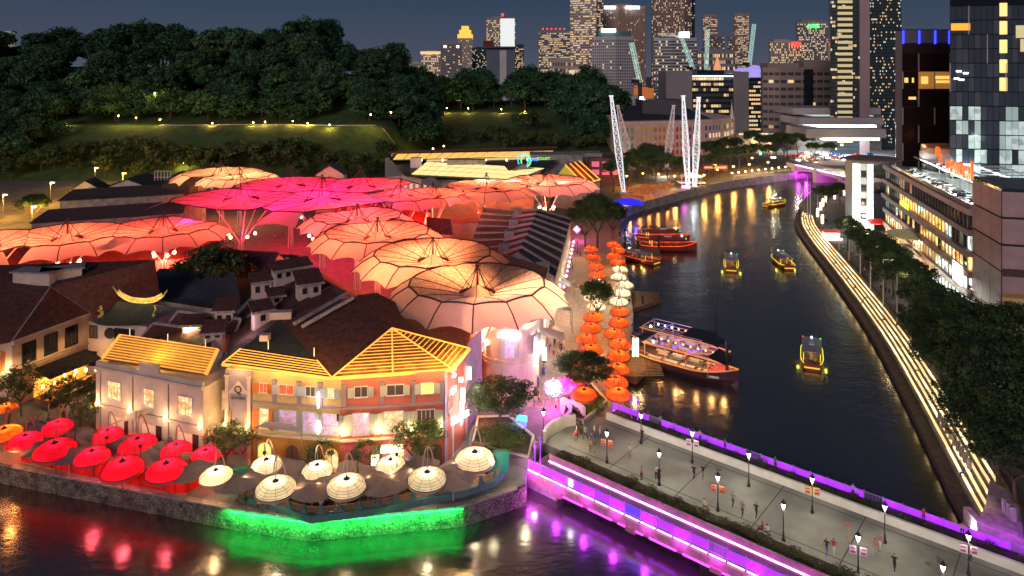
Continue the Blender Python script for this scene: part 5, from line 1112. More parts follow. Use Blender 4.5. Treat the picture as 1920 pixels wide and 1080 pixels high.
# grey petals between the domes
m_pet=mat('mauve_grey_canopy',(.24,.20,.24),.8,n=(1,.8,1.1),t=.12)
pet=[(445,900),(470,888),(560,900),(585,915),(615,900),(700,890),(720,905),(760,880),(690,905),(842,878),(850,895),(350,870),(372,882),(280,862),(210,850),(140,838),(130,862),(75,848),(70,812),(155,828),(235,845),(300,850),(260,872),(350,895),(545,870),(665,878),(780,860),(430,870)]
for i,(px,py) in enumerate(pet):
    c=G(px,py+4-(14 if px<400 else 0),2.45); mb=MB(); K_=18; vs=[c+V((0,0,.75))]
    for rr,dz in ((1.1,.12),(2.3,-.1)):
        for k in range(K_): a=2*PI*k/K_; r_=rr*(1+.18*math.cos(3*a+i)); vs.append(c+V((math.cos(a)*r_*1.15,math.sin(a)*r_*.95,dz+.15*math.cos(3*a+i))))
    fs=[(0,1+k,1+(k+1)%K_) for k in range(K_)]+[(1+k,1+K_+k,1+K_+(k+1)%K_,1+(k+1)%K_) for k in range(K_)]
    t=T('petal_canopy','mauve grey scalloped petal canopy spread '+('under the red dome parasols' if px<400 else 'between the white domes, left of the middle' if px<640 else 'between the white domes, right of the middle'),'canopy',V((c.x,c.y,0)),'grey petal canopies between the domes')
    part('membrane',mb.add(vs,fs),m_pet,t,smooth=True); part('stem',MB().tube((c.x,c.y,.02),(c.x,c.y,3.1),.09,.06),m_arch,t)
# terrace deck with wavy balustrade and green light
ter=[G(437,925,.5),G(585,969,.5),G(700,955,.5),G(868,921,.5),G(925,903,.5),G(947,880,.5)]
tz=[V((p.x,p.y,0)) for p in ter]; t=T('terrace','teal edged dining terrace cantilevered over the quay wall with a wavy balustrade','terrace',tz[1]); TT=t
inn=offs(tz,4.6); part('deck',MB().prism(edge(tz+inn[::-1]),.02,.30),m_wood,t)
m_teal=mat('teal_paint',(.10,.22,.20),.55,n=(1,.8,1.15)); m_teal2=mat('bright_teal_canvas',(.03,.35,.25),.6)
part('edge_beam',ribbon(tz,-.35,.1,-.08,.75),m_teal,t)
rs=resample(tz,2.05); fin=MB()
prof=[(-.75,0),(-.4,.1),(-.16,.5),(-.08,1.0),(.08,1.0),(.16,.5),(.4,.1),(.75,0)]
vs=[(x,-.14,z) for x,z in prof]+[(x,.10,z) for x,z in prof]; n_=len(prof); fin.add(vs,[tuple(range(n_)),tuple(range(2*n_-1,n_-1,-1))]+[(i,n_+i,n_+(i+1)%n_,(i+1)%n_) for i in range(n_)]); fm=fin.mesh('baluster_fin',m_teal)
rail_=MB().box((0,0,1.45),(2.0,.06,.06)); 
for k in range(4): rail_.box((0,0,.85+.15*k),(1.5,.04,.04))
rm_=rail_.mesh('rail_panel',mat('warm_rail',(.5,.35,.2),.5))
for i in range(len(rs)):
    a=rs[max(0,i-1)];b=rs[min(len(rs)-1,i+1)]; rz=math.atan2(b.y-a.y,b.x-a.x); piece('baluster_fin',fm,t,rs[i]+V((0,0,.72)),rz)
    if i<len(rs)-1: d=rs[i+1]-rs[i]; piece('rail_panel',rm_,t,(rs[i]+rs[i+1])/2+V((0,0,0)),math.atan2(d.y,d.x))
wq=[V((G(436,951).x,G(436,951).y,0)),V((G(580,972).x,G(580,972).y,0)),V((G(868,946).x,G(868,946).y,0))]; rs2=resample(wq,1.5); ofs=offs(rs2,-1.05)
part('green_led_strip',ribbon(offs(wq,-.55),-.03,.08,-.24,-.12),em('green_led',(.02,1,.10),5),t)
for p in ofs: light((p.x,p.y,-.12),(.005,1,.10),620,.12,'SPOT',(math.radians(28),0,0),140,.5)
for sx_,sy_,c_ in ((443,918,0),(935,885,1)):
    q=G(sx_,sy_,.4); part('canvas_cabin',MB().add([q+V((-1,-.6,.2)),q+V((1,-.6,.2)),q+V((1.3,.8,.2)),q+V((-.9,.8,.2)),q+V((-.7,-.3,2.4)),q+V((1.4,-.3,2.6)),q+V((1.2,.7,2.4)),q+V((-.7,.7,2.3))],[(4,5,6,7),(0,1,5,4),(2,3,7,6),(1,2,6,5)]),m_teal2,t)
# tables, diners
def tbl(c,rz,lab,grp,m_t):
    t=T('dining_table',lab,'table',c,grp,rz)
    piece('table_top',MB().box((0,0,.74),(1.5,.9,.06)).mesh('table_top',m_t),t,(0,0,0),local=True); piece('leg',MB().tube((0,0,0),(0,0,.72),.06).box((0,0,.03),(.6,.5,.05)).mesh('leg',m_dk),t,(0,0,0),local=True)
    for sg in (-1,1): piece('bench',MB().box((0,sg*.8,.43),(1.4,.35,.06)).box((-.6,sg*.8,.2),(.08,.3,.4)).box((.6,sg*.8,.2),(.08,.3,.4)).mesh('bench',m_wood),t,(0,0,0),local=True)
m_tt=mat('lit_timber_table',(.55,.3,.12),.5)
for i,(px,py) in enumerate(((460,935),(500,945),(560,952),(597,948),(640,950),(690,935),(735,930),(770,922),(815,915),(850,905),(875,900),(905,890),(480,918),(620,928))):
    c=G(px,py,.31); rz=.2 if px>585 else -.3; tbl(c,rz,'timber dining table with benches on the lily terrace','tables on the lily terrace',m_tt)
    for k,(dx,dy) in enumerate(((-.35,.8),(.35,-.8))):
        person('sit',c+V((dx*math.cos(rz)-dy*math.sin(rz),dx*math.sin(rz)+dy*math.cos(rz),-.02)),rz+(0 if dy>0 else PI),R.randrange(9),R.choice((1,4,3)),'diner seated at a terrace table over the green lit wall','diners on the lily terrace')
    light(c+V((0,0,2.6)),(1,.6,.25),42,.15)
t=T('bar_counter','long lit bar counter on the right part of the lily terrace','bar',G(690,925))
c=G(700,925,.31); d=V((.97,.24,0)); part('counter',MB().para(c+V((-4,0,0)),d*9,V((-.2,.8,0)),V((0,0,1.1))),m_dk,t); part('lit_shelf',MB().para(c+V((-4,1.2,1.2)),d*9,V((0,.1,0)),V((0,0,.25))),em('shelf_light',(1,.6,.2),2.0),t)
bt=MB()
for i in range(40): q=c+V((-3.8,.5,1.1))+d*(8.6*i/40); bt.lathe([(.06,0),(.06,.22),(.02,.34)],q,5,i%2)
part('bottle',bt,[mat('amber_bottle',(.3,.12,.03),.2),mat('pale_bottle',(.5,.5,.45),.2)],t,None,'stuff')
# red scalloped barrier and walkway left
rb=[G(40,867),G(130,888),G(210,904),G(300,922),G(345,930),G(378,912)]; rb=[V((p.x,p.y,0)) for p in rb]; t=T('barrier','red lit scalloped fabric barrier along the quay under the red domes','barrier',rb[1])
part('kerb',ribbon(rb,-.1,.15,0,.12),m_conc,t); rs=resample(rb,1.7); m_redf=mat('red_fabric',(.75,.035,.02),.7,n=(1,.8,1.1),t=.5)
for i in range(len(rs)-1):
    d=rs[i+1]-rs[i]; L_=d.length; pn=[(0,.12),(L_,.12)]+[(L_*(1-k/6),2.3-.55*math.sin(PI*k/6)) for k in range(7)]
    mb=MB(); dd=d.normalized(); nn=V((dd.y,-dd.x,0))*.05; mb.add([rs[i]+dd*x+V((0,0,z)) for x,z in pn]+[rs[i]+dd*x+V((0,0,z))-nn for x,z in pn],[tuple(range(9)),tuple(range(17,8,-1))]+[(k,9+k,9+(k+1)%9,(k+1)%9) for k in range(9)]); part('fabric_panel',mb,m_redf,t)
    part('post',MB().tube(rs[i],rs[i]+V((0,0,2.35)),.08),m_redf,t)
for q in rs[::2]: light(q+V((0,.9,1.2)),(1,.05,.02),330,.4)
light(G(20,850,2.5),(1,.35,.08),380,.4); light(G(400,915,2),(1,.5,.15),160,.3)
# planting in front of the facades
for px,py,k,sc_,lb in ((150,800,'open',.8,'dark shrub tree between the white house and the villa'),(175,825,'open',.7,'low leafy tree beside the villa corner'),(120,790,'open',.8,'bushy plant by the terrace bar'),(40,780,'open',.9,'orange lit flowering tree at the left edge'),(15,800,'open',.8,'orange lit bush under the leftmost orange dome'),(425,880,'open',.75,'small dark tree in front of the pedimented entrance'),(450,882,'open',.7,'slim shrub tree before the yellow arches'),(690,893,'open',.55,'potted frangipani before the ochre wall'),(780,893,'open',.9,'dark leafy tree before the coral wall'),(800,890,'open',.8,'second leafy tree touching the coral wall corner'),(600,895,'open',.55,'slim potted tree before the ochre arch'),(385,640,'near',.0,'')):
    if sc_: tree(k,R.randrange(3),G(px,py),sc_,lb)
q=G(375,640); tree('street',1,V((q.x,q.y+6,0)),1.45,'dark courtyard tree between the temple roof and the chimneys')
light(G(30,800,3),(1,.4,.08),420,.3)
# ---------------------------------------------------------------- bridge
P0=V((2.0,89.1,0)); bd=V((.765,-.644,0)); bn=V((.644,.765,0)); BL=74.0; DZ=.3
def BP(s,o,z=0): return P0+bd*s+bn*o+V((0,0,z))
t=T('footbridge','wide pedestrian bridge with planters and purple lit railings','bridge',BP(14,9)); BR=t
def slab(nm,s0,s1,o0,o1,z0,z1,m_,par=None): return part(nm,MB().para(BP(s0,o0,z0),bd*(s1-s0),bn*(o1-o0),V((0,0,z1-z0))),m_,par or t)
m_deck=mat('bridge_paving',(.29,.295,.28),.6,n=(.16,.45,1.15),b=(7,.25))
slab('deck',-2,BL,5.6,16.4,-.9,DZ,m_deck); slab('deck_edge_slab',0,BL,.0,5.6,-1.1,.05,mat('dark_purple_ledge',(.10,.06,.10),.7)); slab('deck_edge_slab',0,BL,16.4,19.9,-1.1,.05,m_conc)
m_pinkw=mat('pinkish_parapet',(.45,.22,.30),.7,n=(1.5,.75,1.1))
slab('planter_wall',1.5,BL,2.4,2.65,.052,1.25,m_pinkw); slab('planter_soil',1.6,BL,2.66,5.2,.052,.75,mat('soil',(.05,.035,.025),.95,n=(2,.5,1.4),b=(8,.7))); slab('kerb_bench',2,BL,5.2,5.7,.31,.62,m_conc)
slab('led_line',1.5,BL,2.32,2.395,.38,.52,e_purw); slab('white_wall',1.0,BL,16.42,16.8,.052,1.2,m_white); slab('planter_soil',1.0,BL,16.81,19.3,.052,.65,mat('soil'))
slab('outer_beam',0,BL,-.35,-.02,-1.3,-.25,mat('tan_beam',(.42,.26,.2),.75,n=(2,.7,1.1)))
[slab('added_violet_strip',s_+.3,s_+3.5,-.42,-.36,-1.28,-1.12,em('added_violet_glow',(.6,.04,1),5)) for s_ in range(5,70,4)]  # glowing strips added under the beam to tint the water purple
slab('outer_beam',0,BL,19.92,20.2,-1.3,-.25,mat('tan_beam'))
for s_ in range(8,70,9): slab('expansion_joint',s_,s_+.10,5.72,16.38,DZ+.001,DZ+.006,m_dk)
for o_ in (7.0,15.3): slab('drain_channel',1,BL,o_,o_+.16,DZ+.0065,DZ+.011,mat('drain_grate',(.08,.08,.08),.5))
for i in range(16): q=BP(6+R.random()*60,7.5+R.random()*7.4,DZ+.012); part('manhole_cover',MB().lathe([(.32,0),(.32,.01)],q,14),mat('iron_cover',(.12,.11,.10),.6),t) if i<7 else None
# railings: panels of balusters, purple lit
m_prail=mat('violet_painted_steel',(.35,.25,.45),.5)
pn=MB(); pl_=2.0
for k in range(14): pn.box((-.95+k*.146,0,.62),(.035,.035,1.0))
pn.box((0,0,1.14),(1.96,.08,.06)).box((0,0,.12),(1.96,.08,.05)); pm_=pn.mesh('railing_panel',m_prail)
glow=MB().box((0,.0,.62),(1.9,.015,.95)).mesh('lit_screen',em('purple_screen',(.42,.015,1),1.3)); gb=MB().box((0,0,.62),(1.9,.015,.95)).mesh('lit_screen',em('blue_screen',(.01,.02,1),2))
led=MB().box((0,0,.03),(1.75,.07,.09)).mesh('led_dash',e_purw); ledb=MB().box((0,0,.03),(1.55,.07,.07)).mesh('led_dash',em('blue_violet_led',(.12,.1,1),8)); pst=MB().box((0,0,.65),(.12,.14,1.35)).mesh('post',m_prail)
rzb=math.atan2(bd.y,bd.x)
for side,o_s in ((0,.0),(1,19.75)):
    for i in range(int(BL/2)):
        s=1+2*i; 
        if side==1 and s<1: continue
        piece('railing_panel',pm_,t,BP(s,o_s,.05),rzb); piece('post',pst,t,BP(s-1,o_s,.0),rzb)
        dark=side==0 and i in (12,18,19,22); 
        if not dark and not(side==1 and i%7==3): piece('lit_screen',gb if side==0 and i==7 else glow,t,BP(s,o_s+(.06 if side==0 else .06),.05),rzb)
        piece('led_dash',led if side==0 else ledb,t,BP(s,o_s-(.14 if side==0 else .16),-.08 if side==0 else .12),rzb)
        if side==0 and i%5==2: part('bracket',MB().box(BP(s,-.4,-1.2),(1.2,.5,.5),rzb),mat('tan_beam'),t)
        if i%2==0 and i<34:
            if side==0: light(BP(s,-.9,.1),(.6,.03,1),240,.3); light(BP(s,1.4,.5),(.85,.05,.75),34,.2)
            else: light(BP(s,19.2,1.1),(.35,.05,1),26,.2)
slab('abutment',-.5,4.4,.05,19.5,-5,-.95,mat('stained_abutment',(.52,.40,.46),.8,n=(1.2,.5,1.1)))
slab('pier',22.5,24.2,1.0,19,-5,-.95,m_conc); slab('girder',0,BL,2,3,-1.9,-1.1,m_conc); slab('girder',0,BL,15,16,-1.9,-1.1,m_conc)
light(BP(3,-2.5,-1.3),(.9,.15,.9),420,.3); [light(BP(s_,3+o_,-1.95),(.8,.05,.9),500,.5) for s_ in (7,13,20,28,36,44) for o_ in (0,6)]
part('flag_sign',MB().box(BP(6.6,-.1,.7),(.5,.1,.7),rzb),e_wht,t)
# hedges on the bridge
hm=[]
for s in range(3):
    mb=leafcloud(random.Random(s+200),420,.8,.11,0,None,(0,0,.35),.65,.2); mb.m=[R.choice((0,0,1)) for _ in mb.m]; hm.append(mb.mesh('foliage',[m_leaf,mat('red_brown_foliage',(.10,.03,.02),.7,n=(.6,.5,1.5))]))
for i in range(64):
    s=2.4+i*1.12; q=BP(s+R.uniform(-.3,.3),3.9+R.uniform(-.5,.7),.62); inst('hedge_shrub',hm[i%3],q,R.random()*6,R.uniform(.75,1.25),'low dark hedge shrub in the near planter of the bridge','shrub','hedge in the near bridge planter')
for i in range(54):
    s=2.0+i*1.3; q=BP(s+R.uniform(-.4,.4),18.1+R.uniform(-.7,.7),.5); inst('hedge_shrub',hm[i%3],q,R.random()*6,R.uniform(.4,1.0),'low shrub in the far planter behind the white wall of the bridge','shrub','shrubs in the far bridge planter')
# lamp posts
def lamppost(px,py,label,bn_=None,off=0):
    g=G(px,py,DZ); t=T('lamp_post',label,'lamp post',g,'bridge lamp posts')
    part('pole',MB().lathe([(.2,0),(.2,.25),(.12,.35),(.09,.9),(.06,1.0),(.05,3.5)],g,10),m_blk,t)
    part('lantern',MB().lathe([(.10,3.5),(.27,4.0)],g,6,cap=True),e_wht,t); part('lantern_roof',MB().lathe([(.33,4.0),(.12,4.28),(.03,4.45)],g,6),m_blk,t)
    if bn_:
        part('banner_arm',MB().box(g+V((0,0,2.97)),(1.7,.05,.05),-.35),m_blk,t)
        for sg in (-1,1):
            c=g+V((math.cos(-.35)*.47*sg,math.sin(-.35)*.47*sg,2.5)); b=part('banner',MB().box(c,(.62,.03,.85),-.35),mat('banner_'+bn_,{'orange':(.6,.22,.08),'white':(.6,.5,.62),'yellow':(.65,.4,.05)}[bn_],.7),t); [part('banner_print',MB().box(c+V((0,-.03,z_)),(.45,.02,h_),-.35),mat('banner_ink_'+bn_,(.3,.05,.12),.7),b) for z_,h_ in ((.18,.12),(-.2,.2))]
    light(g+V((0,-.1,3.45)),(1,.86,.62),430,.14)
for px,py,b_,lb in ((1138,868,'orange','lamp post with orange banners, first of the near row from the plaza'),(1236,910,None,'second lamp post of the near row with people beside it'),(1346,958,'orange','third lamp post of the near row with small red banners'),(1469,1015,None,'fourth lamp post of the near row, without banners'),(1609,1080,'white','lamp post with two large pale banners near the bottom edge'),(1202,832,None,'first lamp post of the far row beside a walker'),(1298,868,'white','second lamp post of the far row with a pale banner'),(1404,912,None,'third lamp post of the far row'),(1523,962,'yellow','fourth lamp post of the far row with yellow banners'),(1659,1018,None,'fifth lamp post of the far row near the purple railing'),(1816,1078,'white','lamp post with red and white banners, farthest right'),(1019,826,None,'lamp post at the foot of the steps before the bridge'),(1768,1140,None,'lamp post cut by the bottom edge')): lamppost(px,py,lb,b_)
for px,py in ((1130,860),(1236,905),(1353,972)): pass
# bridge walkers
for i,(px,py,po,tp,bt_,lb) in enumerate(((1181,858,'walk',6,4,'lone walker crossing near the first lamps'),(1203,900,'stand',5,1,'person in a pink top sitting at the planter edge'),(1231,898,'stand',0,1,'pair figure in white beside the second near lamp'),(1236,902,'stand',1,1,'pair figure in black beside the second near lamp'),(1301,897,'walk',1,1,'left walker in black of the couple at the middle'),(1318,897,'walk',1,4,'right walker in black of the couple at the middle'),(1374,950,'walk',4,1,'left walker of the blurred trio'),(1392,968,'walk',4,1,'middle walker of the blurred trio'),(1418,970,'walk',1,1,'right walker of the blurred trio'),(1429,1000,'sit',2,1,'person in red sitting on the planter edge'),(1438,1004,'sit',0,1,'person in white sitting on the planter edge'),(1550,1040,'walk',1,3,'walker in black beside the pale banners'),(1563,1040,'walk',2,0,'walker in a red top beside the pale banners'),(1590,1005,'walk',5,6,'walker in pink near the right lamps'),(1641,1040,'walk',5,6,'left walker in a pale dress near the fifth far lamp'),(1650,1030,'walk',5,0,'right walker in a pink dress near the fifth far lamp'),(1677,1070,'walk',1,1,'walker in dark clothes right of the trio'),(1760,1072,'walk',7,4,'walker at the bottom edge'),(1820,1050,'stand',3,1,'person in a light blue shirt leaning at the last lamp'),(1204,826,'stand',1,1,'person in black beside the first far lamp'),(1320,955,'sit',0,2,'child on the planter edge below the third lamp'))):
    g=G(px,py,DZ+(.22 if po=='sit' else 0)); 
    person(po,g-V((0,0,.0)),(-.9 if i%2 else 2.3) if po=='walk' else R.uniform(-3,3),tp,bt_,lb+' of the bridge')
for i,s in enumerate((5.2,8.1,14,17.5,24,33,40.2,43.8,51,53)): person('lean',BP(s,19.1,.3),rzb+PI+R.uniform(-.3,.3),R.randrange(9),1,'person leaning on the far purple railing of the bridge','people at the far railing')
# ornate purple posts at the bridge heads
for px,py,lb in ((1003,905,'left ornate post of the pair'),(1013,912,'right ornate post of the pair'),(1184,788,'left slim post of the far pair'),(1196,792,'right slim post of the far pair')):
    g=G(px,py,.3) if px>1100 else G(px,880 if px<1010 else 872,.0); t=T('ornate_post',lb+' glowing purple at the bridge head','post',g,'purple posts at the bridge heads'); h=3.6
    part('shaft',MB().lathe([(.16,0),(.12,.3),(.08,.5),(.06,h*.7),(.16,h*.75),(.18,h*.86),(.05,h*.9)],g,8),em('purple_post',(.4,.04,.9),.55),t); part('cap',MB().box(g+V((0,0,h*.95)),(.7,.12,.12)).lathe([(.1,h*.96),(.14,h),(.02,h+.15)],g,8),m_prail,t)
# plaza before the bridge: curved benches, planters, trees
def arcwall(c,r_,a0,a1,h_,th,m_,label,cat='wall'):
    t=T('curved_wall',label,cat,c); n_=14; mb=MB(); pts=[V((c.x+math.cos(a0+(a1-a0)*k/n_)*r_,c.y+math.sin(a0+(a1-a0)*k/n_)*r_,0)) for k in range(n_+1)]
    part('wall',ribbon(pts,-th/2,th/2,0,h_),m_,t); part('coping',ribbon(pts,-th/2-.05,th/2+.05,h_+.001,h_+.08),m_white,t)
arcwall(G(1100,840),5.6,1.75,3.0,1.7,.35,m_cream,'tall cream curved wall at the mouth of the bridge'); arcwall(G(1010,780),4.6,-1.2,.6,1.4,.4,m_cream,'cream curved wall beside the bridge steps'); arcwall(G(1050,795),3.6,.2,1.5,1.8,.35,m_white,'white curved fin wall beside the magenta blossom light')
def planter(pts,h_,label,m_=None):
    q=[V((G(*p).x,G(*p).y,0)) for p in pts]; t=T('planter',label,'planter',sum(q,V((0,0,0)))/len(q)); part('wall',ribbon(q+[q[0],q[1]],0,.3,0,h_),m_ or m_cream,t); part('soil',MB().prism(edge(q),.0,h_-.25),mat('soil'),t); return q,t
q1,_=planter(((885,850),(990,880),(1002,838),(955,798),(895,800)),1.6,'cream planter wall around the big tree left of the bridge')
q2,_=planter(((1052,790),(1095,800),(1140,762),(1110,728),(1068,740)),1.0,'low cream planter with a grass mound beside the river')
for cpt,n_,rr,lb in ((G(940,820,1.2),5,3.6,'clipped green hedge under the big tree left of the bridge'),(G(1095,755,.8),5,3.4,'rounded green hedge mound beside the magenta blossom light')):
    mb=MB(); rnd=random.Random(n_+int(rr*10)); leafcloud(rnd,6500,rr,.17,0,mb,cpt,.32,.25); single('hedge',mb,m_leaf3,lb,'hedge',kind='stuff',loc=(cpt.x,cpt.y,.4))
tree('near',0,G(940,812)+V((0,0,.8)),(1.3,1.3,.66),'broad leafy tree in the planter left of the bridge mouth'); tree('near',1,G(1095,752)+V((0,0,.5)),(1.25,1.25,.68),'spreading tree in the round planter beside the orange lanterns'); tree('near',2,G(1118,610),.95,'tree standing among the white lanterns'); tree('near',0,G(1120,470),1.7,'large dark tree at the far end of the lantern rows'); tree('near',1,G(1098,470),1.4,'dark tree beside the canopy tip above the magenta light'); tree('near',2,G(1148,455),1.2,'dark tree overhanging the blue lit quay corner')
for px,py,z,c_ in ((925,868,2.6,(1,.85,.5)),(1080,800,2.4,(1,.85,.5)),(985,850,2.6,(1,.85,.5)),(868,790,3,(1,.9,1)),(905,780,2.5,(1,.4,.2)),(965,790,2.2,(.2,.3,1)),(990,740,2.6,(1,.5,1))): light(G(px,py,z),c_,240,.2)
t=T('blossom_light','magenta and white glowing blossom sculpture by the river walk','light sculpture',G(1042,765)); c=G(1042,765)
part('trunk',MB().tube(c,c+V((0,0,2.2)),.12,.08),m_dk,t); mb=MB(); leafcloud(random.Random(5),420,1.5,.14,0,mb,c+V((-.3,0,3.0)),.8,.1); part('white_blossom',mb,em('white_pink_glow',(1,.55,1),5),t,None,'stuff')
mb=MB(); leafcloud(random.Random(6),520,1.9,.14,0,mb,c+V((1.4,.4,3.1)),.6,.1); part('magenta_blossom',mb,em('magenta_glow',(1,.03,.75),2.4),t,None,'stuff'); light(c+V((-.3,-1.6,2.2)),(1,.1,.8),1500,.6)
t=T('sign','bright blue and green screen sign in the hedge corner','sign',G(975,800)); part('screen',MB().box(G(978,800)+V((0,0,1.2)),(1.6,.15,.8),-.3),em('cyan_screen',(.1,.6,.9),2),t); part('blue_light',MB().box(G(978,800)+V((.2,-.2,.5)),(1.0,.2,.5),-.3),e_blue,t)
# crowds
def crowd(n,poly,z,lab,grp,poses=('stand','walk','stand')):
    k=0
    while k<n:
        u_,v_=R.random(),R.random(); a,b,c_,d_=[G(*p,z) for p in poly]; q=a.lerp(b,u_).lerp(d_.lerp(c_,u_),v_)
        person(R.choice(poses),q,R.uniform(-3.1,3.1),R.randrange(9),R.choice((1,1,3,4,6)),lab,grp,R.uniform(.93,1.05)); k+=1
crowd(12,((1075,850),(1130,850),(1140,800),(1080,800)),DZ,'pedestrian gathering at the mouth of the bridge','pedestrians at the bridge mouth')
crowd(14,((130,865),(360,905),(380,880),(150,845)),0,'guest standing under the red dome parasols','guests under the red domes')
for i in range(12): tbl(G(120+i*23,872+i*3.2+(i%2)*-8,.02),R.uniform(-.4,.4),'dark dining table under the red dome parasols','tables under the red domes',m_wood)
crowd(34,((1000,770),(1055,770),(1060,650),(1010,650)),0,'passer-by on the river walk below the front canopy','crowd on the river walk')
crowd(26,((1050,560),(1095,560),(1100,420),(1075,420)),0,'stroller on the orange lit walk beside the lantern rows','strollers by the lanterns')
crowd(34,((1150,470),(1215,470),(1205,440),(1140,440)),0,'person in the crowd at the boat landing','crowd at the boat landing')
crowd(14,((560,520),(620,540),(600,430),(500,440)),0,'shopper in the street under the canopies','street shoppers')
crowd(12,((60,800),(150,800),(150,760),(70,760)),0,'guest on the paved court by the terrace bar','guests in the court')
crowd(34,((1235,358),(1320,340),(1320,332),(1235,345)),0,'far visitor on the left bank promenade','far bank visitors')
# ---------------------------------------------------------------- lantern rows by the river
lo=[(1160,735),(1154,712),(1158,688),(1160,664),(1163,642),(1152,622),(1160,602),(1162,582)]; lw=[(1160,563),(1166,547),(1172,532),(1160,517),(1162,503)]; lo2=[(1158,490),(1152,478),(1160,467),(1150,457)]
la=[(1095,735),(1085,705),(1090,670)]; la1=[(1108,652),(1100,632),(1108,612),(1112,592)]; lwa=[(1118,572),(1112,556),(1116,542),(1120,528)]; la2=[(1120,513),(1118,498),(1112,480),(1108,465)]
dLO=domeproto('lantern_canopy','lantern canopy',shellm('orange_lantern_membrane',(.9,.20,.05)),e_warm,m_archr,'x',2.2); dLW=domeproto('lantern_canopy','lantern canopy',shellm('white_lantern_membrane',(.85,.78,.62)),e_wht,m_arch,'x',2.2)
ordn=['first','second','third','fourth','fifth','sixth','seventh','eighth']
for lst,pr,lc,p,lb in ((lo,dLO,(1,.55,.25),330,'orange lantern canopy of the river side row, {} from the bridge end'),(lw,dLW,(1,.8,.5),420,'white lantern canopy of the river side row, {} from the bridge end'),(lo2,dLO,(1,.5,.2),300,'orange lantern canopy beyond the white ones of the river side row, {} from them'),(la,dLO,(1,.5,.2),260,'orange lantern canopy half hidden by the planter tree, {} from the bridge'),(la1,dLO,(1,.5,.2),300,'orange lantern canopy of the inner row, {} from the planter tree'),(lwa,dLW,(1,.8,.5),420,'white lantern canopy of the inner row, {} from the bridge end'),(la2,dLO,(1,.45,.2),280,'orange lantern canopy beyond the white ones of the inner row, {} from them')):
    for i,(px,py) in enumerate(lst):
        Y=FP*47/(py-YH); putdome(pr,px,py,4.6*FP/Y*.95,lb.format(ordn[i]),(lc[0],lc[1]*(.75 if pr is dLO else 1),lc[2]*(.5 if pr is dLO else 1)),p*1.9,'lantern canopies by the river',3.1,R.uniform(-.1,.1))
for px,py in ((1105,720),(1110,680),(1120,640),(1128,600),(1132,560),(1135,520),(1135,490),(1060,700),(1062,640),(1070,580),(1080,520),(1085,470)): light(G(px,py,2.3),(1,.45,.14),260,.3)
# landing stages
t=T('landing_stage','timber landing stage with white lit bollards beside the two moored dining boats','jetty',G(1190,690)); a_=[G(1164,700,-1.0),G(1194,708,-1.0),G(1212,690,-1.0),G(1206,640,-1.0),G(1176,632,-1.0)]
pf=edge(a_); part('platform',MB().prism(pf,-2.2,-1.0),m_wood,t)
pk=MB().box((0,0,0),(7,.32,.06)).mesh('plank',m_wood)
for i in range(26): q=G(1176,640,-1).lerp(G(1196,705,-1),i/25); piece('plank',pk,t,q+V((.9,0,.04)),.05)
for px in (1188,1195): part('lit_bollard',MB().tube(G(px,668,-.9),G(px,668,-.9)+V((0,0,3.2)),.25),em('pale_green_tube',(.8,1,.55),2.2),t)
light(G(1190,660,1.8),(1,.65,.3),330,.3); light(G(1200,640,2.2),(1,.6,.25),300,.3)
t=T('landing_stage','dark empty pontoon with piles in front of the white lanterns','jetty',G(1210,560)); part('platform',MB().prism(edge([G(1172,585,-1.4),G(1240,560,-1.4),G(1236,548,-1.4),G(1172,545,-1.4)]),-2.3,-1.4),m_wood,t)
for px,py in ((1180,582),(1205,575),(1238,560)): part('pile',MB().tube(G(px,py,-2)+V((0,0,-2)),G(px,py,-2)+V((0,0,2.4)),.22),m_dk,t)
t=T('landing_stage','boat landing with mooring piles under the waiting crowd','jetty',G(1190,470)); part('platform',MB().prism(edge([G(1165,480,-1.2),G(1240,480,-1.2),G(1235,462,-1.2),G(1165,455,-1.2)]),-2.3,-1.2),m_wood,t)
for px,py in ((1172,480),(1196,482),(1172,455),(1235,470)): part('pile',MB().tube(G(px,py,-2)+V((0,0,-2)),G(px,py,-2)+V((0,0,4.4)),.3),m_dk,t)
for px,py,tp,lb in ((1342,625,553,'tall mooring pile standing in the river behind the dining boats'),(1363,720,638,'mooring pile at the bow of the near dining boat')):
    g=G(px,py,-2.4); Y=g.y; single('mooring_pile',MB().tube(g-V((0,0,2)),V((g.x,g.y,EYE-(tp-YH)*Y/FP)),.3,.26,8),m_blk,lb,'pile',loc=(g.x,g.y,-2.4))
# ---------------------------------------------------------------- boats
e_orlan=em('orange_boat_lantern',(1,.30,.06),4)
def hull(L_,B_,H_,mb,mi=0,bow=.35,z0=-.35,n=12,inset=.0):
    secs=[]
    for i in range(n+1):
        u_=i/n; x=-L_/2+L_*u_; w_=B_/2*(1-max(0,(u_-(1-bow))/bow)**2)*(.78+.22*min(1,u_/.25)) if u_>0 else B_/2*.72
        w_=max(.06,w_-inset); sh=H_*(1+.55*max(0,(u_-.6)/.4)**2+.2*max(0,(.25-u_)/.25)**2); secs.append([(x,-w_,sh),(x,-w_*.93,sh*.35),(x,-w_*.55,z0),(x,w_*.55,z0),(x,w_*.93,sh*.35),(x,w_,sh)])
    vs=[p for s in secs for p in s]; fs=[(i*6+j,(i+1)*6+j,(i+1)*6+j+1,i*6+j+1) for i in range(n) for j in range(5)]+[(0,1,2,3,4,5)]
    mb.add(vs,[f[::-1] for f in fs],mi); return [(s[0],s[5]) for s in secs]
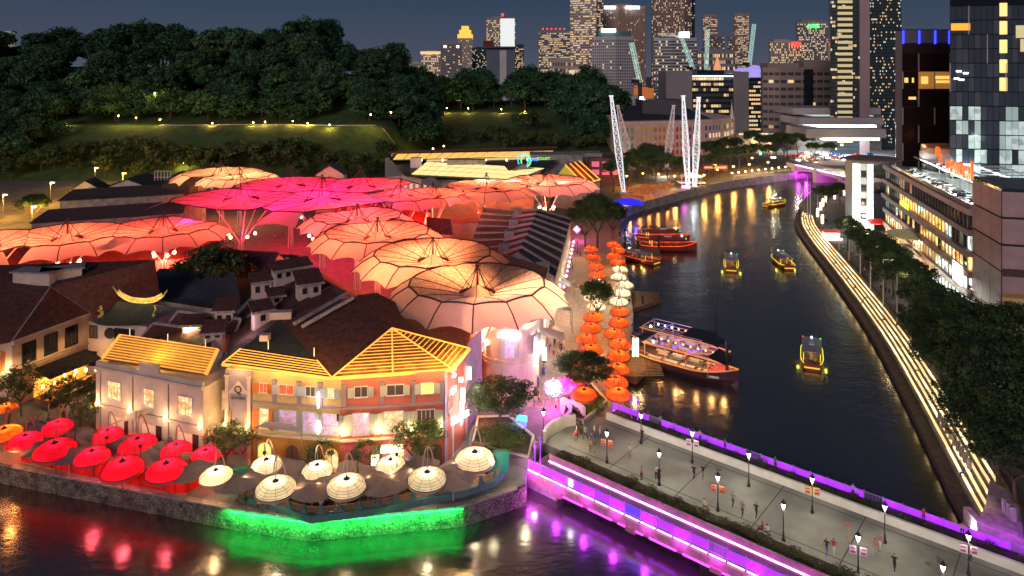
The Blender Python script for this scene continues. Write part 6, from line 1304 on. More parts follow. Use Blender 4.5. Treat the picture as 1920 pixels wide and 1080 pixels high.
def dining_boat(loc,rz,label,cl,deckc,cool):
    t=T('dining_boat',label,'boat',loc,None,rz)
    def P(nm,mb,m_,par=None,sm=False): return piece(nm,mb.mesh(nm,m_,smooth=sm),par or t,(0,0,0),local=True)
    L_=19;B_=6.0;H_=1.7; mb=MB(); sc=hull(L_,B_,H_,mb,bow=.42,z0=-.5); P('hull',mb,mat('dark_hull_'+cl,(.07,.03,.035) if not cool else (.05,.04,.07),.35),sm=False)
    dk=MB(); dk.add([V(s[0])+V((0,.08,-.62)) for s in sc]+[V(s[1])+V((0,-.08,-.62)) for s in sc],[(i,i+1,len(sc)+i+1,len(sc)+i) for i in range(len(sc)-1)]); P('deck',dk,mat('boat_deck_'+cl,deckc,.6,n=(2,.7,1.2)))
    for k in (0,1): P('gunwale',MB().path([V(s[k])+V((0,0,.02)) for s in sc],.12,5),mat('gold_gunwale',(.6,.25,.06),.4,e=(1,.35,.05),es=.35 if not cool else .08))
    P('bow_deck',MB().add([V(sc[i][0])+V((0,0,-.05)) for i in range(9,13)]+[V(sc[i][1])+V((0,0,-.05)) for i in range(9,13)],[(i,i+1,5+i,4+i) for i in range(3)]),mat('red_bow_deck',(.35,.04,.03),.5))
    P('lettering_plate',MB().box((6.2,-2.22,1.25),(1.6,.05,.35),.33),m_white)
    zr=4.3; fr_=mat('pink_grey_frame',(.5,.38,.38),.5); xs=[-6.5,-2.6,1.3,5.2]
    for x in xs:
        for y in (-2.4,2.4): P('post',MB().tube((x,y,.9),(x,y,zr),.07),fr_)
        P('roof_beam',MB().tube((x,-2.5,zr),(x,2.5,zr+.0),.08,None,4),fr_)
    for y in (-2.5,-.8,.8,2.5): P('roof_rail',MB().tube((-6.5,y,zr),(5.2,y,zr),.05 if abs(y)<2 else .08,None,4),fr_)
    cv=mat('navy_canvas',(.02,.02,.04),.7)
    P('canvas_panel',MB().poly([(5.2,-2.4,zr+.1),(8.0,-1.9,zr-.7),(8.0,1.9,zr-.7),(5.2,2.4,zr+.1)],0,.06),cv); P('canvas_panel',MB().poly([(-6.5,-2.6,zr+.12),(-9,-2.4,zr-.4),(-9,2.4,zr-.4),(-6.5,2.6,zr+.12)],0,.06),cv)
    P('side_awning',MB().poly([(-6.5,2.5,zr+.1),(5.2,2.5,zr+.1),(5.2,3.3,zr-.3),(-6.5,3.3,zr-.3)],0,.05),cv)
    if cool: P('canvas_panel',MB().poly([(1.3,-2.4,zr+.12),(5.2,-2.4,zr+.12),(5.2,2.4,zr+.12),(1.3,2.4,zr+.12)],0,.05),cv)
    [P('rail',MB().path([V(s[k_])+V((0,.15-.3*k_,.75)) for s in sc[:10]],.04,4),fr_) for k_ in (0,1)]
    for k in range(4):
        for y in (-1.7,1.5): P('long_table',MB().box((-4.9+k*3.1,y,1.75),(2.4,.8,.07)).box((-4.9+k*3.1,y,1.4),(1.8,.3,.6)),mat('white_tablecloth',(.7,.62,.5),.7))
    P('sofa',MB().box((-2,.2,1.4),(2.6,.8,.5)).box((1.6,.2,1.4),(2.6,.8,.5)),mat('green_sofa',(.08,.16,.13),.7))
    cs=(1,.45,.13) if not cool else (.3,.3,1)
    for k in range(8): P('lantern',MB().lathe([(.02,-.22),(.22,0),(.02,.22)],(-5.4+k*1.4,1.9,3.6),7),e_orlan if not cool or k in(3,4) else em('blue_lantern',(.25,.4,1),9))
    P('lantern',MB().lathe([(.02,-.25),(.25,0),(.02,.25)],(-5.6,-.8,3.9),7),em('pale_yellow_lamp',(1,.9,.5),12))
    if cool: P('led_floor',MB().box((0,0,1.12),(7,2.6,.05)),em('violet_floor',(.25,.12,1),1.2))
    M_=Matrix.Translation(loc)@Matrix.Rotation(rz,4,'Z')
    for x,y in ((-4.5,-.5),(-1,.8),(-1,-1.4),(2.5,-.8),(5,-.3),(7,0)): light(M_@V((x,y,3.5)),cs if not(cool and x==-1) else (.6,.2,1),230 if not cool else 150,.25)
    for k in range(20):
        x=R.uniform(-5.5,7.5); y=R.choice((-2.0,-1.1,.9,2.0)) if x<5 else R.uniform(-1,1); q=M_@V((x,y,1.02)); person('sit',q,rz+(0 if y<0 else PI)+(PI if abs(y)<1.5 else 0),R.randrange(9),1,'diner on the '+('near red' if not cool else 'far violet lit')+' dining boat','diners on the '+('near' if not cool else 'far')+' boat')
    return t
dining_boat((30.0,123.5,WZ+.1),math.atan2(-.62,.78),'near moored dining boat with orange lanterns and an open frame roof','warm',(.32,.14,.05),False)
dining_boat((31.0,131.0,WZ+.1),math.atan2(-.62,.78),'dining boat moored behind, lit violet and half covered by dark canvas','cool',(.12,.10,.2),True)
# bumboats
def bumboat(loc,rz,label,edgec,roofc,grp='river bumboats',sc_=1):
    t=T('bumboat',label,'boat',loc,grp,rz); t.scale=(sc_,)*3
    def P(nm,mb,m_,sm=False): return piece(nm,mb.mesh(nm,m_,smooth=sm),t,(0,0,0),local=True)
    mb=MB(); sc=hull(12.5,3.9,1.1,mb,bow=.35,z0=-.3); P('hull',mb,mat('red_hull',(.25,.03,.02),.45)); 
    dk=MB(); dk.add([V(s[0])+V((0,.05,-.35)) for s in sc]+[V(s[1])+V((0,-.05,-.35)) for s in sc],[(i,i+1,len(sc)+i+1,len(sc)+i) for i in range(len(sc)-1)]); P('deck',dk,m_wood)
    for k in (0,1): P('led_gunwale',MB().path([V(s[k])+V((0,0,.05)) for s in sc],.055,5),edgec)
    P('transom_light',MB().box((-6.3,0,.6),(.12,2.7,.25)),mat('gold_transom',(.6,.4,.05),.5,e=(1,.6,.05),es=.8))
    for x in (-3.6,-1.2,1.2,3.2):
        for y in (-1.45,1.45): P('post',MB().tube((x,y,.8),(x,y,2.55),.07),em('yellow_post',(1,.75,.1),1.0) if x==-3.6 else m_dk)
    rf=MB(); n_=6; vs=[]
    for i in range(n_+1):
        y=-1.75+3.5*i/n_; z=2.5+.35*math.cos(y/1.75*PI/2); vs+=[(-4.2,y,z),(3.8,y,z),(-4.2,y,z-.1),(3.8,y,z-.1)]
    rf.add(vs,[(4*i,4*i+1,4*i+5,4*i+4) for i in range(n_)]+[(4*i+2,4*i+6,4*i+7,4*i+3) for i in range(n_)]+[(4*i,4*i+4,4*i+6,4*i+2) for i in range(n_)]+[(4*i+1,4*i+3,4*i+7,4*i+5) for i in range(n_)]); P('roof',rf,roofc)
    P('roof_hatch',MB().box((0,0,2.9),(1.4,.9,.18)),m_white); P('mast_light',MB().box((3.0,0,3.0),(.25,.25,.3)),e_cool)
    P('port_lamp',MB().box((3.6,1.6,2.75),(.14,.14,.14)),e_red); P('starboard_lamp',MB().box((3.6,-1.6,2.75),(.14,.14,.14)),e_grn)
    for x in (-3,-1.5,0,1.5): P('bench',MB().box((x,0,1.0),(.4,2.4,.35)),m_wood)
    M_=Matrix.Translation(loc)@Matrix.Rotation(rz,4,'Z')@Matrix.Scale(sc_,4); light(M_@V((-2,0,2.1)),(1,.65,.25),60,.2); light(M_@V((1.5,0,2.1)),(1,.65,.25),60,.2)
    for s in (-1,1): light(M_@V((-3,s*2.4,.8)),(.9,.8,.05),34,.2)
    for k in range(4): person('sit',M_@V((R.uniform(-4.6,1.5),R.uniform(-.9,.9),.72)),rz-PI/2,R.randrange(9),1,'passenger seated in a bumboat','bumboat passengers')
    return t
eyl=em('yellow_led_gunwale',(.95,.85,.03),1.6); erd=em('red_led_gunwale',(1,.07,.02),1.8); m_rg=mat('grey_boat_roof',(.30,.30,.36),.5); m_rr=mat('red_boat_roof',(.35,.06,.04),.5)
for px,py,rz,lb,e_,r_,s in ((1522,672,PI/2-.39,'bumboat with yellow lit sides sailing away in the middle of the lower river',eyl,m_rg,.95),(1371,500,PI/2-.30,'bumboat outlined in yellow heading away, left of the river centre',eyl,m_rg,.95),(1466,495,PI/2-.05,'bumboat with a red edge and yellow stern right of the river centre',eyl,m_rg,1),(1454,386,.55,'small far bumboat with a blue bow light near the purple bridge',eyl,m_rr,.95),(1196,489,PI/2+.75,'bumboat with a red and yellow edge moored at the landing piles',erd,m_rg,1),(1252,468,-.03,'near one of the two red lit bumboats moored side by side',erd,m_rr,1.35),(1243,452,-.03,'far one of the two red lit bumboats moored side by side',erd,m_rr,1.3)):
    bumboat(G(px,py,WZ),rz,lb,e_,r_,sc_=s)
# ---------------------------------------------------------------- right bank: lit steps
sb=smooth(SB[2:11],2); t=T('lit_steps','long curved flight of riverside steps with bright gold light strips','steps',G(1640,610))
part('river_wall',ribbon(sb,-.3,.5,-5,-1.5),mat('dark_wall',(.09,.065,.06),.85,n=(1,.6,1.3)),t); part('lower_walk',ribbon(sb,.5,1.5,-5,-1.7),mat('dark_wall'),t); part('kerb',ribbon(sb,1.5,1.75,-5,-1.2),m_conc,t)
e_sts=[em('gold_step_light',(1,.72,.32),1.5),em('soft_step_light',(1,.68,.3),1.15),em('bright_step_light',(1,.76,.4),1.9)]
sp_=resample(sb,3.6); sn_=[p_2-p_1 for p_1,p_2 in zip(sp_,offs(sp_,1.0))]
for k in range(5):
    z=-1.3+.22*k; w0=1.8+.78*k; part('step',ribbon(sb,w0,w0+.77,-5,z),m_conc,t); 
    for a_ in range(len(sp_)-1):
        o0=R.uniform(.08,.16); g_=R.choice((0,0,0,.06)); part('light_strip',MB().add([p_+V((0,0,z+dz_)) for dz_ in (.004,.05) for p_ in (sp_[a_]+sn_[a_]*(w0+o0),sp_[a_+1].lerp(sp_[a_],.03+g_)+sn_[a_+1]*(w0+o0),sp_[a_+1].lerp(sp_[a_],.03+g_)+sn_[a_+1]*(w0+o0+.36),sp_[a_]+sn_[a_]*(w0+o0+.36))],[(3,2,1,0),(4,5,6,7),(0,1,5,4),(1,2,6,5),(2,3,7,6),(3,0,4,7)]),R.choice(e_sts),t)
part('upper_kerb',ribbon(sb,5.7,6.3,-5,.25),mat('dark_wall'),t)
for i,q in enumerate(resample(sb,7)): light(q+V((1.5,.5,1.0)),(1,.66,.25),60,.6)
rs=resample(offs(sb,6.4),2.0)
t=T('promenade_railing','thin dark railing along the top of the lit steps','railing',rs[0]); rp=MB().box((0,0,1.05),(2,.06,.06)).box((0,0,.6),(2,.04,.04)).box((1,0,.52),(.07,.07,1.04)).mesh('rail_panel',m_dk)
for i in range(len(rs)-1): d=rs[i+1]-rs[i]; piece('rail_panel',rp,t,(rs[i]+rs[i+1])/2,math.atan2(d.y,d.x))
t=T('abutment_wall','purple lit sloping wall where the right bank meets the bridge','wall',G(1880,1000)); a_=[V((SB[i].x,SB[i].y,0)) for i in (-5,-4,-3,-2)]
part('wall_face',ribbon(a_,-.35,.45,-5,.0),mat('stained_abutment'),t); part('slope',MB().poly([V((a_[0].x+2.4,a_[0].y+.3,.1)),a_[1]+V((0,0,.02)),a_[2]+V((0,0,.02)),V((a_[2].x+5,a_[2].y+8,.1)),V((a_[0].x+6,a_[0].y+5,.1))],0,.3),mat('stained_abutment'),t)
light(G(1885,985,2.0),(.6,.03,1),520,.5); light(G(1905,1010,-1.0),(.8,.05,1),300,.5); light(G(1850,975,1.5),(.7,.1,.9),160,.5)
t=T('moon_light','bright white shimmering light on the water edge by the right end of the bridge','lamp',G(1820,985)); part('lamp_head',MB().box(G(1826,990,.2),(.5,.2,.3)),e_wht,t); light(G(1822,985,-.8),(1,.95,.8),120,.2)
# promenade lamps
for i,(px,tp,bs) in enumerate(((1573,410,470),(1592,424,490),(1613,438,515),(1632,462,545),(1656,487,575),(1682,513,607),(1708,545,640),(1737,578,672),(1514,330,400),(1519,340,418),(1533,352,398))):
    g=G(px,bs); h_=(bs-tp)*g.y/FP; t=T('promenade_lamp',('tall slender mast at the river bend, ' if px<1540 else 'tall promenade lamp with a side arm, ')+['farthest of the avenue','second farthest of the avenue','third farthest of the avenue','fourth farthest of the avenue','fifth farthest of the avenue','third nearest of the avenue','second nearest of the avenue','nearest of the avenue','left one','middle one','right one'][i],'lamp post',g,'promenade lamps on the right bank')
    part('pole',MB().tube(g,g+V((0,0,h_)),.13,.09,7),mat('pale_pole',(.5,.47,.45),.5),t)
    if px>1540: part('arm',MB().tube(g+V((0,0,h_)),g+V((1.9,0,h_+.05)),.06),mat('pale_pole'),t); part('lamp_head',MB().box(g+V((1.7,0,h_-.05)),(.9,.3,.12)),em('soft_lamp',(1,.8,.55),3),t); light(g+V((1.6,-.2,h_-.5)),(1,.72,.42),240,.2)
for i,(px,py) in enumerate(((1533,412),(1539,400),(1543,392),(1548,386),(1565,378),(1583,371),(1542,425))):
    g=G(px,py); t=T('lantern_column',['second nearest','middle','third farthest','fourth farthest','second farthest','farthest','nearest'][i]+' cream glowing lantern column on the far part of the right bank','lamp',g,'lantern columns on the right bank'); part('glow_tube',MB().tube(g+V((0,0,1)),g+V((0,0,3.8)),.45,.45,8),em('cream_tube',(1,.8,.5),2.2),t); part('base',MB().tube(g,g+V((0,0,.98)),.3,.3,8),m_conc,t); light(g+V((-.9,-.6,2.5)),(1,.75,.45),160,.3)
for i,(px,py) in enumerate(((1797,775),(1826,812),(1745,690))):
    g=G(px,py); t=T('garden_lamp',['garden lamp with a white globe left of the big trees','lower garden lamp near the end of the steps','garden lamp half hidden beside the third crown'][i],'lamp post',g); part('pole',MB().tube(g,g+V((0,0,3.2)),.06),m_blk,t); part('globe',MB().lathe([(.05,3.2),(.26,3.5),(.05,3.8)],g,8),e_wht,t); light(g+V((-.3,-.3,3.0)),(.95,1,.5),150,.2)
for i in range(26):
    j=R.randrange(2,len(sp_)-3); q=sp_[j]+sn_[j]*R.choice((2.2,3.0,3.8,4.6)); person('sit',q+V((0,0,-1.25)),math.atan2(sn_[j].y,sn_[j].x)-PI/2,R.randrange(9),1,'person sitting on the gold lit riverside steps','people on the gold steps')
# small grave-like bollards
for i in range(9):
    u_=i/8; g=G(1762+u_*55,790+u_*88); inst('stone_bollard',MB().lathe([(.3,0),(.3,1.0),(.2,1.25),(.02,1.3)],(0,0,0),8).mesh('stone_bollard',m_conc),g,0,1,'stone bollard in the row beside the steps under the trees','bollard','stone bollards beside the steps')
for px,py in ((1885,960),(1900,975),(1893,968)): inst('stone_bollard',MB().lathe([(.4,0),(.4,1.3),(.25,1.5)],(0,0,0),8).mesh('stone_bollard',m_conc),G(px,py),0,1,'squat stone bollard in the purple light at the bank corner','bollard','bollards at the purple corner')
# trees of the right bank
rt=[(1800,760,'near',(1.7,1.7,1.1),'wide low crown at the end of the avenue beside the garden lamp'),(1838,850,'near',(1.6,1.6,1.05),'dark crown leaning over the lower steps'),(1872,905,'near',(1.5,1.5,1.0),'lowest crown beside the purple corner'),(1905,945,'near',(1.3,1.3,.9),'small crown at the bottom of the right edge'),(1880,850,'street',(1.35,1.35,1.0),'broad crown between the two lowest trees'),(1780,715,'near',(1.6,1.6,1.1),'wide crown just past the nearest avenue lamp'),(1850,790,'near',(1.7,1.7,1.15),'massive crown in the middle of the dark grove'),(1755,690,'street',(1.2,1.2,.9),'crown touching the nearest avenue lamp'),(1548,400,'street',.9,'tree at the river bend in front of the white glass pylon'),(1575,383,'street',.75,'turquoise lit tree left of the white glass pylon'),(1590,470,'street',.85,'small street tree below the white glass pylon'),(1618,495,'street',.9,'street tree beside the red awning'),(1640,520,'street',1.0,'street tree before the shop fronts'),(1655,548,'near',1.3,'street tree by the round glass canopy'),(1675,560,'street',1.05,'dense tree right of the round glass canopy'),(1705,600,'near',1.35,'tree beside the bright white screen'),(1735,640,'street',1.0,'tree before the white lit shopfront'),(1765,660,'street',1.05,'tree covering the lower shop windows'),(1790,700,'near',1.4,'dark tree where the avenue ends'),(1830,720,'street',1.0,'tree under the mall corner'),(1815,770,'near',1.5,'big tree behind the white garden lamp'),(1865,770,'street',1.1,'dense tree at the right, second from the top'),(1905,740,'near',1.5,'tree at the right edge under the mall corner'),(1860,830,'near',1.5,'big dark tree over the end of the steps'),(1915,810,'street',1.15,'dense tree cut by the right edge'),(1895,880,'near',1.45,'lowest big tree at the right edge'),(1950,900,'near',1.5,'tree standing mostly beyond the right edge'),(1940,850,'street',1.1,'second tree beyond the right edge')]
for px,py,k,sc_,lb in rt: tree(k,R.randrange(3),G(px,py),sc_,lb)
light(G(1580,385,8),(.1,.8,1),900,.5)
for i in range(70):
    u_=R.random(); a=G(1600,480).lerp(G(1900,930),u_); g=a+V((R.uniform(2,10),R.uniform(-3,3),.2)); g.z=.2; inst('ground_shrub',hm[i%3],g,R.random()*6,R.uniform(1.2,2.2),'low shrub on the planted bank under the avenue trees','shrub','shrubs under the avenue trees')
# people on the right bank
for i in range(46):
    u_=R.random(); n_=len(rs)-1; q=rs[int(u_*n_*.75)]; person(R.choice(('stand','walk','lean')),V((q.x,q.y,0))+V((R.uniform(.5,3.5),R.uniform(-1,1),0)),R.uniform(-3,3),R.randrange(9),1,'stroller on the promenade above the gold steps','strollers above the gold steps')
# ---------------------------------------------------------------- mall
M1=V((88.6,128.7,0)); md=V((14.5,53.5,0)).normalized(); mn=V((-md.y,md.x,0)) # md away along facade, mn towards the river
ML=85.0; t=T('shopping_mall','glass fronted shopping mall with brown bands, rooftop car park and an orange sign','building',M1); MA=t
m_band=mat('brown_mall_band',(.26,.17,.16),.5,n=(.5,.8,1.1)); m_tile=mat('pinkish_brown_tile',(.46,.31,.31),.5,n=(.5,.85,1.1)); m_mglass=mat('mall_glass',(.03,.035,.04),.08)
def mp_(s,o,z=0): return M1+md*s+mn*o+V((0,0,z))
def mslab(nm,s0,s1,o0,o1,z0,z1,m_): return part(nm,MB().para(mp_(s0,o0,z0),md*(s1-s0),mn*(o1-o0),V((0,0,z1-z0))),m_,t)
mslab('core',0.3,ML,-60,-.5,-.02,21.4,m_band)
FL=[0.0,4.6,8.8,13.0,17.2,21.4]
s0=14.5
for k,z in enumerate(FL): 
    if k: mslab('floor_band',s0,ML,-.3,.9 if k!=3 else 1.3,z-.75,z+.45,m_band if k<5 else m_tile)
gp=[interior('shop_window_amber',(1,.52,.1),(1,.7,.2),1.7,.9),interior('shop_window_gold',(1,.66,.25),(1,.85,.5),1.3,.9),interior('shop_window_cool',(.7,.85,.75),(1,1,.95),1.5,.9),m_mglass,em('shop_window_dim',(1,.6,.25),.3),em('shop_window_green',(.3,.5,.3),.12)]
pw=2.35; pane=[MB().box((0,0,0),(pw-.16,.1,2.85)).mesh('window_pane',g) for g in gp]; mul=MB().box((0,0,0),(.14,.3,3.0)).mesh('mullion',mat('mall_mullion',(.25,.22,.2),.5)); rzm=math.atan2(md.y,md.x)
n_=int((ML-s0)/pw)
for fl in range(5):
    for i in range(n_):
        s=s0+pw*(i+.5); u_=i/n_; z=(FL[fl]+.45+FL[fl+1]-.75)/2
        if fl==0: g=2 if u_<.35 else R.choice((0,1,4))
        elif fl==1: g=R.choice((2,2,1,3)) if u_<.3 else R.choice((0,1,1,4,3))
        elif fl==2: g=R.choice((1,1,3,0)) if .1<u_<.45 else R.choice((0,0,1,3)) if u_<.75 else R.choice((2,3,5))
        elif fl==3: g=R.choice((2,5,3)) if u_<.22 else R.choice((0,0,0,1)) if u_<.75 else R.choice((0,1,3))
        else: g=3 if u_<.6 else R.choice((3,3,4))
        piece('window_pane',pane[g],t,mp_(s,.02,z),rzm); piece('mullion',mul,t,mp_(s+pw/2,.1,z),rzm)
part('white_screen',MB().para(mp_(17,1.0,5.6),md*5.5,mn*.15,V((0,0,4))),em('bright_screen',(1,1,.95),5),t)
for k in range(4): part('shop_sign',MB().para(mp_(57+k*2.2,1.0,13.6),md*1.2,mn*.1,V((0,0,1.2))),em('lime_sign2',(.75,1,.05),3),t)
for s in range(16,80,7): light(mp_(s,3.2,3.4),(1,.75,.42) if s>40 else (.95,1,.85),420,.5)
# corner block with tile panels
mslab('corner_core',.2,14.3,-40,-.1,-.02,28.4,m_mglass)
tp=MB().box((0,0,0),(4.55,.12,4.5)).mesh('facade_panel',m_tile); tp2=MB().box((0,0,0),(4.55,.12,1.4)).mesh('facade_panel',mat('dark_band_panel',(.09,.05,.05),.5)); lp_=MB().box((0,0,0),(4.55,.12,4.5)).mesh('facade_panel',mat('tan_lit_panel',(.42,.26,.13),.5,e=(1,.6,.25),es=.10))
cd_=-mn # front face direction to the right
zz=[2.6,7.3,11.0,15.8,20.7,25.6]; 
for r_,z in enumerate(zz):
    for i in range(3): piece('facade_panel',tp,t,mp_(.2+4.75*(i+.5),.0,z),rzm)
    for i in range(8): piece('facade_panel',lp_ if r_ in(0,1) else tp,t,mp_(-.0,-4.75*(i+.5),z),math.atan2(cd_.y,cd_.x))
for z in (13.3,5.0):
    for i in range(8): piece('facade_panel',tp2,t,mp_(-.15,-4.75*(i+.5),z),math.atan2(cd_.y,cd_.x))
mslab('roof_deck',.4,14.2,-39,-.3,28.41,28.6,mat('blue_roof_deck',(.03,.07,.13),.5,n=(.5,.8,1.1))); mslab('roof_rib',.4,14.2,-12,-11.8,28.6,28.8,m_dk)
for k in range(9): mslab('corner_window_strip',1,13.5,.07,.12,4+k*.01,4.02+k*.01,m_dk) if 0 else None
# roof: lit car park with cars
mslab('car_park_deck',s0,ML-8,-22,-.6,21.42,21.6,mat('lit_car_park_floor',(.5,.52,.5),.7,n=(.6,.7,1.1)))
mslab('glass_balustrade',s0,ML-8,.2,.3,21.86,22.8,mat('balustrade_glass',(.25,.28,.26),.15)); mslab('handrail',s0,ML-8,.15,.35,22.8,22.9,m_grey)
for k in range(4): mslab('roof_beam',s0,ML-8,-5.6-k*5,-5.3-k*5,25.0,25.4,m_grey)
for k in range(12): mslab('cross_beam',s0+2+k*5,s0+2.3+k*5,-21,-5.3,25.41,25.6,m_grey)
for k in range(12): mslab('strip_light',s0+3+k*5,s0+6+k*5,-8.2,-7.9,24.7,24.8,e_cool); 
for k in range(6): light(mp_(s0+5+k*10,-3.5,25.0),(.9,1,.93),1000,.5); light(mp_(s0+5+k*10,-14,24.5),(.85,1,.93),700,.5)
def carproto(label,c_):
    t=T('parked_car',label,'car',(0,0,0)); b=MB()
    prof=[(-2.2,.35),(-2.2,.85),(-1.5,.95),(-.9,1.42),(.7,1.42),(1.35,.95),(2.1,.82),(2.2,.35)]; n_=len(prof); w_=.88
    b.add([(x,-w_*(.85 if z>1.2 else 1),z) for x,z in prof]+[(x,w_*(.85 if z>1.2 else 1),z) for x,z in prof],[tuple(range(n_-1,-1,-1)),tuple(range(n_,2*n_))]+[(i,(i+1)%n_,n_+(i+1)%n_,n_+i) for i in range(n_)])
    part('body',b,mat('car_paint_'+c_[0],c_[1],.25,.3),t); part('window',MB().box((-.1,0,1.2),(1.9,1.62,.32)).box((1.0,0,1.15),(.5,1.4,.2)),m_glass,t)
    for x in (-1.35,1.35):
        for y in (-.85,.85): part('wheel',MB().tube((x,y-.1,.33),(x,y+.1,.33),.33,.33,12),m_blk,t)
    for y in (-.6,.6): part('headlight',MB().box((2.18,y,.65),(.08,.3,.14)),e_cool if c_[2] else m_white,t); part('tail_light',MB().box((-2.19,y,.75),(.06,.3,.14)),e_red if c_[2] else mat('dark_red',(.2,.01,.015)),t)
    return t
cp0=[carproto('x',c) for c in (('white',(.6,.6,.6),0),('silver',(.35,.36,.38),0),('black',(.02,.02,.025),0))]; ccount=0
cl_=['white','silver','black']
for k in range(15):
    for o in (-3.0,-13.5):
        if o<-4 and k%2: continue
        i=R.randrange(3); cp(cp0[i],mp_(s0+3.5+k*3.6,o,21.6),rzm+PI/2+R.uniform(-.04,.04),None,cl_[i]+' car parked on the lit roof deck of the mall','cars on the mall roof')
# sign
sg_=T('roof_sign','large orange rooftop letters with a bird emblem reading central','sign',mp_(30,-5,21.6)); zt=25.8
rots=(PI/2,0,rzm+PI)
text('central',6.4,e_orl,sg_,mp_(37.4,-4.6,zt-.3),rots,.25,'letters','CENTER')
em_=MB(); 
for k in range(5):
    em_.path([mp_(52-.0*k+1.9*math.cos(a+k*.3),-4.6,zt+2.6+1.9*math.sin(a+k*.7)) for a in (0,.5,1,1.5)],.32,5)
part('bird_emblem',em_,e_orl,sg_); part('sign_rail',MB().para(mp_(26,-4.7,zt-.55),md*27,mn*.2,V((0,0,.25))),m_grey,sg_)
for k in range(6): part('sign_post',MB().tube(mp_(27+k*5,-4.7,21.6),mp_(27+k*5,-4.7,zt-.4),.12),m_grey,sg_)
# round terrace with lamps at the far end of the mall roof
cx=mp_(72,-16,0); t=T('roof_pavilion','round roof terrace with a ring of warm lamps above the mall','building',V((cx.x,cx.y,21.6)))
part('drum',MB().lathe([(9.6,21.6),(9.6,25.6),(10.2,25.7),(10.2,27.2),(9.7,27.3),(9.6,27.4)],cx,36),mat('pavilion_grey',(.42,.36,.36),.6),t); part('glazing_band',MB().lathe([(9.68,22.4),(9.68,25.0)],cx,36,cap=False),m_mglass,t)
part('balustrade',MB().lathe([(9.9,27.4),(9.9,28.8)],cx,36,cap=False),mat('amber_glass_rail',(.3,.18,.12),.2),t)
for k in range(20):
    a=PI*.75+PI*1.25*k/19; q=cx+V((math.cos(a)*9.3,math.sin(a)*9.3,28.2)); part('terrace_lamp',MB().lathe([(.02,-.3),(.3,0),(.02,.3)],q,7),e_warm,t)
    if k%3==0: light(q+V((0,0,.8)),(1,.6,.25),300,.3)
# white glass pylon
t=T('glass_pylon','white glowing glass stair pylon at the far end of the mall','building',mp_(ML+1,2)); pa=G(1597,420);pb=G(1634,428); Yp=222
pa=V(((1598-960)/FP*Yp,Yp,0)); pb=V(((1638-960)/FP*(Yp-2),Yp-2,0)); ht=EYE-(302-YH)*Yp/FP
part('core',MB().prism(edge([pa,pb,pb+V((2,9,0)),pa+V((2,9,0))]),0,ht),mat('pylon_grey',(.5,.5,.5),.5),t); f=frame(pa,pb); w_=f[3]; e_py=em('pylon_glass',(.9,1,.86),1.5)
for i in range(8):
    z0=3.5+i*(ht-4)/8; h_=(ht-4)/8-.25
    for x0,x1,m_ in ((0.1,w_*.38,e_py),(w_*.42,w_*.66,em('pylon_window',(.85,.9,.75),.5) if i%2 else m_mglass),(w_*.7,w_-.1,e_py)): part('glass_panel',MB().para(f[0]+f[1]*x0+f[2]*.02+V((0,0,z0)),f[1]*(x1-x0),f[2]*.12,V((0,0,h_))),m_,t)
part('entrance_glow',MB().para(f[0]+f[2]*.1+V((0,0,.1)),f[1]*w_,f[2]*.2,V((0,0,3.1))),em('shop_white',(1,.9,.75),4),t); part('roof_disc',MB().lathe([(7.5,ht+.2),(8,ht+.6),(7.4,ht+1)],f[0]+f[1]*(w_+1)+V((0,3,0)),24),m_band,t)
light(f[0]+f[1]*w_*.6+f[2]*3+V((0,0,4)),(1,.95,.85),1500,.5)
t=T('awning','red awning beside the white glowing entrance','awning',G(1640,415)); q=G(1640,416,3.5); part('fabric',MB().poly([q+V((-2,-1.5,-.3)),q+V((3,-1.5,-.5)),q+V((3,1.5,.6)),q+V((-2,1.5,.6))],0,.1),mat('red_awning',(.6,.03,.03),.6,e=(1,.02,.02),es=.4),t); part('post',MB().tube(q+V((-1.8,-1.3,-3.5)),q+V((-1.8,-1.3,-.3)),.06),m_grey,t); light(q+V((0,-2,-1)),(1,.9,.8),400,.3)
t=T('kiosk','small red and white kiosk on the far part of the promenade','kiosk',G(1555,448)); q=G(1558,448); part('body',MB().box(q+V((0,0,1.1)),(4,3,2.2)),em('kiosk_glow',(1,.8,.7),1.2),t); part('roof',MB().box(q+V((0,-.2,2.4)),(5,3.6,.3)),mat('red_awning'),t); part('counter_light',MB().box(q+V((0,-1.9,.4)),(5,.2,.3)),e_wht,t); light(q+V((-2,-2.4,1.5)),(1,.8,.7),300,.3)
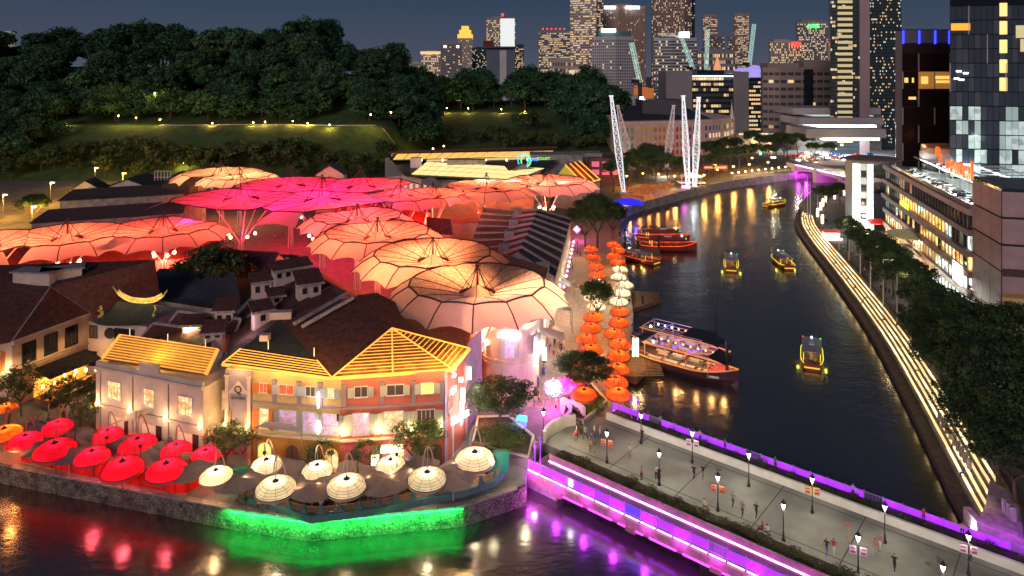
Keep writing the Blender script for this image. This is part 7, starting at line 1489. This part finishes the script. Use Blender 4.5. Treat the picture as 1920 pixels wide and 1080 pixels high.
# round glass canopy
c=G(1712,500); t=T('round_canopy','round glass canopy on columns at the mall entrance','canopy',c); part('roof_disc',MB().lathe([(.1,8.2),(6.0,7.9),(6.2,8.2),(.1,8.8)],c,28),mat('canopy_glass_green',(.28,.30,.2),.3,e=(.8,.7,.3),es=.12),t)
for k in range(6): a=k*PI/3; part('column',MB().tube(c+V((math.cos(a)*5,math.sin(a)*5,0)),c+V((math.cos(a)*5,math.sin(a)*5,7.9)),.16),mat('pale_pole'),t)
part('terrace_drum',MB().lathe([(6.8,0),(6.8,3.4),(7.1,3.5),(7.1,4.1),(6.8,4.2)],c,28),mat('pavilion_grey'),t); light(c+V((0,-1,6.5)),(1,.8,.4),700,.4)
for i in range(8):
    q=G(1660+i*9,470+i*7); lbl='glowing food stall under the mall front, '+['farthest','second farthest','third farthest','fourth farthest','fourth nearest','third nearest','second nearest','nearest'][i]; t=T('food_stall',lbl,'stall',q,'food stalls under the mall'); part('counter',MB().box(q+V((0,0,.6)),(2.4,1.4,1.2)),m_wood,t); part('roof',MB().box(q+V((0,0,2.8)),(3.2,2.4,.2),.3),mat('dark_canvas',(.08,.06,.05),.8),t); part('post',MB().tube(q+V((-1,0,1.2)),q+V((-1,0,2.7)),.06).tube(q+V((1,0,1.2)),q+V((1,0,2.7)),.06),m_grey,t); light(q+V((0,-1.5,2.2)),(1,.6,.22),300,.3)
# right hand glass towers above the mall
t=T('office_tower','black glass tower filling the upper right corner with pale lit lower floors','building',V((110,170,0))); tx0=(1781-960)/FP*185; A_=V((tx0,185,0)); B_=V((tx0+46,174,0)); H_=110
part('wall',MB().prism(edge([A_,B_,B_+V((10,40,0)),A_+V((24.6,40,0))]),20,H_),mat('black_glass_wall',(.012,.013,.018),.08),t); f=frame(A_,B_)
gm=[mat('tower_glass',(.05,.065,.09),.12),interior('tower_pane_pale',(.75,1,.95),(.9,1,1),.36,.7),em('tower_pane_dim',(.6,.85,.8),.12),em('tower_pane_amber',(1,.65,.22),1.2),mat('tower_glass_grey',(.09,.10,.12),.15)]
cw_=1.42; nc=int(f[3]/cw_); fh=3.7; pms=[MB().box((0,0,0),(cw_-.1,.1,fh-.25)).mesh('window_pane',g) for g in gm]; pmh=MB().box((0,0,0),(cw_-.35,.1,fh*.55)).mesh('window_pane',gm[3]); fn=MB().box((0,0,0),(.14,.4,fh*2)).mesh('fin',mat('pale_fin'))
for r_ in range(20):
    z=22+fh*(r_+.5)
    if z>66: break
    for c_ in range(nc):
        if z<40: k=R.choice((1,1,2,4,0)) if (c_%11) not in (6,7) else 0
        else: k=R.choice((0,0,0,4))
        p=f[0]+f[1]*(cw_*(c_+.5))+f[2]*.06+V((0,0,z)); piece('window_pane',pms[k],t,p,f[4])
        if z>40 and (c_*7+r_//2*3)%9==0 and r_%2==0: piece('fin',fn,t,f[0]+f[1]*(cw_*c_)+f[2]*.25+V((0,0,z+fh/2)),f[4])
for i,py in enumerate((18,52,87,124,158)):
    q=f[0]+f[1]*12.2+f[2]*.22; Y=q.y; part('lit_window',MB().box(V((q.x,q.y,EYE-(py-YH)*Y/FP)),(1.7,.12,3.4),f[4]),gm[3],t)
for a,b,z_ in ((15,19,58),(16,19,54.5)): part('lit_window',MB().para(f[0]+f[1]*a*1.0+f[2]*.2+V((0,0,z_)),f[1]*5,f[2]*.1,V((0,0,3.2))),em('tower_pane_soft',(1,.9,.45),.35),t)
part('orange_reflection',MB().box(f[0]+f[1]*2.4+f[2]*.25+V((0,0,61)),(4.4,.15,1.8),f[4]),em('amber_reflection',(1,.4,.03),1.0),t)  # orange reflection in the glass, painted as a glowing panel
for dx,dz in ((2,49.5),(3.6,49),(1.5,47.6),(2.6,47.3)): part('lit_sign_dash',MB().box(f[0]+f[1]*dx+f[2]*.25+V((0,0,dz)),(1.2,.12,.4),f[4]),e_cool,t)
light(mp_(30,-28,30),(.8,1,.95),900,.6)
# ---------------------------------------------------------------- far left bank: masts, police building, trees, road, purple bridge
def mast(base,top,label,e_,w0=2.5,mid=.42,Y2=None):
    A=G(*base); B=D(top[0],top[1],A.y if Y2 is None else Y2); t=T('lattice_mast',label,'mast',A,'slingshot masts'); ax=B-A; L_=ax.length; z=ax.normalized(); x=V((1,0,0)); x=(x-z*x.dot(z)).normalized(); y=z.cross(x)
    def wd(u_): return (.55+ (w0*.5-.55)*min(1,max(0,u_/mid)) if u_<mid else w0*.5-(w0*.5-.45)*(u_-mid)/(1-mid)) 
    n_=12; cn=[(1,1),(1,-1),(-1,-1),(-1,1)]; P=[[A+ax*(i/n_)+(x*a+y*b)*wd(i/n_) for a,b in cn] for i in range(n_+1)]
    for k in range(4): part('leg',MB().path([P[i][k] for i in range(n_+1)],.09,4),e_,t)
    br=MB()
    for i in range(n_):
        for k in range(4): br.tube(P[i][k],P[i+1][(k+1)%4],.065,None,3); br.tube(P[i][(k+1)%4],P[i+1][k],.065,None,3); br.tube(P[i+1][k],P[i+1][(k+1)%4],.065,None,3)
    part('bracing',br,e_,t,None,'stuff'); part('base_block',MB().box(A+V((0,0,.5)),(4,4,1)),m_conc,t); part('top_plate',MB().box(B,(1.6,1.6,.5)),e_,t)
    return t
e_m=em('floodlit_white_steel',(.9,.95,1),.8); e_m2=mat('pinkish_white_steel',(.75,.65,.65),.5,e=(1,.8,.8),es=.18)
mast((1170,365),(1146,180),'leftmost floodlit white lattice mast leaning left',e_m); mast((1183,318),(1158,198),'dim lattice mast just behind the leftmost white one',e_m2,3.6); mast((1249,318),(1263,198),'dim lattice mast leaning right, left of the bright pair',e_m2,3.4); mast((1290,352),(1281,180),'left mast of the bright white floodlit pair',e_m); mast((1302,354),(1310,183),'right mast of the bright white floodlit pair',e_m)
t=T('ride_platform','white steel ride platform between the feet of the bright mast pair','ride',G(1296,348)); q=G(1296,350); part('platform',MB().box(q+V((0,0,2)),(11,5,.5)),m_white,t); part('canopy',MB().lathe([(5,4.5),(3,5.6),(.2,6.2)],q,12),mat('pale_blue_fabric',(.4,.5,.6),.6),t)
for k in (-4,4): part('post',MB().tube(q+V((k,0,0)),q+V((k,0,4.8)),.15),m_white,t)
light(q+V((0,-4,7)),(.9,.95,1),1800,.5); light(q+V((-2,-5,1)),(.9,.95,1),900,.5); light(G(1172,365,3)+V((0,-3,0)),(.9,.95,1),1500,.5); light(G(1250,318,3)+V((-2,-2,0)),(1,.95,.9),2600,.5)
# arched police building
cs=[(1163,400),(1225,404),(1290,410),(1335,418),(1362,428),(1377,446)]; P_=[V(((px-960)*Y/FP,Y,0)) for px,Y in cs]; zt=20.5
t=T('arcaded_building','long curved pinkish arcaded building with rainbow coloured windows behind the masts','building',P_[2]); m_pol=mat('pinkish_stucco',(.62,.42,.36),.75,n=(.3,.8,1.1),e=(1,.5,.35),es=.03)
part('wall',MB().prism(edge(P_+[P_[-1]+V((-10,70,0)),P_[0]+V((0,60,0))]),-.02,zt),m_pol,t)
cols=[mat('win_'+n_,c_,.5,e=c_,es=.10) for n_,c_ in (('green',(.1,.3,.15)),('yellow',(.5,.35,.06)),('orange',(.5,.15,.03)),('red',(.4,.03,.03)),('purple',(.15,.05,.25)),('navy',(.04,.05,.25)),('teal',(.03,.2,.2)))]
wn_=[MB().add([(-.75,0,-1.3),(.75,0,-1.3),(.75,0,.8),(.5,0,1.25),(0,0,1.45),(-.5,0,1.25),(-.75,0,.8)],[(0,1,2,3,4,5,6)]) for _ in range(1)]
cnt=0
for k in range(len(P_)-1):
    f=frame(P_[k],P_[k+1]); n_=max(2,int(f[3]/2.6))
    for i in range(n_):
        if i%4==3: part('pilaster',MB().para(f[0]+f[1]*(f[3]*(i+.5)/n_-.5)+f[2]*.01,f[1]*1.0,f[2]*.5,V((0,0,zt-1))),m_pol,t); continue
        for r_,z in enumerate((15.6,11.2,6.8,2.6)):
            m_=cols[(cnt//3)%7]; lit=(r_==1 and 12<cnt<30 and R.random()<.8) or (k>3 and R.random()<.4)
            mm_=e_win2 if lit else m_; key=('pw',mm_.name)
            if key not in WC: mb=MB().add([(-.75,0,-1.3),(.75,0,-1.3),(.75,0,.8),(.5,0,1.25),(0,0,1.45),(-.5,0,1.25),(-.75,0,.8)],[(0,1,2,3,4,5,6)]); WC[key]=mb.mesh('arched_window',mm_)
            piece('arched_window',WC[key],t,f[0]+f[1]*(f[3]*(i+.5)/n_)+f[2]*.06+V((0,0,z)),f[4])
        cnt+=1
    for z in (4.8,9.2,13.6,18.4): part('string_course',MB().para(f[0]+f[2]*.01+V((0,0,z)),f[1]*f[3],f[2]*.6,V((0,0,.5))),m_pol,t)
part('dark_roof',MB().poly([P_[0]+V((0,4,zt+.5)),P_[3]+V((0,4,zt+.5)),P_[3]+V((-10,40,zt+7)),P_[0]+V((12,40,zt+7))],0,.5),m_roofbl,t); part('hall_roof',MB().prism(edge([V((78,425,0)),V((104,425,0)),V((104,450,0)),V((78,450,0))]),zt,zt+11),mat('blue_grey_roof',(.05,.06,.08),.6),t)
t=T('floodlight','dazzling white floodlight on the dark roof behind the arcaded building','lamp',D(1203,184,440)); q=D(1203,184,440); part('lamp_head',MB().box(q,(2.2,1,1.2)),em('floodlamp',(.9,.95,1),22),t); part('pole',MB().tube(q,V((q.x,q.y,20)),.2),m_dk,t); light(q+V((0,-2,0)),(.85,.9,1),5000,.5)
single('spire',MB().lathe([(1.3,0),(.9,4),(.2,9),(.02,12)],D(1372,222,440),8),m_white,'white pinnacle at the right corner of the arcaded building','spire',loc=tuple(D(1372,222,440)))
# riverside trees, orange lit park
k=0
for px,py,s in ((1180,350,1.25),(1205,356,1.3),(1230,345,1.2),(1195,335,1.2),(1225,330,1.1),(1252,340,1.1),(1268,335,1.0),(1215,318,1.1),(1240,315,1.1),(1338,330,1.0),(1352,322,1.1),(1370,318,1.05),(1386,315,1.05),(1402,312,1.1),(1420,310,1.1),(1340,308,1.1),(1362,303,1.1),(1318,312,1.1),(1442,312,1.15),(1470,306,1.5),(1476,300,1.3),(1455,296,1.2),(1495,296,1.2),(1515,290,1.3),(1540,292,1.2),(1430,292,1.1),(1410,290,1.2),(1555,300,1.0),(1380,295,1.1),(1150,360,1.2),(1525,300,1.0)):
    tree('street',k%3,G(px,py),s*R.uniform(.9,1.1),'umbrella crowned street tree in the orange lit riverside park','trees of the riverside park'); k+=1
struct('park_lawn',MB().prism(edge([G(1150,372),G(1240,352),G(1330,337),G(1490,318),G(1500,306),G(1300,306),G(1150,312)]),-.1,.012),mat('orange_lit_ground',(.22,.16,.08),.8,n=(.2,.6,1.2)))  # orange lamplight put into the ground colour
for px,py in ((1175,330),(1205,325),(1235,326),(1265,330),(1320,328),(1345,318),(1375,312),(1405,308),(1440,304),(1340,298),(1270,306),(1410,296)):
    q=G(px,py,5.5); t=T('street_lamp','sodium lamp among the park trees','street lamp',G(px,py),'sodium lamps of the riverside park'); part('pole',MB().tube(G(px,py),q,.09),m_dk,t); part('lamp_head',MB().lathe([(.05,-.4),(.5,0),(.05,.3)],q,8),em('sodium_head',(1,.5,.1),18),t); light(q+V((0,-.8,-.6)),(1,.46,.08),2300,.4)
for i in range(9):
    px=1372+i*12.5; q=G(px,329-i*1.5); t=T('wall_light','white up-light on the promenade wall of the far left bank','lamp',q,'wall lights on the far bank'); part('lamp_head',MB().box(q+V((0,-.4,1.2)),(.6,.3,.4)),e_wht,t); part('bracket',MB().box(q+V((0,-.2,.6)),(.2,.2,1.0)),m_dk,t); light(q+V((0,-1.2,1.6)),(1,.8,.5),330,.2)
# small orange pavilions and blue tent
for i,(px,py) in enumerate(((1180,385),(1198,378),(1215,373),(1232,368),(1250,363),(1188,372),(1210,366))):
    q=G(px,py); t=T('market_tent','orange lit market tent on the left quay, '+['nearest','second','third','fourth','farthest','near rear one','far rear one'][i]+' of its row','tent',q,'orange tents on the quay'); part('roof',MB().lathe([(3.4,3.0),(3.0,3.3),(.2,4.6)],q,8),mat('orange_tent',(.7,.22,.06),.7,e=(1,.25,.05),es=.15),t)
    for k in range(4): a=k*PI/2+.7; part('post',MB().tube(q+V((math.cos(a)*3,math.sin(a)*3,0)),q+V((math.cos(a)*3,math.sin(a)*3,3.1)),.08),m_grey,t)
    light(q+V((0,-2.2,2.3)),(1,.35,.08),500,.3)
q=G(1178,396); t=T('market_tent','deep blue lit tent at the quay corner','tent',q); part('roof',MB().add([q+V((-4.5,-2.5,2.6)),q+V((5,-3,2.6)),q+V((5,4,3.2)),q+V((-4,4,3.2)),q+V((.3,.5,4.6))],[(0,1,4),(1,2,4),(2,3,4),(3,0,4)]),mat('blue_tent',(.04,.05,.5),.6,e=(.02,.02,1),es=.9),t); part('post',MB().tube(q,q+V((.3,.5,4.4)),.1),m_grey,t); light(q+V((2,-4.5,1.8)),(.05,.05,1),900,.4)
t=T('neon_ball','round magenta neon light beside the far shophouse corner','light',G(1082,430)); q=G(1082,430,3.2); part('globe',MB().lathe([(.1,-1),(1.1,0),(.1,1)],q,10),e_mag,t); part('pole',MB().tube(G(1082,430),q,.1),m_dk,t); light(q+V((0,-1.8,0)),(1,.1,.8),800,.4)
for px,py in ((1236,352),(1283,350)): q=G(px,py,2.2); t=T('neon_sign','small magenta neon on the far left quay '+('left of' if px<1250 else 'beside')+' the bright masts','sign',G(px,py)); part('tube',MB().box(q,(2,.3,1)),e_mag,t); part('post',MB().tube(G(px,py),q,.08),m_dk,t)
# purple bridge
ba=V((137.5,347,0)); bb_=V((147,292,0)); d=(bb_-ba); L_=d.length; d.normalize(); nn=V((d.y,-d.x,0)) # nn to the west (viewer side)
if nn.x>0: nn=-nn
t=T('road_bridge','low arched road bridge with purple lit spans at the far end of the river','bridge',ba)
def bs(nm,s0,s1,o0,o1,z0,z1,m_): return part(nm,MB().para(ba+d*s0+nn*o0+V((0,0,z0)),d*(s1-s0),nn*(o1-o0),V((0,0,z1-z0))),m_,t)
bs('deck',-6,L_+6,-14,0,1.6,2.9,m_conc); bs('parapet',-6,L_+6,-.1,.4,2.91,4.0,mat('bridge_stone',(.4,.32,.3),.8)); bs('road_surface',-6,L_+6,-13,-1,2.92,2.95,mat('asphalt'))
for s in (0,18,37,L_): bs('pier',s-1.4,s+1.4,-13,.6,-5,3.6,mat('bridge_stone'))
bs('purple_led',2,17,.42,.6,3.6,3.9,e_purw); bs('purple_led',20,L_-1,.42,.6,3.6,3.9,e_purw)
for s in (9,27,46): light(ba+d*s+nn*(-1.0)+V((0,0,.6)),(.85,.03,1),2600,.5); light(ba+d*s+nn*3+V((0,0,1.0)),(.75,.03,1),700,.5)
struct('far_road',MB().prism(edge([G(1500,309),G(1640,311),G(1700,290),G(1700,281),G(1480,281),G(1390,276),G(1385,284),G(1470,292)]),-.1,.014),mat('asphalt'))
c2=[carproto('x',('road_white',(.6,.6,.6),1)),carproto('x',('road_red',(.4,.03,.03),1)),carproto('x',('road_blue',(.05,.1,.3),1))]
cn_=['white car with its lights on','red car with its lights on','blue car with its lights on']
for i in range(34):
    px=R.uniform(1392,1640); py=R.uniform(279,284) if px<1470 else R.uniform(283,304); j=R.randrange(3); q=G(px,py,.03); cp(c2[j],q,R.choice((.35,.35+PI)),1.1,cn_[j]+' on the road beyond the purple bridge','cars on the far road')
    if i%3==0: light(q+V((0,-3,2.2)),R.choice(((1,.85,.6),(1,.5,.2),(1,.9,.75))),1500,.4)
for i,(j,lst) in enumerate(((0,None),(1,None),(2,None))): 
    for pr in (cp0[j],): pr.location=mp_(s0+6+j*11,-17.5,21.6); pr.rotation_euler=(0,0,rzm); pr['label']=cl_[j]+' car parked crosswise at the back of the mall roof'; pr['group']='cars on the mall roof'
    c2[j].location=G(1520+j*30,298,.03); c2[j].rotation_euler=(0,0,.3); c2[j]['label']=cn_[j]+' waiting in front of the bridge lamps'; c2[j]['group']='cars on the far road'
t=T('bus','long maroon bus parked behind the park trees','bus',G(1340,322)); q=G(1340,322)
part('body',MB().box(q+V((0,0,1.9)),(12,2.6,3.0)),mat('maroon_bus',(.3,.05,.05),.4),t); part('window',MB().box(q+V((0,-1.32,2.3)),(10.8,.06,1.0)),e_win3,t)
for k in (-4,3.5): part('wheel',MB().tube(q+V((k,-1.35,.5)),q+V((k,1.35,.5)),.5,None,12),m_blk,t)
for px,py in ((1552,296),(1583,300),(1600,310),(1628,296),(1497,300),(1450,295),(1660,296)):
    q=G(px,py,9); t=T('street_lamp','white street lamp along the road beyond the purple bridge','street lamp',G(px,py),'street lamps of the far road'); part('pole',MB().tube(G(px,py),q,.12),mat('pale_pole'),t); part('lamp_head',MB().box(q,(1.8,.8,.4)),e_wht,t); light(q+V((0,-.6,-.6)),(1,.82,.55),2600,.3)
t=T('traffic_light','green traffic light at the junction before the trees','traffic light',G(1426,288)); q=G(1426,288,6); part('pole',MB().tube(G(1426,288),q,.1),m_dk,t); part('green_lens',MB().box(q,(.9,.4,.9)),em('green_signal',(.05,1,.45),14),t)
t=T('gate_pavilion','small lit gate pavilion at the foot of the dark offices','building',G(1412,278)); q=G(1412,280); part('wall',MB().box(q+V((0,0,5)),(20,10,10)),m_cream,t); part('lit_cornice',MB().box(q+V((0,-5.1,10)),(21,.5,1)),e_win2,t); light(q+V((0,-7,6)),(1,.7,.3),1500,.5)
